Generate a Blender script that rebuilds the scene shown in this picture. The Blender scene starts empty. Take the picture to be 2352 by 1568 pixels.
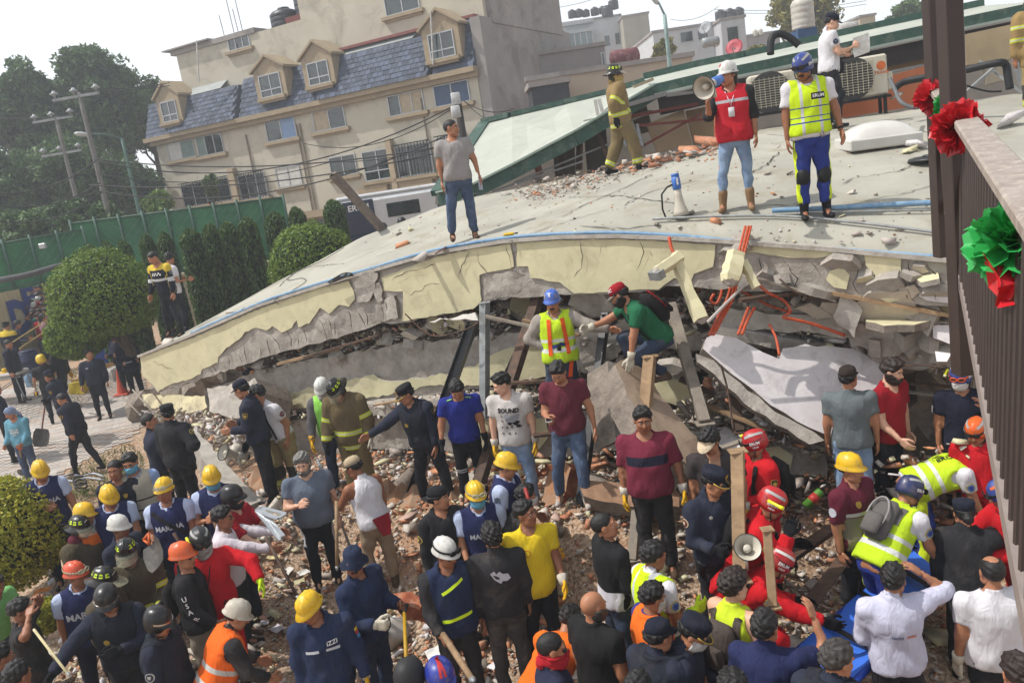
import bpy,bmesh,math,random
import numpy as np
from mathutils import Vector,Matrix,noise
from mathutils.bvhtree import BVHTree
from mathutils.geometry import delaunay_2d_cdt
RNG=random.Random(7)
NP=np.random.RandomState(7)
scene=bpy.context.scene
col=scene.collection
# camera
IW,IH,FPX=2352.0,1568.0,1898.0
PITCH=math.atan(FPX/9241.0)
_rc,_rs=math.cos(math.radians(8.645)),math.sin(math.radians(8.645))
CF=np.array([0,math.cos(PITCH),-math.sin(PITCH)])
_R0=np.array([1.0,0,0]);_U0=np.array([0,math.sin(PITCH),math.cos(PITCH)])
CR=_rc*_R0-_rs*_U0
CU=_rs*_R0+_rc*_U0
CAM=np.array([0,0,5.0])
cd=bpy.data.cameras.new('camera');cam=bpy.data.objects.new('camera',cd);col.objects.link(cam)
cd.sensor_width=36.0;cd.lens=36.0*FPX/IW;cd.clip_start=0.1;cd.clip_end=3000
m=Matrix.Identity(4)
for i in range(3):
 m[i][0]=CR[i];m[i][1]=CU[i];m[i][2]=-CF[i];m[i][3]=CAM[i]
cam.matrix_world=m
scene.camera=cam
# light
SUN_EL,SUN_AZ=58.0,-90.0
w=bpy.data.worlds.new('World');scene.world=w;w.use_nodes=True
nt=w.node_tree
bg=nt.nodes['Background']
sky=nt.nodes.new('ShaderNodeTexSky');sky.sky_type='NISHITA';sky.sun_disc=False
sky.sun_elevation=math.radians(SUN_EL);sky.sun_rotation=math.radians(SUN_AZ)
sky.air_density=1.3;sky.dust_density=6.0;sky.ozone_density=0.6;sky.altitude=2200
hsv=nt.nodes.new('ShaderNodeHueSaturation');hsv.inputs['Saturation'].default_value=0.22
nt.links.new(sky.outputs[0],hsv.inputs['Color']);nt.links.new(hsv.outputs[0],bg.inputs[0])
bg.inputs[1].default_value=0.15
sd=bpy.data.lights.new('sun','SUN');sd.energy=2.65;sd.angle=math.radians(0.6);sd.color=(1.0,0.955,0.89)
sun=bpy.data.objects.new('sun',sd);col.objects.link(sun)
_e,_a=math.radians(SUN_EL),math.radians(SUN_AZ)
sdir=Vector((math.sin(_a)*math.cos(_e),math.cos(_a)*math.cos(_e),math.sin(_e)))
sun.rotation_euler=sdir.to_track_quat('Z','Y').to_euler()
scene.view_settings.view_transform='Standard';scene.view_settings.look='None'
scene.view_settings.exposure=0.68;scene.view_settings.gamma=1.0
scene.cycles.max_bounces=6;scene.cycles.transparent_max_bounces=12
# pixel of the photograph -> place in the world
def ray(x,y):return CF+CR*(x-IW/2)/FPX-CU*(y-IH/2)/FPX
def at(x,y,Z):return CAM+ray(x,y)*Z
def atz(x,y,z):
 d=ray(x,y);return CAM+d*((z-CAM[2])/d[2])
def onp(x,y,A,B,off=0.0):
 'point of the vertical plane through A-B (plan), moved off metres away from the camera'
 A=np.array(A[:2],float);B=np.array(B[:2],float);t=B-A;n=np.array([-t[1],t[0]])/np.hypot(*t)
 if n[1]<0:n=-n
 d=ray(x,y);return CAM+d*(((A+n*off-CAM[:2])@n)/(d[:2]@n))
def onpl(x,y,a,b,c):
 n=np.cross(b-a,c-a);d=ray(x,y);return CAM+d*(((a-CAM)@n)/(d@n))
 # ground surface
_G=np.array([(-10,20,.45),(-9.4,16.6,.2),(-8.4,13.9,-.3),(-4,12.3,.62),(-5.4,12.7,.5),(-1.6,11.5,.5),(-2.8,9.8,.2),(-.3,11.8,.5),(1.,9.1,.95),(0,8.2,.05),(-.6,8.4,0),(-1.1,9.2,.2),(3.2,7.8,.05),(-1,7.7,-.15),(-2.3,8.9,-.2),(3.6,6.2,-.4),(0,6,-.3),(-3,6,-.5),(-6,8,-.4),(1.5,9.6,.75),(3.,9.4,.6),(5,9,.3),(-12,28,1.2),(-20,34,1.8),(0,34,2.0),(0,24,1.6),(20,36,2.2),(-16,25,.9),(9,9,.5),(8,5,0),(-5,19,.7),(-12,12,-.3),(30,25,2),(-34,40,2.),(-30,20,.8)],float)
_anch=[(a[0],a[1],a[2]-h)for a,h in((at(1274,833,9.3),1.74),(at(1141,855,10.0),1.78),(at(1046,879,10.4),1.66),(at(921,884,11.),1.72),(at(757,877,11.3),1.78),(at(731,872,11.6),1.74),(at(583,884,11.8),1.66))]
_G=np.concatenate([_G,np.array(_anch)])
def G(x,y):
 x=np.asarray(x,float);y=np.asarray(y,float)
 d=(x[...,None]-_G[:,0])**2+(y[...,None]-_G[:,1])**2
 w_=1/(d+.2)**2
 return(w_*_G[:,2]).sum(-1)/w_.sum(-1)
 # naming and linking
def tag(o,label=None,cat=None,group=None,kind=None):
 if label:o['label']=label
 if cat:o['category']=cat
 if group:o['group']=group
 if kind:o['kind']=kind
 return o
def empty(name,loc=(0,0,0),rz=0.0):
 o=bpy.data.objects.new(name,None);col.objects.link(o)
 o.location=loc;o.rotation_euler=(0,0,rz);o.empty_display_size=.1
 return o
def thing(name,label,cat,loc=(0,0,0),rz=0.0,group=None):return tag(empty(name,loc,rz),label,cat,group)
def mesh(name,v,f,smooth=False):
 me=bpy.data.meshes.new(name)
 v=np.asarray(v,np.float32)
 if isinstance(f,np.ndarray):
  nf,k=f.shape
  me.vertices.add(len(v));me.vertices.foreach_set('co',v.ravel())
  me.loops.add(nf*k);me.loops.foreach_set('vertex_index',f.astype(np.int32).ravel())
  me.polygons.add(nf);me.polygons.foreach_set('loop_start',np.arange(nf,dtype=np.int32)*k)
  me.update(calc_edges=True);me.validate()
 else:
  me.from_pydata(v.tolist(),[],f)
 if smooth:me.polygons.foreach_set('use_smooth',np.ones(len(me.polygons),bool))
 return me
def link(name,me,mats=None,parent=None):
 o=bpy.data.objects.new(name,me);col.objects.link(o)
 if mats is not None:
  for mm in(mats if isinstance(mats,(list,tuple))else[mats]):me.materials.append(mm)
 if parent is not None:o.parent=parent
 return o
def local(parent,pts):
 'world points -> coordinates of a parent empty that is only moved and turned about z'
 pts=np.asarray(pts,float);L=np.array(parent.location);a=-parent.rotation_euler[2]
 q=pts-L;c,s=math.cos(a),math.sin(a)
 return np.stack([q[...,0]*c-q[...,1]*s,q[...,0]*s+q[...,1]*c,q[...,2]],-1)
class MB:
 'collects shapes of one part'
 def __init__(s):s.v=[];s.f=[];s.m=[]
 def add(s,v,f,mi=0):
  b=len(s.v);s.v+=[tuple(map(float,p))for p in v];s.f+=[tuple(i+b for i in q)for q in f];s.m+=[mi]*len(f);return s
 def box(s,c,d,M=None,mi=0,bev=0.0):
  c=np.array(c,float);d=np.array(d,float)/2
  if bev>0:
   b=min(bev,d.min()*.8);P=[]
   for sx in(-1,1):
    for sy in(-1,1):
     for sz in(-1,1):
      g=np.array([sx,sy,sz])
      for ax in range(3):
       e=d-b;e[ax]=d[ax];P.append(g*e)
   P=np.array(P);bm=bmesh.new()
   for p in P:bm.verts.new(p)
   r=bmesh.ops.convex_hull(bm,input=bm.verts[:]);bm.verts.index_update()
   v=np.array([q.co[:]for q in bm.verts]);f=[tuple(q.index for q in fc.verts)for fc in bm.faces];bm.free()
  else:
   v=np.array([[x,y,z]for x in(-1,1)for y in(-1,1)for z in(-1,1)])*d
   f=[(0,1,3,2),(4,6,7,5),(0,4,5,1),(2,3,7,6),(0,2,6,4),(1,5,7,3)]
  if M is not None:v=v@np.array(M).T
  return s.add(v+c,f,mi)
 def bar(s,a,b,wd,ht,mi=0,up=(0,0,1),bev=0.0):
  'box from a to b with section wd x ht'
  a=np.array(a,float);b=np.array(b,float);z=b-a;L=np.linalg.norm(z);z/=L
  u=np.array(up,float)
  if abs(u@z)>.97:u=np.array([0,1.,0])
  x=np.cross(u,z);x/=np.linalg.norm(x);y=np.cross(z,x)
  return s.box((a+b)/2,(wd,ht,L),np.stack([x,y,z],1),mi,bev)
 def tube(s,pts,r,n=8,mi=0,cap=True):
  pts=[np.array(p,float)for p in pts];k=len(pts)
  rs=r if isinstance(r,(list,tuple,np.ndarray))else[r]*k
  V_,F_=[],[];px=None
  for i,p in enumerate(pts):
   t=pts[min(i+1,k-1)]-pts[max(i-1,0)];t=t/(np.linalg.norm(t)+1e-9)
   if px is None:
    u=np.array([0,0,1.])if abs(t[2])<.9 else np.array([1.,0,0]);px=np.cross(u,t)
   px=px-t*(px@t);px/=np.linalg.norm(px)+1e-9;py=np.cross(t,px)
   for j in range(n):
    a=2*math.pi*j/n;V_.append(p+(px*math.cos(a)+py*math.sin(a))*rs[i])
  for i in range(k-1):
   for j in range(n):F_.append((i*n+j,i*n+(j+1)%n,(i+1)*n+(j+1)%n,(i+1)*n+j))
  if cap:F_+=[tuple(range(n-1,-1,-1)),tuple(range((k-1)*n,k*n))]
  return s.add(V_,F_,mi)
 def lathe(s,prof,c=(0,0,0),n=16,mi=0,M=None,sx=1.,sy=1.,cap=True):
  V_,F_=[],[]
  for r,z in prof:
   for j in range(n):
    a=2*math.pi*j/n;V_.append((r*math.cos(a)*sx,r*math.sin(a)*sy,z))
  for i in range(len(prof)-1):
   for j in range(n):F_.append((i*n+j,i*n+(j+1)%n,(i+1)*n+(j+1)%n,(i+1)*n+j))
  if cap:F_+=[tuple(range(n-1,-1,-1)),tuple(range((len(prof)-1)*n,len(prof)*n))]
  V_=np.array(V_)
  if M is not None:V_=V_@np.array(M).T
  return s.add(V_+np.array(c),F_,mi)
 def quad(s,*p,mi=0):return s.add(p,[tuple(range(len(p)))],mi)
 def build(s,name,mats,parent=None,smooth=False,world=False):
  v=s.v
  if world and parent is not None:v=local(parent,v)
  me=mesh(name,v,s.f,smooth);o=link(name,me,mats,parent)
  if any(s.m):me.polygons.foreach_set('material_index',s.m)
  return o
def axes(d,up=(0,0,1)):
 z=np.array(d,float);z/=np.linalg.norm(z);u=np.array(up,float)
 if abs(u@z)>.98:u=np.array([0,1.,0])
 x=np.cross(u,z);x/=np.linalg.norm(x);return np.stack([x,np.cross(z,x),z],1)
 # materials
_mc={}
def srgb(h):
 h=h.lstrip('#');c=[int(h[i:i+2],16)/255 for i in(0,2,4)]
 return tuple((x/12.92 if x<=.04045 else((x+.055)/1.055)**2.4)for x in c)
def C_(c):return srgb(c)if isinstance(c,str)else tuple(c)
def _n(nt,t,**k):
 n=nt.nodes.new(t)
 for a,b in k.items():setattr(n,a,b)
 return n
def _mix(nt,fac,a,b,mode='MIX'):
 n=_n(nt,'ShaderNodeMix',data_type='RGBA',blend_type=mode)
 for s_,v in((0,fac),(6,a),(7,b)):
  if hasattr(v,'is_linked')or isinstance(v,bpy.types.NodeSocket):nt.links.new(v,n.inputs[s_])
  elif s_==0:n.inputs[0].default_value=v
  else:n.inputs[s_].default_value=(*v,1)
 return n.outputs[2]
def _noise(nt,scale,detail=4,rough=.6,coord='Object',dist=0.0):
 tc=nt.nodes.get('TC')or _n(nt,'ShaderNodeTexCoord',name='TC')
 n=_n(nt,'ShaderNodeTexNoise');n.inputs['Scale'].default_value=scale;n.inputs['Detail'].default_value=detail
 n.inputs['Roughness'].default_value=rough;n.inputs['Distortion'].default_value=dist
 nt.links.new(tc.outputs[coord],n.inputs['Vector']);return n
def _ramp(nt,sock,lo,hi,a=0.,b=1.):
 r=_n(nt,'ShaderNodeMapRange');r.clamp=True
 r.inputs[1].default_value=lo;r.inputs[2].default_value=hi;r.inputs[3].default_value=a;r.inputs[4].default_value=b
 nt.links.new(sock,r.inputs[0]);return r.outputs[0]
def M(name,c,rough=.75,var=.18,scale=6.,bump=.25,bscale=40.,c2=None,metal=0.,spec=.35,dirt=None,bands=None,coat=0.,bdist=.01,lo=.35,hi=.68,alpha=1.,trans=0.,fold=None):
 if name in _mc:return _mc[name]
 mt=bpy.data.materials.new(name);mt.use_nodes=True;nt=mt.node_tree
 b=nt.nodes['Principled BSDF'];c=C_(c)
 b.inputs['Roughness'].default_value=rough;b.inputs['Metallic'].default_value=metal
 b.inputs['Specular IOR Level'].default_value=spec;b.inputs['Coat Weight'].default_value=coat
 b.inputs['Alpha'].default_value=alpha;b.inputs['Transmission Weight'].default_value=trans
 n1=_noise(nt,scale,5,.62)
 A=tuple(max(0,x*(1-var))for x in c);B=C_(c2)if c2 else tuple(min(1,x*(1+var))for x in c)
 out=_mix(nt,_ramp(nt,n1.outputs[0],lo,hi),A,B)
 for bd in(bands or[]):
  attr,l,h,cc=bd[:4]
  at_=_n(nt,'ShaderNodeAttribute',attribute_name=attr)
  cm=_n(nt,'ShaderNodeMath',operation='COMPARE');cm.inputs[1].default_value=(l+h)/2;cm.inputs[2].default_value=(h-l)/2
  nt.links.new(at_.outputs['Fac'],cm.inputs[0]);f=cm.outputs[0]
  for(a2,l2,h2)in bd[4:]:
   at2=_n(nt,'ShaderNodeAttribute',attribute_name=a2)
   c2_=_n(nt,'ShaderNodeMath',operation='COMPARE');c2_.inputs[1].default_value=(l2+h2)/2;c2_.inputs[2].default_value=(h2-l2)/2
   nt.links.new(at2.outputs['Fac'],c2_.inputs[0])
   mu=_n(nt,'ShaderNodeMath',operation='MULTIPLY');nt.links.new(f,mu.inputs[0]);nt.links.new(c2_.outputs[0],mu.inputs[1]);f=mu.outputs[0]
  out=_mix(nt,f,out,C_(cc))
 if dirt:
  dc,amt,dsc=dirt
  n3=_noise(nt,dsc,6,.7,dist=.6)
  out=_mix(nt,_ramp(nt,n3.outputs[0],.5,.68,0,amt),out,C_(dc))
 nt.links.new(out,b.inputs['Base Color'])
 if bump>0:
  n2=_noise(nt,bscale,5,.65)if not fold else _noise(nt,bscale,1.6,.5,dist=1.2)
  if fold:
   mp=_n(nt,'ShaderNodeMapping');mp.inputs['Scale'].default_value=fold;nt.links.new(nt.nodes['TC'].outputs['Object'],mp.inputs['Vector']);nt.links.new(mp.outputs[0],n2.inputs['Vector'])
  bp=_n(nt,'ShaderNodeBump');bp.inputs['Strength'].default_value=bump;bp.inputs['Distance'].default_value=bdist
  nt.links.new(n2.outputs[0],bp.inputs['Height']);nt.links.new(bp.outputs[0],b.inputs['Normal'])
 _mc[name]=mt
 return mt
 # implicit surfaces (bodies, clothes, hair)
def smin(a,b,k):
 h=np.clip(.5+.5*(b-a)/k,0,1);return b+(a-b)*h-k*h*(1-h)
def cone(P,a,b,ra,rb):
 a=np.asarray(a,np.float32);b=np.asarray(b,np.float32);ab=b-a
 t=np.clip(((P-a)@ab)/(ab@ab+1e-9),0,1)
 return np.linalg.norm(P-a-t[:,None]*ab,axis=1)-(ra+(rb-ra)*t),t
def ell(P,c,r):
 r=np.asarray(r,np.float32);q=(P-np.asarray(c,np.float32))/r
 return(np.linalg.norm(q,axis=1)-1)*r.min()
_co=np.array([[x,y,z]for x in(0,1)for y in(0,1)for z in(0,1)])
_ed=[(a,b)for a in range(8)for b in range(a+1,8)if abs(_co[a]-_co[b]).sum()==1]
def snet(f,lo,hi,c):
 lo=np.asarray(lo,float);n=np.ceil((np.asarray(hi,float)-lo)/c).astype(int)+2
 ax=[(lo[i]+c*np.arange(n[i])).astype(np.float32)for i in range(3)]
 g=np.stack(np.meshgrid(*ax,indexing='ij'),-1).reshape(-1,3)
 D=f(g).reshape(n);S=D<0
 S[0]=S[-1]=False;S[:,0]=S[:,-1]=False;S[:,:,0]=S[:,:,-1]=False
 sl=lambda A,o:A[o[0]:n[0]-1+o[0],o[1]:n[1]-1+o[1],o[2]:n[2]-1+o[2]]
 cnt=sum(sl(S,o).astype(np.int8)for o in _co)
 act=(cnt>0)&(cnt<8);I=np.argwhere(act)
 idx=-np.ones(act.shape,np.int64);idx[act]=np.arange(len(I))
 acc=np.zeros((len(I),3));num=np.zeros(len(I))+1e-9
 Dv=[sl(D,o)[act]for o in _co];Sv=[sl(S,o)[act]for o in _co]
 for a,b in _ed:
  mk=Sv[a]!=Sv[b]
  t=np.clip(Dv[a]/(Dv[a]-Dv[b]+1e-12),0,1)[:,None]
  acc+=np.where(mk[:,None],_co[a]+t*(_co[b]-_co[a]),0);num+=mk
 v=lo+(I+acc/num[:,None])*c
 Q=[]
 for d in range(3):
  o=[0,0,0];o[d]=1
  A=S[:n[0]-o[0],:n[1]-o[1],:n[2]-o[2]];B=S[o[0]:,o[1]:,o[2]:]
  e1,e2=[(1,2),(2,0),(0,1)][d]
  J=np.argwhere(A!=B);J=J[(J[:,e1]>0)&(J[:,e2]>0)]
  if not len(J):continue
  s1=np.zeros(3,int);s1[e1]=1;s2=np.zeros(3,int);s2[e2]=1
  q=np.stack([idx[tuple((J-a).T)]for a in(s1+s2,s2,0*s1,s1)],1)
  fl=A[tuple(J.T)];q[~fl]=q[~fl][:,::-1];Q.append(q)
 q=np.concatenate(Q)if Q else np.zeros((0,4),int)
 return v,q[(q>=0).all(1)]
def wob(P,s,fr=18.,amp=.006,an=(1,1,.55)):
 'cloth folds: warped waves'
 x,y,z=(P[:,0]*an[0]*fr+s,P[:,1]*an[1]*fr+s*1.7,P[:,2]*an[2]*fr+s*.6)
 a=np.sin(x+1.9*np.sin(z*.9+y*.5))+np.sin(y*1.1-z*1.3+1.4*np.sin(x*.8))+.8*np.sin(z*2.1+x*1.3+1.2*np.sin(y*1.7))+.5*np.sin(2.3*x+2.9*y-1.9*z)
 return amp*a*.5
 # head, hair, beards (templates, origin in the middle of the skull, face towards +Y)
def head_sdf(P):
 ax=np.abs(P[:,0]);Q=np.stack([ax,P[:,1],P[:,2]],1)
 d=ell(P,(0,-.012,.03),(.077,.099,.092))
 d=smin(d,ell(P,(0,.026,-.035),(.062,.068,.085)),.03)
 d=smin(d,ell(P,(0,.052,-.098),(.03,.028,.022)),.025)
 d=smin(d,ell(Q,(.05,.02,-.07),(.018,.035,.022)),.03)
 d=smin(d,ell(Q,(.036,.07,-.022),(.022,.016,.018)),.02)
 d=smin(d,ell(Q,(.03,.084,.028),(.032,.012,.009)),.014)
 e=ell(Q,(.031,.1,.008),(.019,.019,.012));d=-smin(-d,e,.012)
 n,_=cone(P,(0,.085,.012),(0,.113,-.026),.007,.012);d=smin(d,n,.012)
 d=smin(d,ell(Q,(.011,.1,-.03),(.008,.01,.007)),.006)
 d=smin(d,ell(P,(0,.088,-.06),(.022,.011,.0065)),.006)
 d=smin(d,ell(P,(0,.086,-.071),(.019,.011,.006)),.006)
 ear=np.maximum(ell(Q,(.08,-.005,.0),(.011,.022,.033)),-ell(Q,(.092,.003,.002),(.008,.012,.02)))
 return smin(d,ear,.006)
def _face_mats(v,q):
 c=v[q].mean(1);mi=np.zeros(len(q),np.int32);ax=np.abs(c[:,0])
 mi[(ax<.023)&(c[:,1]>.08)&(c[:,2]<-.052)&(c[:,2]>-.079)]=1
 mi[(ax>.012)&(ax<.052)&(c[:,1]>.062)&(np.abs(c[:,2]-.031+.3*np.abs(ax-.03))<.0058)]=2
 return mi
HEADS=[]
for c_ in(.0095,.013,.023):
 HV,HQ=snet(head_sdf,(-.11,-.13,-.14),(.11,.14,.14),c_);HEADS.append((HV,HQ,_face_mats(HV,HQ)))
_eb=MB()
for sx in(-1,1):
 prof=[(.0001,-.011),(.007,-.0085),(.0105,-.003),(.011,.0),(.0105,.003),(.007,.0085),(.0001,.011)]
 _eb.lathe(prof,(sx*.031,.079,.007),8,3,M=np.array([[1,0,0],[0,0,1],[0,1,0]]),sx=1.1,sy=.5)
 _eb.lathe([(.0001,-.002),(.0055,-.001),(.005,.002),(.0001,.003)],(sx*.031,.0895,.007),8,4,M=np.array([[1,0,0],[0,0,1],[0,1,0]]))
def _hairf(lo_front,lo_back,th,amp,fr,up=0.,side=.0):
 def f(P):
  ax=np.abs(P[:,0])
  y=P[:,1]
  line=np.interp(y,[-.1,-.03,.02,.06,.09],[lo_back,lo_back+.03,.005+side,lo_front-.025,lo_front+.02])
  t=th+up*np.clip((P[:,2]-.02)/.09,0,1)*np.clip((y+.12)/.2,.3,1)
  n=amp*(np.sin(P[:,0]*fr+2*np.sin(P[:,2]*fr*.7))+np.sin(y*fr*1.1+1.7*np.sin(P[:,0]*fr*.8))+np.sin(P[:,2]*fr*1.3+P[:,0]*fr*.6))/2
  t=t*np.clip((P[:,2]-line)/.045,.12,1);n=n*np.clip((P[:,2]-line)/.04,.3,1)
  sk=np.minimum(ell(P,(0,-.012,.03),(.0775,.0995,.093)),ell(P,(0,.01,-.02),(.066,.07,.09)))
  d=sk-t-n
  return np.maximum(d,(line-P[:,2])*.8)
 return f
def _longf(P):
 d=_hairf(.07,-.09,.016,.004,70.,.008,-.03)(P)
 b=smin(ell(P,(0,-.075,-.09),(.072,.04,.15)),ell(P,(0,-.09,-.2),(.055,.035,.1)),.04)
 return smin(d,b+.004*np.sin(P[:,0]*160),.02)
HAIR={}
def _tmpl(f,lo=(-.16,-.17,-.14),hi=(.16,.16,.2),c=.0085):
 v,q=snet(f,lo,hi,c);_tmpl.f[len(_tmpl.f)]=(f,lo,hi,c);return v,q
_tmpl.f={}
def under(kind):
 'hair pressed under a hat'
 if kind+'_u' not in HAIR:
  f,lo,hi,c=_tmpl.f[list(HAIR).index(kind)];HAIR[kind+'_u']=snet(lambda P:np.maximum(f(P),P[:,2]-.05),lo,hi,c)
 return kind+'_u'
HAIR['short']=_tmpl(_hairf(.058,-.055,.012,.0075,105.,.012))
HAIR['buzz']=_tmpl(_hairf(.066,-.045,.0045,.0012,160.))
HAIR['tuft']=_tmpl(_hairf(.062,-.045,.010,.008,80.,.026))
HAIR['curly']=_tmpl(_hairf(.055,-.085,.017,.009,120.,.016,-.01))
HAIR['long']=_tmpl(_longf,(-.17,-.18,-.33),(.17,.16,.2),.011)
HAIR['bun']=_tmpl(lambda P:smin(_hairf(.07,-.06,.010,.002,80.,.004)(P),ell(P,(0,-.125,-.02),(.045,.04,.045))+.003*np.sin(P[:,2]*200),.01),(-.16,-.19,-.14))
HAIR['fringe']=_tmpl(lambda P:np.maximum(_hairf(.02,-.055,.008,.003,110.)(P),-ell(P,(0,.035,.13),(.06,.11,.075))))
HAIR['beard']=_tmpl(lambda P:np.maximum(np.maximum(head_sdf(P)-.009-.003*np.sin(P[:,0]*150+P[:,2]*120),P[:,2]-np.interp(np.abs(P[:,0]),[0,.02,.025,.06,.075],[-.046,-.046,-.05,-.045,.0])),-ell(P,(0,.1,-.066),(.02,.04,.01))),(-.11,-.05,-.15),(.11,.14,.03),.008)
HAIR['moustache']=_tmpl(lambda P:np.maximum(head_sdf(P)-.008,np.maximum(np.abs(P[:,0])-.03,np.abs(P[:,2]+.047+np.abs(P[:,0])*.25)-.008)),(-.06,.02,-.1),(.06,.15,.0),.006)
HAIR['mask']=_tmpl(lambda P:np.maximum(smin(head_sdf(P),ell(P,(0,.075,-.05),(.045,.045,.045)),.02)-.006,np.maximum(np.abs(P[:,2]+.06)-.048,.02-P[:,1])),(-.12,-.05,-.16),(.12,.16,.05),.008)
HAIR['bandana']=_tmpl(lambda P:np.maximum(np.minimum(head_sdf(P)-.014-.004*np.sin(P[:,2]*90+P[:,0]*40),smin(ell(P,(0,.03,-.1),(.085,.09,.07)),ell(P,(0,-.08,-.1),(.05,.045,.05)),.03)+.006*np.sin(P[:,2]*110+P[:,0]*60)),P[:,2]+.025),(-.14,-.17,-.22),(.14,.16,.0),.01)
def _hand(curl,spread):
 fl=[.068,.078,.072,.056];L=[]
 for i in range(4):
  x=.033-i*.0215;b=np.array([x,0,.088-abs(i-1.2)*.005]);a=0.
  for j,k in enumerate((.42,.32,.26)):
   a+=curl[j];e=b+np.array([x*spread,math.sin(a),math.cos(a)])*fl[i]*k;L.append((b,e,.0098-j*.001,.009-j*.001));b=e
 th=[np.array([.03,.006,.025]),np.array([.056,.018,.058]),np.array([.058,.03+curl[0]*.015,.088]),np.array([.05-curl[0]*.01,.04+curl[0]*.02,.106])]
 def f(P):
  d=None
  for a,b in(((.026,0,.02),(.03,0,.085)),((.0,0,.0),(.01,0,.088)),((-.018,0,.02),(-.012,0,.086)),((-.026,0,.03),(-.03,0,.08))):
   q,_=cone(P*np.array([1,1.25,1],np.float32),a,b,.016,.0145);d=q if d is None else smin(d,q,.012)
  for a,b,r1,r2 in L:d=smin(d,cone(P,a,b,r1,r2)[0],.003)
  for j in range(3):d=smin(d,cone(P,th[j],th[j+1],.0135-j*.001,.012-j*.001)[0],.006)
  return d
 return[snet(f,(-.07,-.05,-.03),(.09,.11,.2),c)for c in(.0095,.015)]
HAND={'relax':_hand((.25,.35,.25),.5),'grip':_hand((1.0,1.25,.8),.1),'flat':_hand((.08,.1,.08),1.4)}
# poses
ARM={'d':(.16,-.02,-1,.04,.16,-1),'d2':(.3,.05,-1,.12,.3,-1),'f':(.14,.1,-1,-.22,1,.0),'fu':(.14,.3,-1,-.2,.9,.45),'r':(.1,.75,-.75,-.1,.8,-.5),'rr':(.1,1,-.3,0,1,-.25),'h':(.62,-.25,-.8,-.75,.35,-.45),'c':(.3,.4,-1,-.6,.75,.3),'x':(.15,.25,-1,-.85,.5,.1),'m':(.2,.5,-.8,-.45,.35,.85),'o':(.75,.35,.35,-.75,.1,.45),'e':(.85,.5,.1,-.55,.0,.5),'s':(.85,.35,-.45,.8,.3,-.2),'b':(.1,-.5,-.85,-.1,.1,-1),'k':(.2,.3,-1,-.05,.5,-.85),'p':(.12,.2,-1,-.1,.75,-.6)}
LEG={'s':(.06,.0,-1,.02,-.03,-1),'w':(.22,.03,-1,.1,-.05,-1),'wf':(.05,.42,-1,.02,.1,-1),'wb':(.05,-.18,-1,.02,-.55,-1),'c':(.25,1,-.12,.05,-.35,-1),'k':(.12,.9,-.55,0,-.75,-.65),'b':(.1,.28,-1,.05,-.2,-1),'bb':(.1,.5,-1,.05,-.45,-1)}
TS=np.array([-.16,-.08,0,.1,.2,.3,.38,.44,.49,.53])
TX=np.array([.135,.165,.173,.16,.163,.18,.19,.178,.122,.066])
TY=np.array([.09,.116,.12,.114,.116,.126,.123,.106,.08,.06])
def uv(v):v=np.array(v,float);return v/np.linalg.norm(v)
def skeleton(s):
 k=s['H']/1.72;J={'k':k}
 la,sa=math.radians(s['lean']),math.radians(s['side'])
 Z=uv((math.sin(sa),math.sin(la),math.cos(la)*math.cos(sa)));ya=math.radians(s['twist'])
 X=np.array([math.cos(ya),-math.sin(ya),0]);X=uv(X-Z*(X@Z));Y=np.cross(Z,X)
 T=np.stack([X,Y,Z],1)
 la2=la*.6;PZ=np.array([0,math.sin(la2),math.cos(la2)]);PT=np.stack([[1,0,0],np.cross(PZ,[1,0,0]),PZ],1)
 hip=[np.array([sx*.088,0,-.07])for sx in(-1,1)]
 J['ft']=[];low=0
 for i,sx in enumerate((-1,1)):
  l=LEG[s['legs'][i]]if isinstance(s['legs'][i],str)else s['legs'][i]
  h=PT@(hip[i]*k);kn=h+uv((l[0]*sx,l[1],l[2]))*.42*k;an=kn+uv((l[3]*sx,l[4],l[5]))*.42*k
  J['hip%d'%i],J['kn%d'%i],J['an%d'%i]=h,kn,an;low=min(low,an[2]-.085*k)
 sh=np.array([0,0,-low]);J['pv']=sh
 for i in range(2):
  for q in('hip','kn','an'):J['%s%d'%(q,i)]=J['%s%d'%(q,i)]+sh
 J['T']=T;J['PT']=PT
 for i,sx in enumerate((-1,1)):
  a=ARM[s['arms'][i]]if isinstance(s['arms'][i],str)else s['arms'][i]
  so=sh+T@np.array([sx*(.192+s['fat']*.35),.0,.435])*k
  cy,sy=math.cos(ya),-math.sin(ya)
  ro=lambda q:np.array([q[0]*cy-q[1]*sy,q[0]*sy+q[1]*cy,q[2]])
  el=so+uv(ro((a[0]*sx,a[1],a[2])))*.285*k;wr=el+uv(ro((a[3]*sx,a[4],a[5])))*.25*k
  J['sh%d'%i],J['el%d'%i],J['wr%d'%i]=so,el,wr
 yw,pt=math.radians(s['head'][0]),math.radians(s['head'][1]);ro_=math.radians(s['head'][2])if len(s['head'])>2 else 0
 nb=sh+T@np.array([0,-.012,.5])*k
 hf=np.array([math.sin(yw)*math.cos(pt),math.cos(yw)*math.cos(pt),-math.sin(pt)])
 hx=np.array([math.cos(yw),-math.sin(yw),math.sin(ro_)]);hx=uv(hx-hf*(hx@hf));hz=np.cross(hx,hf)
 nd=uv(T[:,2]*.7+hz*.6);J['nb']=nb;J['np']=nb+nd*.065*k
 ks=k**.5;J['HM']=np.stack([hx,hf,hz],1)*ks;J['hc']=J['np']+J['HM']@np.array([0,.018,.1])
 J['top']=J['hc']+J['HM']@np.array([0,-.01,(.13+s.get('hat_h',0))*s['headk']])
 return J
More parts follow.
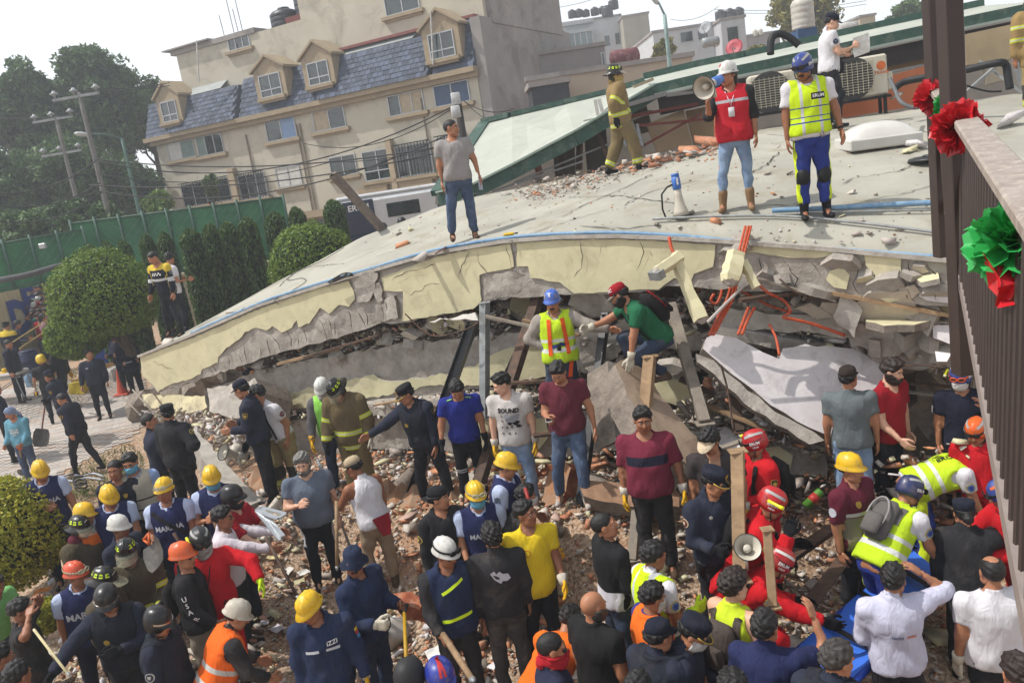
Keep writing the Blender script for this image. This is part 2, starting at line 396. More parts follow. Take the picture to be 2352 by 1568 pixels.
def torso(P,J,infl,tmin,tmax,fat=0.,fr='T',fl=0.):
 k=J['k'];q=((P-J['pv'].astype(np.float32))@J[fr].astype(np.float32))/k;t=q[:,2]
 g=np.interp(t,[-.15,0,.1,.2,.35,.5],[.35,.8,1,1,.55,0])*fat
 infl=infl+fl*np.clip((.13-t)/.22,0,1);rx=np.interp(t,TS,TX)+infl+g*.9;ry=np.interp(t,TS,TY)+infl+g;cy=g*.45+np.interp(t,[0,.2,.4,.5],[0,-.005,-.012,-.012])
 e=(np.abs(q[:,0]/rx)**2.3+np.abs((q[:,1]-cy)/ry)**2.3)**(1/2.3)
 d=(e-1)*np.minimum(rx,ry)
 return np.maximum(d,np.maximum(tmin-t,t-tmax))*k,q
def arm_sdf(P,J,i,infl,upto=2.,k_=None,buff=1.):
 k=J['k'];T=J['T'];a=J['pv']+T@np.array([(-1,1)[i]*.1,-.005,.44])*k
 d0,_=cone(P,a,J['sh%d'%i],(.066+infl)*k,(.061+infl)*k)
 d1,t1=cone(P,J['sh%d'%i],J['el%d'%i],(.058*buff+infl)*k,(.045*buff+infl)*k)
 d2,t2=cone(P,J['el%d'%i],J['wr%d'%i],(.045*buff+infl)*k,(.03+infl*.9)*k)
 along=np.where(d1<d2,t1,1+t2)
 d=smin(d1,d2,.02)
 if upto<2:
  a0,b0=(J['sh%d'%i],J['el%d'%i])if upto<=1 else(J['el%d'%i],J['wr%d'%i])
  u=upto if upto<=1 else upto-1;c=a0+(b0-a0)*u;n=uv(b0-a0)
  cut=(P-c.astype(np.float32))@n.astype(np.float32)
  if upto<=1:d=np.maximum(d1,cut)
  else:d=smin(d1,np.maximum(d2,cut),.02)
 return smin(d0,d,.03),along
def leg_sdf(P,J,i,infl,upto=2.,flare=0.):
 k=J['k']
 d1,t1=cone(P,J['hip%d'%i],J['kn%d'%i],(.094+infl)*k,(.06+infl)*k)
 d2,t2=cone(P,J['kn%d'%i],J['an%d'%i],(.056+infl)*k,(.037+infl+flare)*k)
 q=J['kn%d'%i]+(J['an%d'%i]-J['kn%d'%i])*.3;z=uv(J['an%d'%i]-J['kn%d'%i]);f=np.array([0,1,0.]);f=uv(f-z*(f@z))
 d3=ell(P,q-f*.018*k,np.array([.05,.055,.1])*k+infl)
 along=np.where(d1<d2,t1,1+t2)
 d=smin(d1,smin(d2,d3,.03),.02)
 if upto<2:
  a0,b0=(J['hip%d'%i],J['kn%d'%i])if upto<=1 else(J['kn%d'%i],J['an%d'%i]);u=upto if upto<=1 else upto-1
  d=np.maximum(d,(P-(a0+(b0-a0)*u).astype(np.float32))@uv(b0-a0).astype(np.float32))
 return d,along
def bounds(pts,pad):p=np.array(pts);return p.min(0)-pad,p.max(0)+pad
def attrs(me,d):
 for k_,v in d.items():
  a=me.attributes.new(k_,'FLOAT','POINT');a.data.foreach_set('value',np.asarray(v,np.float32))
SKIN={0:'#b98468',1:'#a06d50',2:'#8a5a40',3:'#c79a80',4:'#734a35'}
def skin(i):return M('skin%d'%i,SKIN[i],.5,.1,25,.15,120,spec=.4)
LIPS=lambda:M('lips','#7c4438',.45,.1,30,0)
BROW=lambda:M('brow_hair','#15100d',.8,.2,60,0)
EYE=lambda:M('eye_white','#c9c0b4',.3,.05,10,0)
IRIS=lambda:M('eye_iris','#120c0a',.2,.05,10,0)
def hairm(c):return M('hair_'+c,{'black':'#0f0c0b','brown':'#22160f','grey':'#6b6863','dkgrey':'#34302d'}[c],.55,.5,90,.5,130,spec=.45)
PEOPLE={}
_hm={}
def tmesh(kind,name):
 if kind not in _hm:
  v,q=HAIR[kind];_hm[kind]=mesh(name,v,q,True)
 return _hm[kind]
def objmat(o,*mats):
 for i,mm in enumerate(mats):
  while len(o.data.materials)<=i:o.data.materials.append(None)
  o.material_slots[i].link='OBJECT';o.material_slots[i].material=mm
def head_mat(J,extra=None):
 m4=np.eye(4);m4[:3,:3]=J['HM'];m4[:3,3]=J['hc']
 r=Matrix(m4.tolist())
 return r@extra if extra is not None else r
class Person:
 pass
DEF=dict(H=1.72,yaw=180,lean=0,side=0,twist=0,head=(0,8),arms=('d','d'),legs=('s','s'),fat=.016,skin=1,hair='short',hairc='black',beard=None,hat=None,top='tee',topm=None,pants=None,shoes=None,gloves=None,vest=None,surf='g',hem=-.1,infl=.014,neck=.068,seed=0,hands=('relax','relax'),mask=None,pinf=.018,cell=None,buff=1.1,boots=False,cat='person',group=None,dz=0.,headk=1.05,flare=.012)
def person(label,hx,hy,**kw):
 s=dict(DEF);s.update(kw);s['seed']=s['seed']or(hash((int(hx),int(hy)))%97)
 J=skeleton(s);k=J['k']
 ya=math.radians(-s['yaw'])
 c,sn=math.cos(ya),math.sin(ya)
 tp=J['top'];tx,ty=tp[0]*c-tp[1]*sn,tp[0]*sn+tp[1]*c
 d=ray(hx,hy)
 Zs=np.linspace(4.0,60,5601);P=CAM+d*Zs[:,None]
 gz=G(P[:,0]-tx,P[:,1]-ty)if s['surf']=='g' else(np.full(len(Zs),float(s['surf']))if not callable(s['surf'])else s['surf'](P[:,0]-tx,P[:,1]-ty))
 e=P[:,2]-tp[2]-gz-s['dz']
 if 'Z' in s:
  i=int(np.argmin(np.abs(Zs-s['Z'])));base=float(gz[i])if callable(s['surf'])else P[i,2]-tp[2]
 else:
  sg=np.where((e[:-1]>0)&(e[1:]<=0))[0]
  i=int(sg[0])if len(sg)else int(np.argmin(np.abs(e)));base=gz[i]+s['dz']
 Z=Zs[i]
 root=thing('person',label,s['cat'],(P[i,0]-tx,P[i,1]-ty,base),ya,s['group'])
 R=Person();R.o=root;R.J=J;R.s=s;R.Z=Z
 cl=s['cell']or min(.042,max(.0175,Z*.0026));R.cell=cl
 sd_=s['seed'];fat=s['fat']
 # body: one continuous skin
 def fb(Pq):
  dd,_=torso(Pq,J,-.004,-.16,.53,fat)
  dd=smin(dd,cone(Pq,J['nb'],J['hc']-J['HM']@np.array([0,.03,.02]),.058*k,.05*k)[0],.03)
  for i_ in range(2):
   dd=smin(dd,arm_sdf(Pq,J,i_,0,buff=s['buff'])[0],.025);dd=smin(dd,leg_sdf(Pq,J,i_,-.004)[0],.03)
   dd=smin(dd,cone(Pq,J['an%d'%i_],J['an%d'%i_]+np.array([0,.12,-.05])*k,.035*k,.03*k)[0],.02)
  return dd
 lo,hi=bounds([J[q+str(i_)]for q in('hip','kn','an','sh','el','wr')for i_ in(0,1)]+[J['nb'],J['hc'],J['pv']],.14+fat)
 bv,bq=snet(fb,lo,hi,max(.036 if Z<20 else.05,cl*1.35));HV,HQ,HMI=HEADS[0 if Z<8.4 else 1 if Z<15 else 2]
 V_=[bv];Q_=[bq];MI=[np.zeros(len(bq),np.int32)];nb=len(bv)
 hk=s['headk']
 hv=HV*hk@J['HM'].T+J['hc'];V_.append(hv);Q_.append(HQ+nb);MI.append(HMI);nb+=len(hv)
 ev=np.array(_eb.v)*hk@J['HM'].T+J['hc']
 hands=[]
 for i_,sx in enumerate((-1,1)):
  z=uv(J['wr%d'%i_]-J['el%d'%i_]);inn=J['T']@np.array([-sx,.25,0]);y=uv(inn-z*(inn@z));x=np.cross(y,z)
  hv_,hq_=HAND[s['hands'][i_]][0 if Z<13 else 1]
  h=hv_*k*1.1
  hq2=hq_
  if i_==0:h=h*np.array([-1,1,1]);hq2=hq_[:,::-1]
  sg_=1.0 if(x@(np.array([0,1,0])+np.array([0,0,.6])))*(1 if i_==1 else-1)>0 else-1.0
  if sg_<0:h=h*np.array([-1,1,1]);hq2=hq2[:,::-1]
  hw=np.outer(h[:,0],x)+np.outer(h[:,1],y)+np.outer(h[:,2],z)+J['wr%d'%i_]-z*.012
  hands.append((hw,hq2,x,y,z));R.__dict__['hand%d'%i_]=J['wr%d'%i_]+z*.085*k+y*.02
  if not(s['gloves']and s['gloves'][i_]):
   V_.append(hw);Q_.append(hq2+nb);MI.append(np.zeros(len(hq2),np.int32));nb+=len(hw)
 v=np.concatenate(V_);q=np.concatenate(Q_);me=mesh('body',v,q,True)
 bm=bmesh.new();bm.from_mesh(me);off=len(bm.verts);nvv=[bm.verts.new(p)for p in ev];bm.verts.ensure_lookup_table()
 fmi=list(np.concatenate(MI))
 for f_,mi in zip(_eb.f,_eb.m):
  try:fc=bm.faces.new([nvv[a]for a in f_]);fc.smooth=True;fmi.append(mi)
  except ValueError:pass
 bm.to_mesh(me);bm.free()
 o=link('body',me,[skin(s['skin']),LIPS(),BROW(),EYE(),IRIS()],root)
 if len(me.polygons)==len(fmi):me.polygons.foreach_set('material_index',np.array(fmi,np.int32))
 # clothes
 R.cloth={}
 def garment(name,f,pts,pad,mat,at_fn=None,c_=None):
  lo_,hi_=bounds(pts,pad);v_,q_=snet(f,lo_,hi_,c_ or cl)
  if not len(q_):return None
  me_=mesh(name,v_,q_,True)
  if at_fn and len(me_.vertices)==len(v_):attrs(me_,at_fn(v_.astype(np.float32)))
  ob=link(name,me_,mat,root);R.cloth[name]=(v_,q_);return ob
 top=s['top'];inf=s['infl']
 up={'tee':.62,'polo':.62,'half':.85,'long':1.94,'coat':1.97,'tank':0,'roll':1.15}.get(top,1.9)
 if top=='coat':inf=max(inf,.036)
 def nk(Pq):return cone(Pq,J['nb']+J['T']@np.array([0,.022,-.02])*k,J['hc']+J['T']@np.array([0,.02,0]),s['neck']*k,s['neck']*1.15*k)[0]
 def ftop(Pq):
  dd,q_=torso(Pq,J,inf,s['hem'],.56,fat,'T',.022)
  if top=='tank':
   for i_ in range(2):dd=np.maximum(dd,-ell(Pq,J['sh%d'%i_]+J['T']@np.array([(-1,1)[i_]*.02,0,-.01]),(.088,.12,.12)))
  else:
   for i_ in range(2):dd=smin(dd,arm_sdf(Pq,J,i_,inf+.004,up,buff=s['buff'])[0],.03)
  if top in('coat','long','polo','half','roll'):
   cz,_=cone(Pq,J['nb']-J['T']@np.array([0,-.01,.03])*k,J['nb']+(J['hc']-J['nb'])*.38,(.076+inf*.5)*k,(.07+inf*.3)*k);dd=smin(dd,cz,.012)
  dd=dd+wob(Pq,sd_,24. if top!='coat' else 16.,.0075 if top!='coat' else.01)
  return np.maximum(dd,-nk(Pq))
 def atop(v_):
  dd,q_=torso(v_,J,inf,-.3,.6,fat);a=np.full(len(v_),-1.);b=np.full(len(v_),9.)
  ds=[]
  for i_ in range(2):
   d_,al=arm_sdf(v_,J,i_,inf,2.);mk=(d_<dd-.012)|(np.abs(q_[:,0])>.205);a=np.where(mk&(d_<b),al,a);b=np.minimum(b,np.where(mk,d_,9.))
  return{'t':q_[:,2],'x':q_[:,0],'ax':np.abs(q_[:,0]),'y':q_[:,1],'a':a}
 tpts=[J['pv']+J['T']@np.array([sx_*(.2+fat),sy_*(.13+fat),z_])*k for sx_ in(-1,1)for sy_ in(-1,1)for z_ in(s['hem'],.6)]
 apts=[]
 for i_ in range(2):
  if up>0:apts.append(J['sh%d'%i_]);apts.append(J['sh%d'%i_]+(J['el%d'%i_]-J['sh%d'%i_])*min(up,1))
  if up>1:apts.append(J['el%d'%i_]+(J['wr%d'%i_]-J['el%d'%i_])*(up-1))
 tn={'tee':'t_shirt','tank':'tank_top','coat':'coat','polo':'polo_shirt'}.get(top,'shirt')
 R.top=tn
 if s['topm']:garment(tn,ftop,tpts+apts,.085+inf,s['topm'],atop)
 pm=s['pants']
 if pm:
  pin=s['pinf']
  def fpant(Pq):
   dd,_=torso(Pq,J,.008+pin*.4,-.17,.0 if s['hem']>-.2 else.06,fat*.8,'PT')
   for i_ in range(2):dd=smin(dd,leg_sdf(Pq,J,i_,pin,1.78 if s['boots']and pin<.03 else 1.95,s['flare'])[0],.03)
   zz=np.array([0.])
   return dd+wob(Pq,sd_+3,22.,.01,(1,1,.8))
  def apant(v_):
   d0,l0=leg_sdf(v_,J,0,pin);d1,l1=leg_sdf(v_,J,1,pin)
   kx=np.where(d0<d1,-(v_[:,0]-(J['hip0'][0]+(J['kn0'][0]-J['hip0'][0])*np.clip(l0,0,1))),v_[:,0]-(J['hip1'][0]+(J['kn1'][0]-J['hip1'][0])*np.clip(l1,0,1)))
   return{'l':np.where(d0<d1,l0,l1),'o':kx,'ky':v_[:,1]}
  lp=[J[q+str(i_)]for q in('hip','kn','an')for i_ in(0,1)]+[J['pv']+J['PT']@np.array([sx_*(.18+fat),sy_*(.13+fat),.1])*k for sx_ in(-1,1)for sy_ in(-1,1)]
  garment('trousers',fpant,lp,.09+pin,pm,apant,cl*1.45)
 sm_=s['shoes']
 if sm_:
  for i_,sx in enumerate((-1,1)):
   an=J['an%d'%i_];g0=an[2]-.085*k
   z=uv(J['an%d'%i_]-J['kn%d'%i_]);tip=np.array([sx*.13,1,0.]);pitch=np.clip(-z[1],-.9,.35)
   tip=uv(tip+np.array([0,0,-.9*max(0,-z[1])*(1 if an[2]>.12*k else 0)]))
   hl=an+np.array([0,-.03,-.05])*k;to=an+tip*.16*k+np.array([0,0,-.052])*k
   def fs(Pq):
    d_=smin(cone(Pq,hl,to,.04*k,.036*k)[0],cone(Pq,an+np.array([0,-.005,-.02])*k,an-z*(.16 if s['boots']else.02)*k,.045*k,(.06 if s['boots']else.046)*k)[0],.03)
    if an[2]<.12*k:d_=np.maximum(d_,.004-Pq[:,2])
    return d_
   garment('boot' if s['boots']else 'shoe',fs,[hl,to,an,an-z*.2*k*(1 if s['boots']else.3)],.07,sm_,None,max(.015,cl*.9))
 if s['gloves']:
  for i_ in range(2):
   if s['gloves'][i_]:
    hw,hq2,x,y,z=hands[i_];n0=len(hw);ctr=hw.mean(0)
    g=J['wr%d'%i_]+((hw-J['wr%d'%i_])*1.14)
    mb=MB();mb.v=[tuple(p)for p in g];mb.f=[tuple(int(a)for a in f_)for f_ in hq2];mb.m=[0]*len(hq2)
    mb.tube([J['wr%d'%i_]-z*.075,J['wr%d'%i_]-z*.03,J['wr%d'%i_]+z*.02],[.052*k,.045*k,.036*k],10,1)
    gm=s['gloves'][i_];mb.build('glove',list(gm)if isinstance(gm,tuple)else[gm,gm],root,True)
 if s['vest']:
  vm,vt0=s['vest'][0],s['vest'][1];vi=s['vest'][2]if len(s['vest'])>2 else.018
  open_=len(s['vest'])>3 and s['vest'][3]
  def fv(Pq):
   dd,q_=torso(Pq,J,inf+vi,vt0,.56,fat,'T',.024)
   for i_,sx in enumerate((-1,1)):
    dd=smin(dd,np.maximum(arm_sdf(Pq,J,i_,inf+vi,.5)[0],(q_[:,0]*sx-.19)*k),.02)
    dd=np.maximum(dd,-cone(Pq,J['pv']+J['T']@np.array([sx*.235,0,.37])*k,J['pv']+J['T']@np.array([sx*.235,0,.46])*k,.075*k,.06*k)[0])
   dd=dd+wob(Pq,sd_,24.,.0065)
   dd=np.maximum(dd,-cone(Pq,J['nb']+J['T']@np.array([0,.035,-.045])*k,J['hc'],.078*k,.1*k)[0])
   return dd
  garment('vest',fv,tpts,.06+vi,vm,atop)
  # hair and face hair
 hs=Matrix.Scale(hk,4)
 if s['hair']:
  ob=link('hair',tmesh(under(s['hair'])if s['hat']and s['hat'][0]not in('visor','scarf')else s['hair'],'hair'),None,root);objmat(ob,hairm(s['hairc']));ob.matrix_local=head_mat(J,hs)
 for b_ in([s['beard']]if isinstance(s['beard'],str)else(s['beard']or[])):
  ob=link(b_,tmesh(b_,b_),None,root);objmat(ob,hairm(s['hairc']));ob.matrix_local=head_mat(J,hs)
 if s['mask']:
  kind,mm=s['mask'];ob=link('bandana' if kind=='bandana' else 'face_mask',tmesh(kind,kind),None,root);objmat(ob,mm);ob.matrix_local=head_mat(J,hs)
 R.P3={}
 if s['hat']:
  h=s['hat'];HATS[h[0]](R,*h[1:])
 PEOPLE[len(PEOPLE)]=R
 return R
def wpos(R,p):
 'local point of a person -> world'
 return np.array(R.o.matrix_basis@Vector([float(a)for a in p]))
 # prints and badges laid on the cloth
_tc={}
def text2d(txt,bold=.0):
 if(txt,bold)in _tc:return _tc[(txt,bold)]
 cu=bpy.data.curves.new('t','FONT');cu.body=txt;cu.size=1.;cu.align_x='CENTER';cu.align_y='CENTER';cu.resolution_u=2;cu.offset=bold
 ob=bpy.data.objects.new('t',cu);col.objects.link(ob)
 dg=bpy.context.evaluated_depsgraph_get();me=bpy.data.meshes.new_from_object(ob.evaluated_get(dg))
 bm=bmesh.new();bm.from_mesh(me)
 bmesh.ops.triangulate(bm,faces=bm.faces[:])
 lg=[e for e in bm.edges if e.calc_length()>.28]
 if lg:bmesh.ops.subdivide_edges(bm,edges=lg,cuts=2);bmesh.ops.triangulate(bm,faces=bm.faces[:])
 v=np.array([p.co[:]for p in bm.verts]);bm.verts.index_update();f=[tuple(p.index for p in q.verts)for q in bm.faces]
 bm.free();bpy.data.objects.remove(ob);bpy.data.curves.remove(cu);bpy.data.meshes.remove(me)
 _tc[(txt,bold)]=(v,f);return v,f
def grid2d(w_,h_,nx=8,ny=2):
 v=[((i/nx-.5)*w_,(j/ny-.5)*h_,0)for j in range(ny+1)for i in range(nx+1)]
 f=[(j*(nx+1)+i,j*(nx+1)+i+1,(j+1)*(nx+1)+i+1,(j+1)*(nx+1)+i)for j in range(ny)for i in range(nx)]
 return np.array(v,float),f
def disc2d(r,n=14):return np.array([(0,0,0)]+[(r*math.cos(2*math.pi*i/n),r*math.sin(2*math.pi*i/n),0)for i in range(n)],float),[(0,i+1,(i+1)%n+1)for i in range(n)]
def shield2d(w_,h_):
 p=[(-.5,.35),(-.25,.5),(0,.44),(.25,.5),(.5,.35),(.46,-.1),(.25,-.38),(0,-.5),(-.25,-.38),(-.46,-.1)]
 return np.array([(0,0,0)]+[(a*w_,b*h_,0)for a,b in p]),[(0,(i+1)%10+1,i+1)for i in range(10)]
def project(R,garment,shape,org,X,Y,N,name,mat,lift=.006,parent=None,rot=0.):
 'lay a flat shape on a garment along -N (person coordinates)'
 v,f=shape
 if garment not in R.cloth:return None
 if('b',garment)not in R.P3:
  vv,qq=R.cloth[garment];R.P3[('b',garment)]=BVHTree.FromPolygons(vv.tolist(),qq.tolist())
 bvh=R.P3[('b',garment)];out=[];last=None
 cr,sr=math.cos(math.radians(rot)),math.sin(math.radians(rot))
 hits=[]
 for p in v:
  a,b=p[0]*cr-p[1]*sr,p[0]*sr+p[1]*cr
  q=org+X*a+Y*b+N*.5
  h=bvh.ray_cast(Vector(q),Vector(-N),1.0);hits.append((q,h[0],h[3]))
 ds=[x[2]for x in hits if x[1]is not None]
 if not ds:return None
 md=float(np.median(ds))
 for q,h,dd in hits:
  if h is None or abs(dd-md)>.12:out.append(q-N*(md-lift))
  else:out.append(np.array(h)+N*lift)
 if not isinstance(f,list):f=[tuple(a)for a in f]
 return link(name,mesh(name,np.array(out),f,True),mat,parent or R.o)
def on_torso(R,shape,x,t,mat,name='badge',face=1,garment=None,rot=0.,lift=.006):
 J=R.J;k=J['k'];T=J['T'];N=T[:,1]*face;X=T[:,0]*-face*1.0;
 org=J['pv']+T@np.array([x,0,t])*k
 return project(R,garment or R.top,shape,org,X,T[:,2],N,name,mat,lift,rot=rot)
def on_arm(R,shape,side,u,mat,name='badge',garment=None,lift=.006,ang=0.):
 'on the outside of an upper arm (u 0..1) or forearm (1..2)'
 J=R.J;i=side;a,b=(J['sh%d'%i],J['el%d'%i])if u<=1 else(J['el%d'%i],J['wr%d'%i])
 c=a+(b-a)*(u if u<=1 else u-1);z=uv(a-b);o=J['T']@np.array([(-1,1)[i]*math.cos(ang),math.sin(ang),0.]);N=uv(o-z*(o@z));X=np.cross(z,N)
 return project(R,garment or R.top,shape,c,X,z,N,name,mat,lift)
def text_t(R,txt,x,t,size,mat,face=1,garment=None,rot=0.,bold=.02,name='lettering'):
 v,f=text2d(txt,bold);return on_torso(R,(v*size,f),x,t,mat,name,face,garment,rot,.008)
def text_a(R,txt,side,u,size,mat,garment=None,bold=.02,ang=0.):
 v,f=text2d(txt,bold);return on_arm(R,(v*size,f),side,u,mat,'lettering',garment,.008,ang)
 # headgear (head coordinates)
def caprows(rows,ridge=0.,n=32,ridges=(0.,),rw=.013,zr=.06):
 v,f=[],[]
 for rx,yf,yb,z in rows:
  for j in range(n):
   a=2*math.pi*j/n;x=rx*math.sin(a);y=(yf if math.cos(a)>0 else yb)*math.cos(a)
   zz=z+(sum(ridge*math.exp(-((x-r)/rw)**2)for r in ridges)*min(1,max(0,(z-zr)/.04))if ridge and z>zr else 0)
   v.append((x,y-.012,zz))
 m_=len(rows)
 for i in range(m_-1):
  for j in range(n):f.append((i*n+(j+1)%n,i*n+j,(i+1)*n+j,(i+1)*n+(j+1)%n))
 f.append(tuple(range((m_-1)*n,m_*n))[::-1])
 return v,f
def peak(mb,rx,ry,ln,z0,drop,span=62,mi=0,emi=None,thick=.004,n=14,flat=0.):
 'visor plate in front of a cap, with an optional braided rim'
 P=[[],[],[],[]]
 for i in range(n+1):
  a=math.radians(-span+2*span*i/n);c=math.cos(a);k=max(0,(c-math.cos(math.radians(span)))/(1-math.cos(math.radians(span))))**.6
  p0=np.array([rx*math.sin(a),ry*c-.012,z0-abs(math.sin(a))*flat]);p1=p0+np.array([math.sin(a)*.012,ln*k+.002,-drop*k])
  P[0].append(p0);P[1].append(p1);P[2].append(p1-(0,0,thick));P[3].append(p0-(0,0,thick))
 v=sum(P,[]);N1=n+1;f=[]
 for r in range(3):
  for i in range(n):f.append((r*N1+i,r*N1+i+1,(r+1)*N1+i+1,(r+1)*N1+i))
 mb.add(v,f,mi)
 if emi is not None:mb.tube([p+np.array([0,-.002,.002])for p in P[1]],.006,6,emi)
_ht={}
def hatobj(R,name,key,gen,mats,extra=None):
 if key not in _ht:
  mb=MB();gen(mb);me=mesh(name,mb.v,mb.f,True)
  if any(mb.m):me.polygons.foreach_set('material_index',mb.m)
  _ht[key]=(me,np.array(mb.v),mb.f)
 me,v,f=_ht[key]
 o=link(name,me,None,R.o);objmat(o,*mats)
 o.matrix_local=head_mat(R.J,extra)
 M4=np.array(head_mat(R.J,extra));w_=v@M4[:3,:3].T+M4[:3,3]
 R.cloth['hat']=(w_,[list(q)for q in f]);R.cloth['hat']=(np.array(w_),f)
 R.hatm=M4
 return o
def on_hat(R,shape,az,z,mat,name='lettering',lift=.004,tilt=0.,rot=0.):
 'az 0 = front, 90 = right'
 a=math.radians(az);Hm=R.hatm[:3,:3];N=np.array([math.sin(a)*math.cos(tilt),math.cos(a)*math.cos(tilt),math.sin(tilt)]);X=np.array([-math.cos(a),math.sin(a),0]);Y=np.cross(N,X)
 org=R.hatm[:3,3]+Hm@np.array([0,-.012,z])
 v,f=shape;vv,qq=R.cloth['hat']
 if('b','hat')not in R.P3:R.P3[('b','hat')]=BVHTree.FromPolygons([tuple(p)for p in vv],[tuple(q)for q in qq])
 return project(R,'hat',shape,org,Hm@X,Hm@Y,Hm@N,name,mat,lift,rot=rot)
def child(R,parent,mb,name,mats,smooth=True):
 me=mesh(name,mb.v,mb.f,smooth);o=link(name,me,mats,parent)
 if any(mb.m):me.polygons.foreach_set('material_index',mb.m)
 return o
PLA=lambda n,c:M('shell_'+n,c,.38,.08,14,.08,160,spec=.45,coat=.12,dirt=('#6b6256',.5,16))
GOLD=lambda:M('gold_braid','#b3923f',.45,.35,160,.4,260,metal=.35)
BLK=lambda:M('black_rubber','#0d0d0f',.55,.25,40,.15,90)
GLASSC=lambda:M('clear_visor','#b9b59a',.12,.1,10,.03,60,alpha=.3,spec=.6)
REFY=lambda:M('reflex_yellow','#c9e21e',.4,.08,60,.1,300)
SILV=lambda:M('reflex_silver','#b4b6b4',.35,.1,60,.15,300,metal=.15)
WHITE_INK=lambda:M('white_ink','#dcdcda',.7,.05,60,0)
DARK_INK=lambda:M('dark_ink','#141418',.8,.1,60,0)
def goggles(mb,z=.075,r=.004,mi=0,li=1,az0=0.,yo=0.):
 pts=[]
 for i in range(25):
  a=2*math.pi*i/24;pts.append((.104*math.sin(a),.126*math.cos(a)-.012+yo,z+.0-.02*math.cos(a)))
 for q in range(24):mb.bar(pts[q],pts[q+1],.004,.02,mi,up=(0,0,1))
 for sx in(-1,1):
  L=[]
  for i in range(12):
   a=2*math.pi*i/12;L.append((sx*.038+.034*math.cos(a),.135+yo-.3*abs(sx*.038+.034*math.cos(a))**1.2,z-.01+.022*math.sin(a)))
  mb.add(L,[tuple(range(12))],li);mb.tube(L+[L[0]],.006,6,mi)
HATS={}
def _hh(mb):
 v,f=caprows([(.086,.106,.112,.03),(.112,.166,.14,.018),(.114,.169,.143,.024),(.100,.122,.128,.042),(.099,.119,.128,.068),(.091,.108,.119,.106),(.07,.084,.093,.138),(.04,.048,.052,.156),(.001,.001,.001,.162)],.012,40,(0,-.045,.045));mb.add(v,f)
def hardhat(R,mat,gog=None,letter=None,inner=None):
 o=hatobj(R,'hard_hat','hh',_hh,[mat])
 mb=MB();mb.add(*caprows([(.09,.11,.118,.026),(.084,.104,.11,.022),(.08,.1,.106,.05)],0,24));child(R,o,mb,'suspension',BLK())
 if gog:
  mb=MB();goggles(mb,.082);child(R,o,mb,'goggles',[M('clear_rubber','#a9a68c',.35,.1,10,0),GLASSC()]if gog==1 else[BLK(),M('dark_lens','#17181c',.1,.1,10,0)])
 return o
HATS['hard']=hardhat
def _fh(mb):
 mb.add(*caprows([(.088,.108,.114,.02),(.13,.15,.215,-.002),(.131,.152,.218,.004),(.100,.12,.13,.03),(.1,.119,.128,.07),(.092,.11,.119,.11),(.07,.086,.094,.142),(.036,.045,.048,.16),(.001,.001,.001,.166)],.014,40,(0,-.05,.05),.01))
def firehat(R,up=35,badge=True):
 o=hatobj(R,'fire_helmet','fh',_fh,[M('helmet_black','#101113',.3,.2,14,.05,160,coat=.2,dirt=('#5a5348',.4,18))])
 for az,z in((38,.075),(75,.075),(112,.075),(150,.075),(-38,.075),(-75,.075),(-112,.075),(-150,.075)):
  on_hat(R,(np.array([(-.02,-.02,0),(.02,-.02,0),(.015,.022,0),(-.015,.022,0)]),[(0,1,2,3)]),az,z,REFY(),'reflector',.004,.35)
 mb=MB();v=[];f=[];n=16
 for j in range(4):
  for i in range(n+1):
   a=math.radians(-72+144*i/n);q=j/3;e=math.radians(up)
   y0=.135*math.cos(a);yy,zz=y0+q*.11*math.sin(e),.045-q*.11*math.cos(e)
   v.append((.115*math.sin(a),yy,zz))
 for j in range(3):
  for i in range(n):f.append((j*(n+1)+i,j*(n+1)+i+1,(j+1)*(n+1)+i+1,(j+1)*(n+1)+i))
 mb.add(v,f);child(R,o,mb,'face_shield',GLASSC())
 if badge:
  mb=MB();mb.add([(-.035,.118,.06),(.035,.118,.06),(.04,.113,.115),(0,.12,.14),(-.04,.113,.115),(-.035,.11,.06),(.035,.11,.06),(.04,.105,.115),(0,.11,.14),(-.04,.105,.115)],[(0,1,2,3,4),(5,9,8,7,6),(0,5,6,1),(1,6,7,2),(2,7,8,3),(3,8,9,4),(4,9,5,0)]);child(R,o,mb,'front_badge',M('leather_badge','#2a2018',.5,.2,30,.2),False)
 mb=MB();mb.add(*caprows([(.082,.06,.105,-.1),(.086,.075,.11,-.06),(.09,.09,.116,.015)],0,20));child(R,o,mb,'neck_flap',M('flap_cloth','#3a3220',.9,.2,20,.3))
 return o
HATS['fire']=firehat
def _rs_(mb):
 mb.add(*caprows([(.092,.098,.112,-.03),(.104,.112,.127,-.034),(.109,.126,.134,.01),(.108,.126,.134,.05),(.098,.115,.122,.095),(.074,.088,.095,.132),(.04,.048,.05,.15),(.001,.001,.001,.155)],.008,40,(0,),.02))
